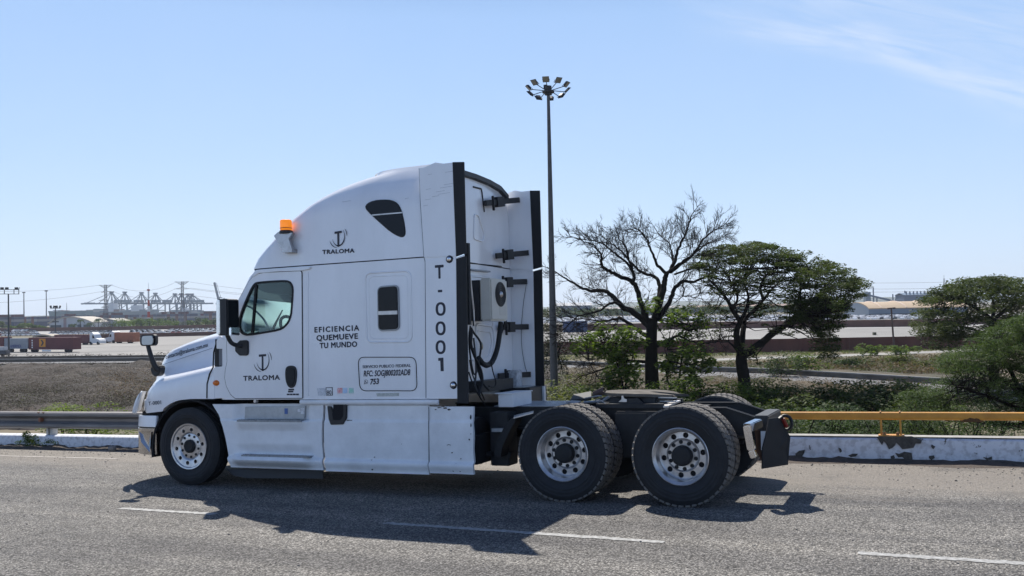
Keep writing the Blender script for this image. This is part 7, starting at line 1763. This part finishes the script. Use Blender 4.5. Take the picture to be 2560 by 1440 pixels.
# ---- container lorries on the yard
M_maroon = mat('maroon_container', (.13, .03, .035), .6, var=.2, vscale=.6, stretch=(1, 1, .2)); M_orange = mat('orange_container', (.36, .13, .07), .65, var=.25, vscale=.7); M_greyc = mat('grey_container', (.27, .29, .32), .6, var=.2, vscale=.8)
M_tyre2 = mat('far_tyre', (.02, .02, .022), .9)
def lorry(name, lab, uA, uB, vtop, vbot, m_, vb, tractor=None, ribs=True, group=None, over=0, cat='truck'):
    A, B = GZ(uA, vb), GZ(uB, vb); d = B-A; L_ = d.length; d.normalize(); n_ = Vector((-d.y, d.x, 0)); dep = ((A+B)/2-CAM).dot(RG.col[2]); s_ = dep/FPX; c = (A+B)/2; r = empty(name, (c.x, c.y, GZ0), lab, cat, group)
    z1 = GZ0+(vb-vtop)*s_; z0_ = GZ0+(vb-vbot)*s_
    def P(x, y, z): q = A+d*x+n_*y; return Vector((q.x, q.y, z))
    def bx(m, x0, x1, y0, y1, za, zc): return m.add([P(x, y, z) for z in (za, zc) for x, y in ((x0, y0), (x1, y0), (x1, y1), (x0, y1))], [(3, 2, 1, 0), (4, 5, 6, 7), (0, 1, 5, 4), (1, 2, 6, 5), (2, 3, 7, 6), (3, 0, 4, 7)])
    bx(MB(), 0, L_, 0, 2.45, z0_, z1).build('container', m_, r)
    fr_ = MB(); bx(fr_, 0, L_, -.03, .0, z1-.15, z1+.03); bx(fr_, 0, L_, -.03, 0, z0_, z0_+.15)
    for x in (0, L_-.15): bx(fr_, x, x+.15, -.03, 0, z0_, z1)
    if ribs:
        for k in range(int(L_/.6)): bx(fr_, .3+.6*k, .3+.6*k+.22, -.02, 0, z0_+.15, z1-.15)
    fr_.build('container_frame', m_, r); bx(MB(), .2, L_-.2, .2, 2.2, GZ0+.9, z0_).build('trailer_bed', M_frame, r)
    ws = [L_-1.2, L_-2.4, 1.0+.2, 2.4] if L_ > 7 else [1.2, L_-1.2]
    for x in ws:
        q = MB().cyl(P(x, 0, GZ0+.5), P(x, .5, GZ0+.5), .5, n=12).build('trailer_wheel', M_tyre2, r)
    if tractor:
        side, cc = tractor; x0 = -.4 if side < 0 else L_+.4; sg = side
        def T(x, z): return P(x0+sg*x, 0, GZ0+z)
        pr = [(0, .6), (0, 3.6), (.9, 3.9), (1.9, 3.2), (2.5, 2.0), (4.0, 1.7), (4.5, 1.2), (4.5, .5), (0, .5)]
        q = MB(); n = len(pr); vs = [T(x, z) for x, z in pr]+[T(x, z)+n_*2.4 for x, z in pr]; q.add(vs, [tuple(range(n)), tuple(range(2*n-1, n-1, -1))]+[(i, n+i, n+(i+1) % n, (i+1) % n) for i in range(n)])
        q.build('tractor_cab', mat('far_cab_white', (.6, .61, .62), .4), r); MB().add([T(x, z)-n_*.03 for x, z in ((1.2, 2.0), (1.2, 2.9), (1.8, 2.9), (2.25, 2.0))], [(0, 1, 2, 3)]).build('cab_window', M_glassd, r)
        for x in (.4, 3.6): MB().cyl(P(x0+sg*x, -.02, GZ0+.5), P(x0+sg*x, .4, GZ0+.5), .5, n=12).build('cab_wheel', M_tyre2, r)
    return r, P, bx, z0_, z1, L_
r, P, bx, z0_, z1, L_ = lorry('container_lorry', 'long dark red container trailer with an orange arrow panel, far left yard', 72, 183, 844, 874, M_maroon, 881)
px_ = L_/111
q = MB(); xa = (99-72)*px_; bx(q, xa, xa+16*px_, -.06, -.03, z1-17*px_, z1-2*px_); q.build('arrow_panel', mat('orange_panel', (.62, .25, .02), .6), r)
q = MB(); q.add([P(xa+4*px_, -.09, z1-4*px_), P(xa+8*px_, -.09, z1-4*px_), P(xa+12*px_, -.09, z1-9.5*px_), P(xa+8*px_, -.09, z1-15*px_), P(xa+4*px_, -.09, z1-15*px_), P(xa+8*px_, -.09, z1-9.5*px_)], [(0, 1, 2, 5), (5, 2, 3, 4)]); q.build('arrow', M_let, r)
q = MB()
for k in range(4): bx(q, 8*px_, 10.5*px_, -.06, -.03, z1-(6.5+4.2*k)*px_, z1-(4+4.2*k)*px_)
q.build('white_letters', M_stk, r); q = MB(); bx(q, 34*px_, 56*px_, -.04, 0, z0_-3.5*px_, z0_-.5*px_); q.build('side_box', M_stk, r)
r, P, bx, z0_, z1, L_ = lorry('container_lorry', 'light grey container on a trailer, left of the long dark red one', 11, 70, 846, 872, M_greyc, 881, ribs=False)
vs, fs = fatten(*textmesh('AMERMEX', 1), .03); x1_ = max(v.x for v in vs); W_ = L_/59
MB().add([P((26-11)*W_*1.0+v.x/x1_*28*W_*1.0, -.05-v.z*5, z1-(16.5)*W_+v.y*5.2*W_/.72) for v in vs], fs).build('lettering', mat('faded_blue_letters', (.06, .08, .2), .6), r)
r, P, bx, z0_, z1, L_ = lorry('container_lorry', 'dark red container cut by the left edge of the photo', -60, 9, 843, 874, M_maroon, 881)
lorry('container_lorry', 'dark red container lorry with a white long-nosed tractor, middle of the yard', 136, 222, 837, 858, M_maroon, 862, (1, 1))
lorry('container_lorry', 'orange container lorry with a white tractor on its left', 287, 334, 831.5, 855, M_orange, 858, (-1, 1))
r, P, bx, z0_, z1, L_ = lorry('flatbed_box', 'low dark brown box standing right of the white tractor', 247, 263, 851, 857, mat('brown_box', (.09, .05, .045), .8), 858, None, False, cat='box')
# small white and dark van at the left edge
p = GZ(4, 893); r = empty('van', p, 'white-roofed dark van cut by the left edge, by the yard lamp', 'van'); d_ = RG.col[0].copy(); d_.z = 0; d_.normalize(); n_ = Vector((-d_.y, d_.x, 0))
def vanbox(name, x0, x1, z0_, z1_, m_): MB().add([p+d_*x+n_*y+Vector((0, 0, z)) for z in (z0_, z1_) for x, y in ((x0, 0), (x1, 0), (x1, 1.8), (x0, 1.8))], [(3, 2, 1, 0), (4, 5, 6, 7), (0, 1, 5, 4), (1, 2, 6, 5), (2, 3, 7, 6), (3, 0, 4, 7)]).build(name, m_, r, bevel=.12)
vanbox('body', -3.5, 1.0, .4, 1.5, mat('dark_van', (.05, .055, .07), .4)); vanbox('roof', -3.4, .5, 1.5, 2.3, M_wb)
for x in (-2.6, .2): MB().cyl(p+d_*x+n_*-.02+Vector((0, 0, .35)), p+d_*x+n_*.3+Vector((0, 0, .35)), .35, n=10).build('wheel', M_tyre2, r)
# ---- right background: sheds and works
def shed(name, lab, d, u0, u1, vt, vb, m_, roofm=None, dep=25, slope=0, cat='building'):
    A, B = PD(u0, vb, d), PD(u1, vb, d); c = (A+B)/2; r = empty(name, (c.x, c.y, GZ0), lab, cat); z1 = PD((u0+u1)/2, vt, d).z; dd = B-A; dd.z = 0; L_ = dd.length; dd.normalize(); n_ = Vector((-dd.y, dd.x, 0)); a = Vector((A.x, A.y, 0))
    def bx(x0, x1, y0, y1, za, zc): return MB().add([a+dd*x+n_*y+Vector((0, 0, z)) for z in (za, zc) for x, y in ((x0, y0), (x1, y0), (x1, y1), (x0, y1))], [(3, 2, 1, 0), (4, 5, 6, 7), (0, 1, 5, 4), (1, 2, 6, 5), (2, 3, 7, 6), (3, 0, 4, 7)])
    bx(0, L_, 0, dep, GZ0, z1).build('wall', m_, r)
    if roofm: MB().add([a+dd*x+n_*y+Vector((0, 0, z)) for x in (-1, L_+1) for y, z in ((-1, z1), (dep/2, z1+slope), (dep+1, z1), (dep/2, z1+slope-.6))], [(0, 1, 5, 4), (1, 2, 6, 5), (2, 3, 7, 6), (3, 0, 4, 7), (0, 3, 2, 1), (4, 5, 6, 7)]).build('roof', roofm, r)
    return r, bx, L_, z1
M_tan = mat('tan_fabric_roof', (.46, .34, .22), .75, var=.12, vscale=.06); M_bgw = mat('blue_grey_wall', (.15, .19, .24), .8); M_blw = mat('dark_blue_wall', (.06, .10, .17), .8)
# tan vault: axis along the picture
A, B = GZ(2172, 793), GZ(2420, 788); c = (A+B)/2; r = empty('storage_shed', (c.x, c.y, GZ0), 'long shed with a curved tan roof and blue-grey side, between the two right trees', 'shed')
dd = (B-A).normalized(); dd.z = 0; L_ = (B-A).length; n_ = Vector((-dd.y, dd.x, 0)); s_ = ((A-CAM).dot(RG.col[2]))/FPX; he = 22*s_; hr = 38*s_; dep = 34; secs = []
for x in [L_*k/8 for k in range(9)]: secs.append([A+dd*x+n_*(-.6+dep*k/12)+Vector((0, 0, he+(hr-he)*math.sin(PI*k/12)**.8)) for k in range(13)]+[A+dd*x+n_*(dep*k/12)+Vector((0, 0, he-.5+(hr-he)*math.sin(PI*k/12)**.8)) for k in range(12, -1, -1)])
MB().loft(secs).build('roof', M_tan, r, smooth=60)
MB().add([A+Vector((0, 0, 0)), A+dd*L_, A+dd*L_+Vector((0, 0, he)), A+Vector((0, 0, he))], [(0, 1, 2, 3)]).add([A+n_*dep*k/12+Vector((0, 0, he+(hr-he)*math.sin(PI*k/12)**.8-.2)) for k in range(13)]+[A+n_*dep, A], [tuple(range(15))]).build('wall', M_bgw, r)
MB().add([A-n_*.15, A+dd*L_-n_*.15, A+dd*L_-n_*.15+Vector((0, 0, 8*s_)), A-n_*.15+Vector((0, 0, 8*s_))], [(0, 1, 2, 3)]).build('wall_base', mat('dark_shed_base', (.07, .09, .11), .8), r)
rb_ = MB()
for k in (1, 3, 5): rb_.tube([A+dd*(L_*k/8+.1)+n_*(-.7+dep*j/12)+Vector((0, 0, he+.15+(hr-he)*math.sin(PI*j/12)**.8)) for j in range(9)], .35, 4)
rb_.build('roof_rib', mat('pale_rib', (.55, .42, .33), .7), r)
for u, vt, vb, w, lab, g in ((2172, 738, 768, 14, 'grey-blue silo tower at the edge of the flat-topped tree', 0),):
    d = 1300; shed('silo_tower', lab, d, u-6, u+6, vt-8, vb+6, mat('far_blue', (.12, .17, .22), .8), None, 10, cat='tower')
r, bx, L_, z1 = shed('works_building', 'long dark blue works building left of the round-crowned tree', 1250, 2262, 2330, 737, 775, M_blw, mat('works_roof', (.1, .16, .24), .7), 30, 3)
for k in range(7): bx(3+k*L_/7.5, 4.4+k*L_/7.5, 2, 3.4, z1, z1+5).build('roof_vent', M_blw, r)
shed('works_building', 'low blue building with a row of bays beside the tan shed', 900, 2040, 2176, 768, 785, mat('mid_blue_wall', (.08, .14, .24), .8), None, 30)
shed('works_building', 'pale grey-blue hall behind the bare tree twigs', 900, 1395, 1480, 764, 786, mat('pale_hall', (.16, .19, .24), .8), mat('pale_hall_roof', (.3, .32, .35), .7), 30, 3)
shed('works_building', 'long low blue-grey hall between the bare tree and the flat-topped tree', 950, 1500, 1720, 771, 786, mat('hall2', (.13, .17, .23), .8), mat('hall2_roof', (.22, .2, .2), .7), 30, 2)
shed('works_building', 'low brown-roofed hall behind the flat-topped tree', 980, 1730, 1990, 766, 782, mat('hall3', (.12, .15, .2), .8), mat('hall3_roof', (.25, .16, .12), .7), 30, 2)
r, bx, L_, z1 = shed('blue_container', 'blue container in front of the fence, left of the bare tree trunk', (GZ(1440, 829)-CAM).dot(RG.col[2])*.97, 1408, 1469, 803, 829, mat('blue_container_paint', (.02, .05, .14), .6, var=.2, vscale=.5), None, 2.5, cat='container')
for k in range(4): bx(k*L_/4, k*L_/4+.12, -.06, 0, GZ0, z1).build('corner_post', M_blw, r)
d = 1300; q0 = PD(2200, 770, d); r = empty('conveyor', (q0.x, q0.y, GZ0), 'pair of sloping conveyors and thin chimneys right of the flat-topped tree', 'conveyor')
MB().bar(PD(2172, 738, d), PD(2230, 752, d), 3, 2.4).bar(PD(2238, 750, d), PD(2280, 742, d), 3, 2).build('conveyor_belt', M_blw, r)
for u, v in ((2183, 718), (2232, 735), (2262, 727), (2192, 745)): a_ = PD(u, v, d); MB().cyl((a_.x, a_.y, GZ0), (a_.x, a_.y, a_.z), 1.1, .8, 6).build('chimney', M_blw, r)
# ---- humid air over the port
hz_m = bpy.data.materials.new('haze'); hz_m.use_nodes = True; t = hz_m.node_tree
for q in list(t.nodes):
    if q.type == 'BSDF_PRINCIPLED': t.nodes.remove(q)
pv = t.nodes.new('ShaderNodeVolumePrincipled'); pv.inputs['Color'].default_value = (.80, .89, 1, 1); pv.inputs['Density'].default_value = .00010; pv.inputs['Anisotropy'].default_value = .2
t.links.new(pv.outputs[0], t.nodes['Material Output'].inputs['Volume'])
hz = MB().box((-6200, -2500, GZ0-8), (6200, 6200, 130)).build('haze', hz_m, kind='stuff')
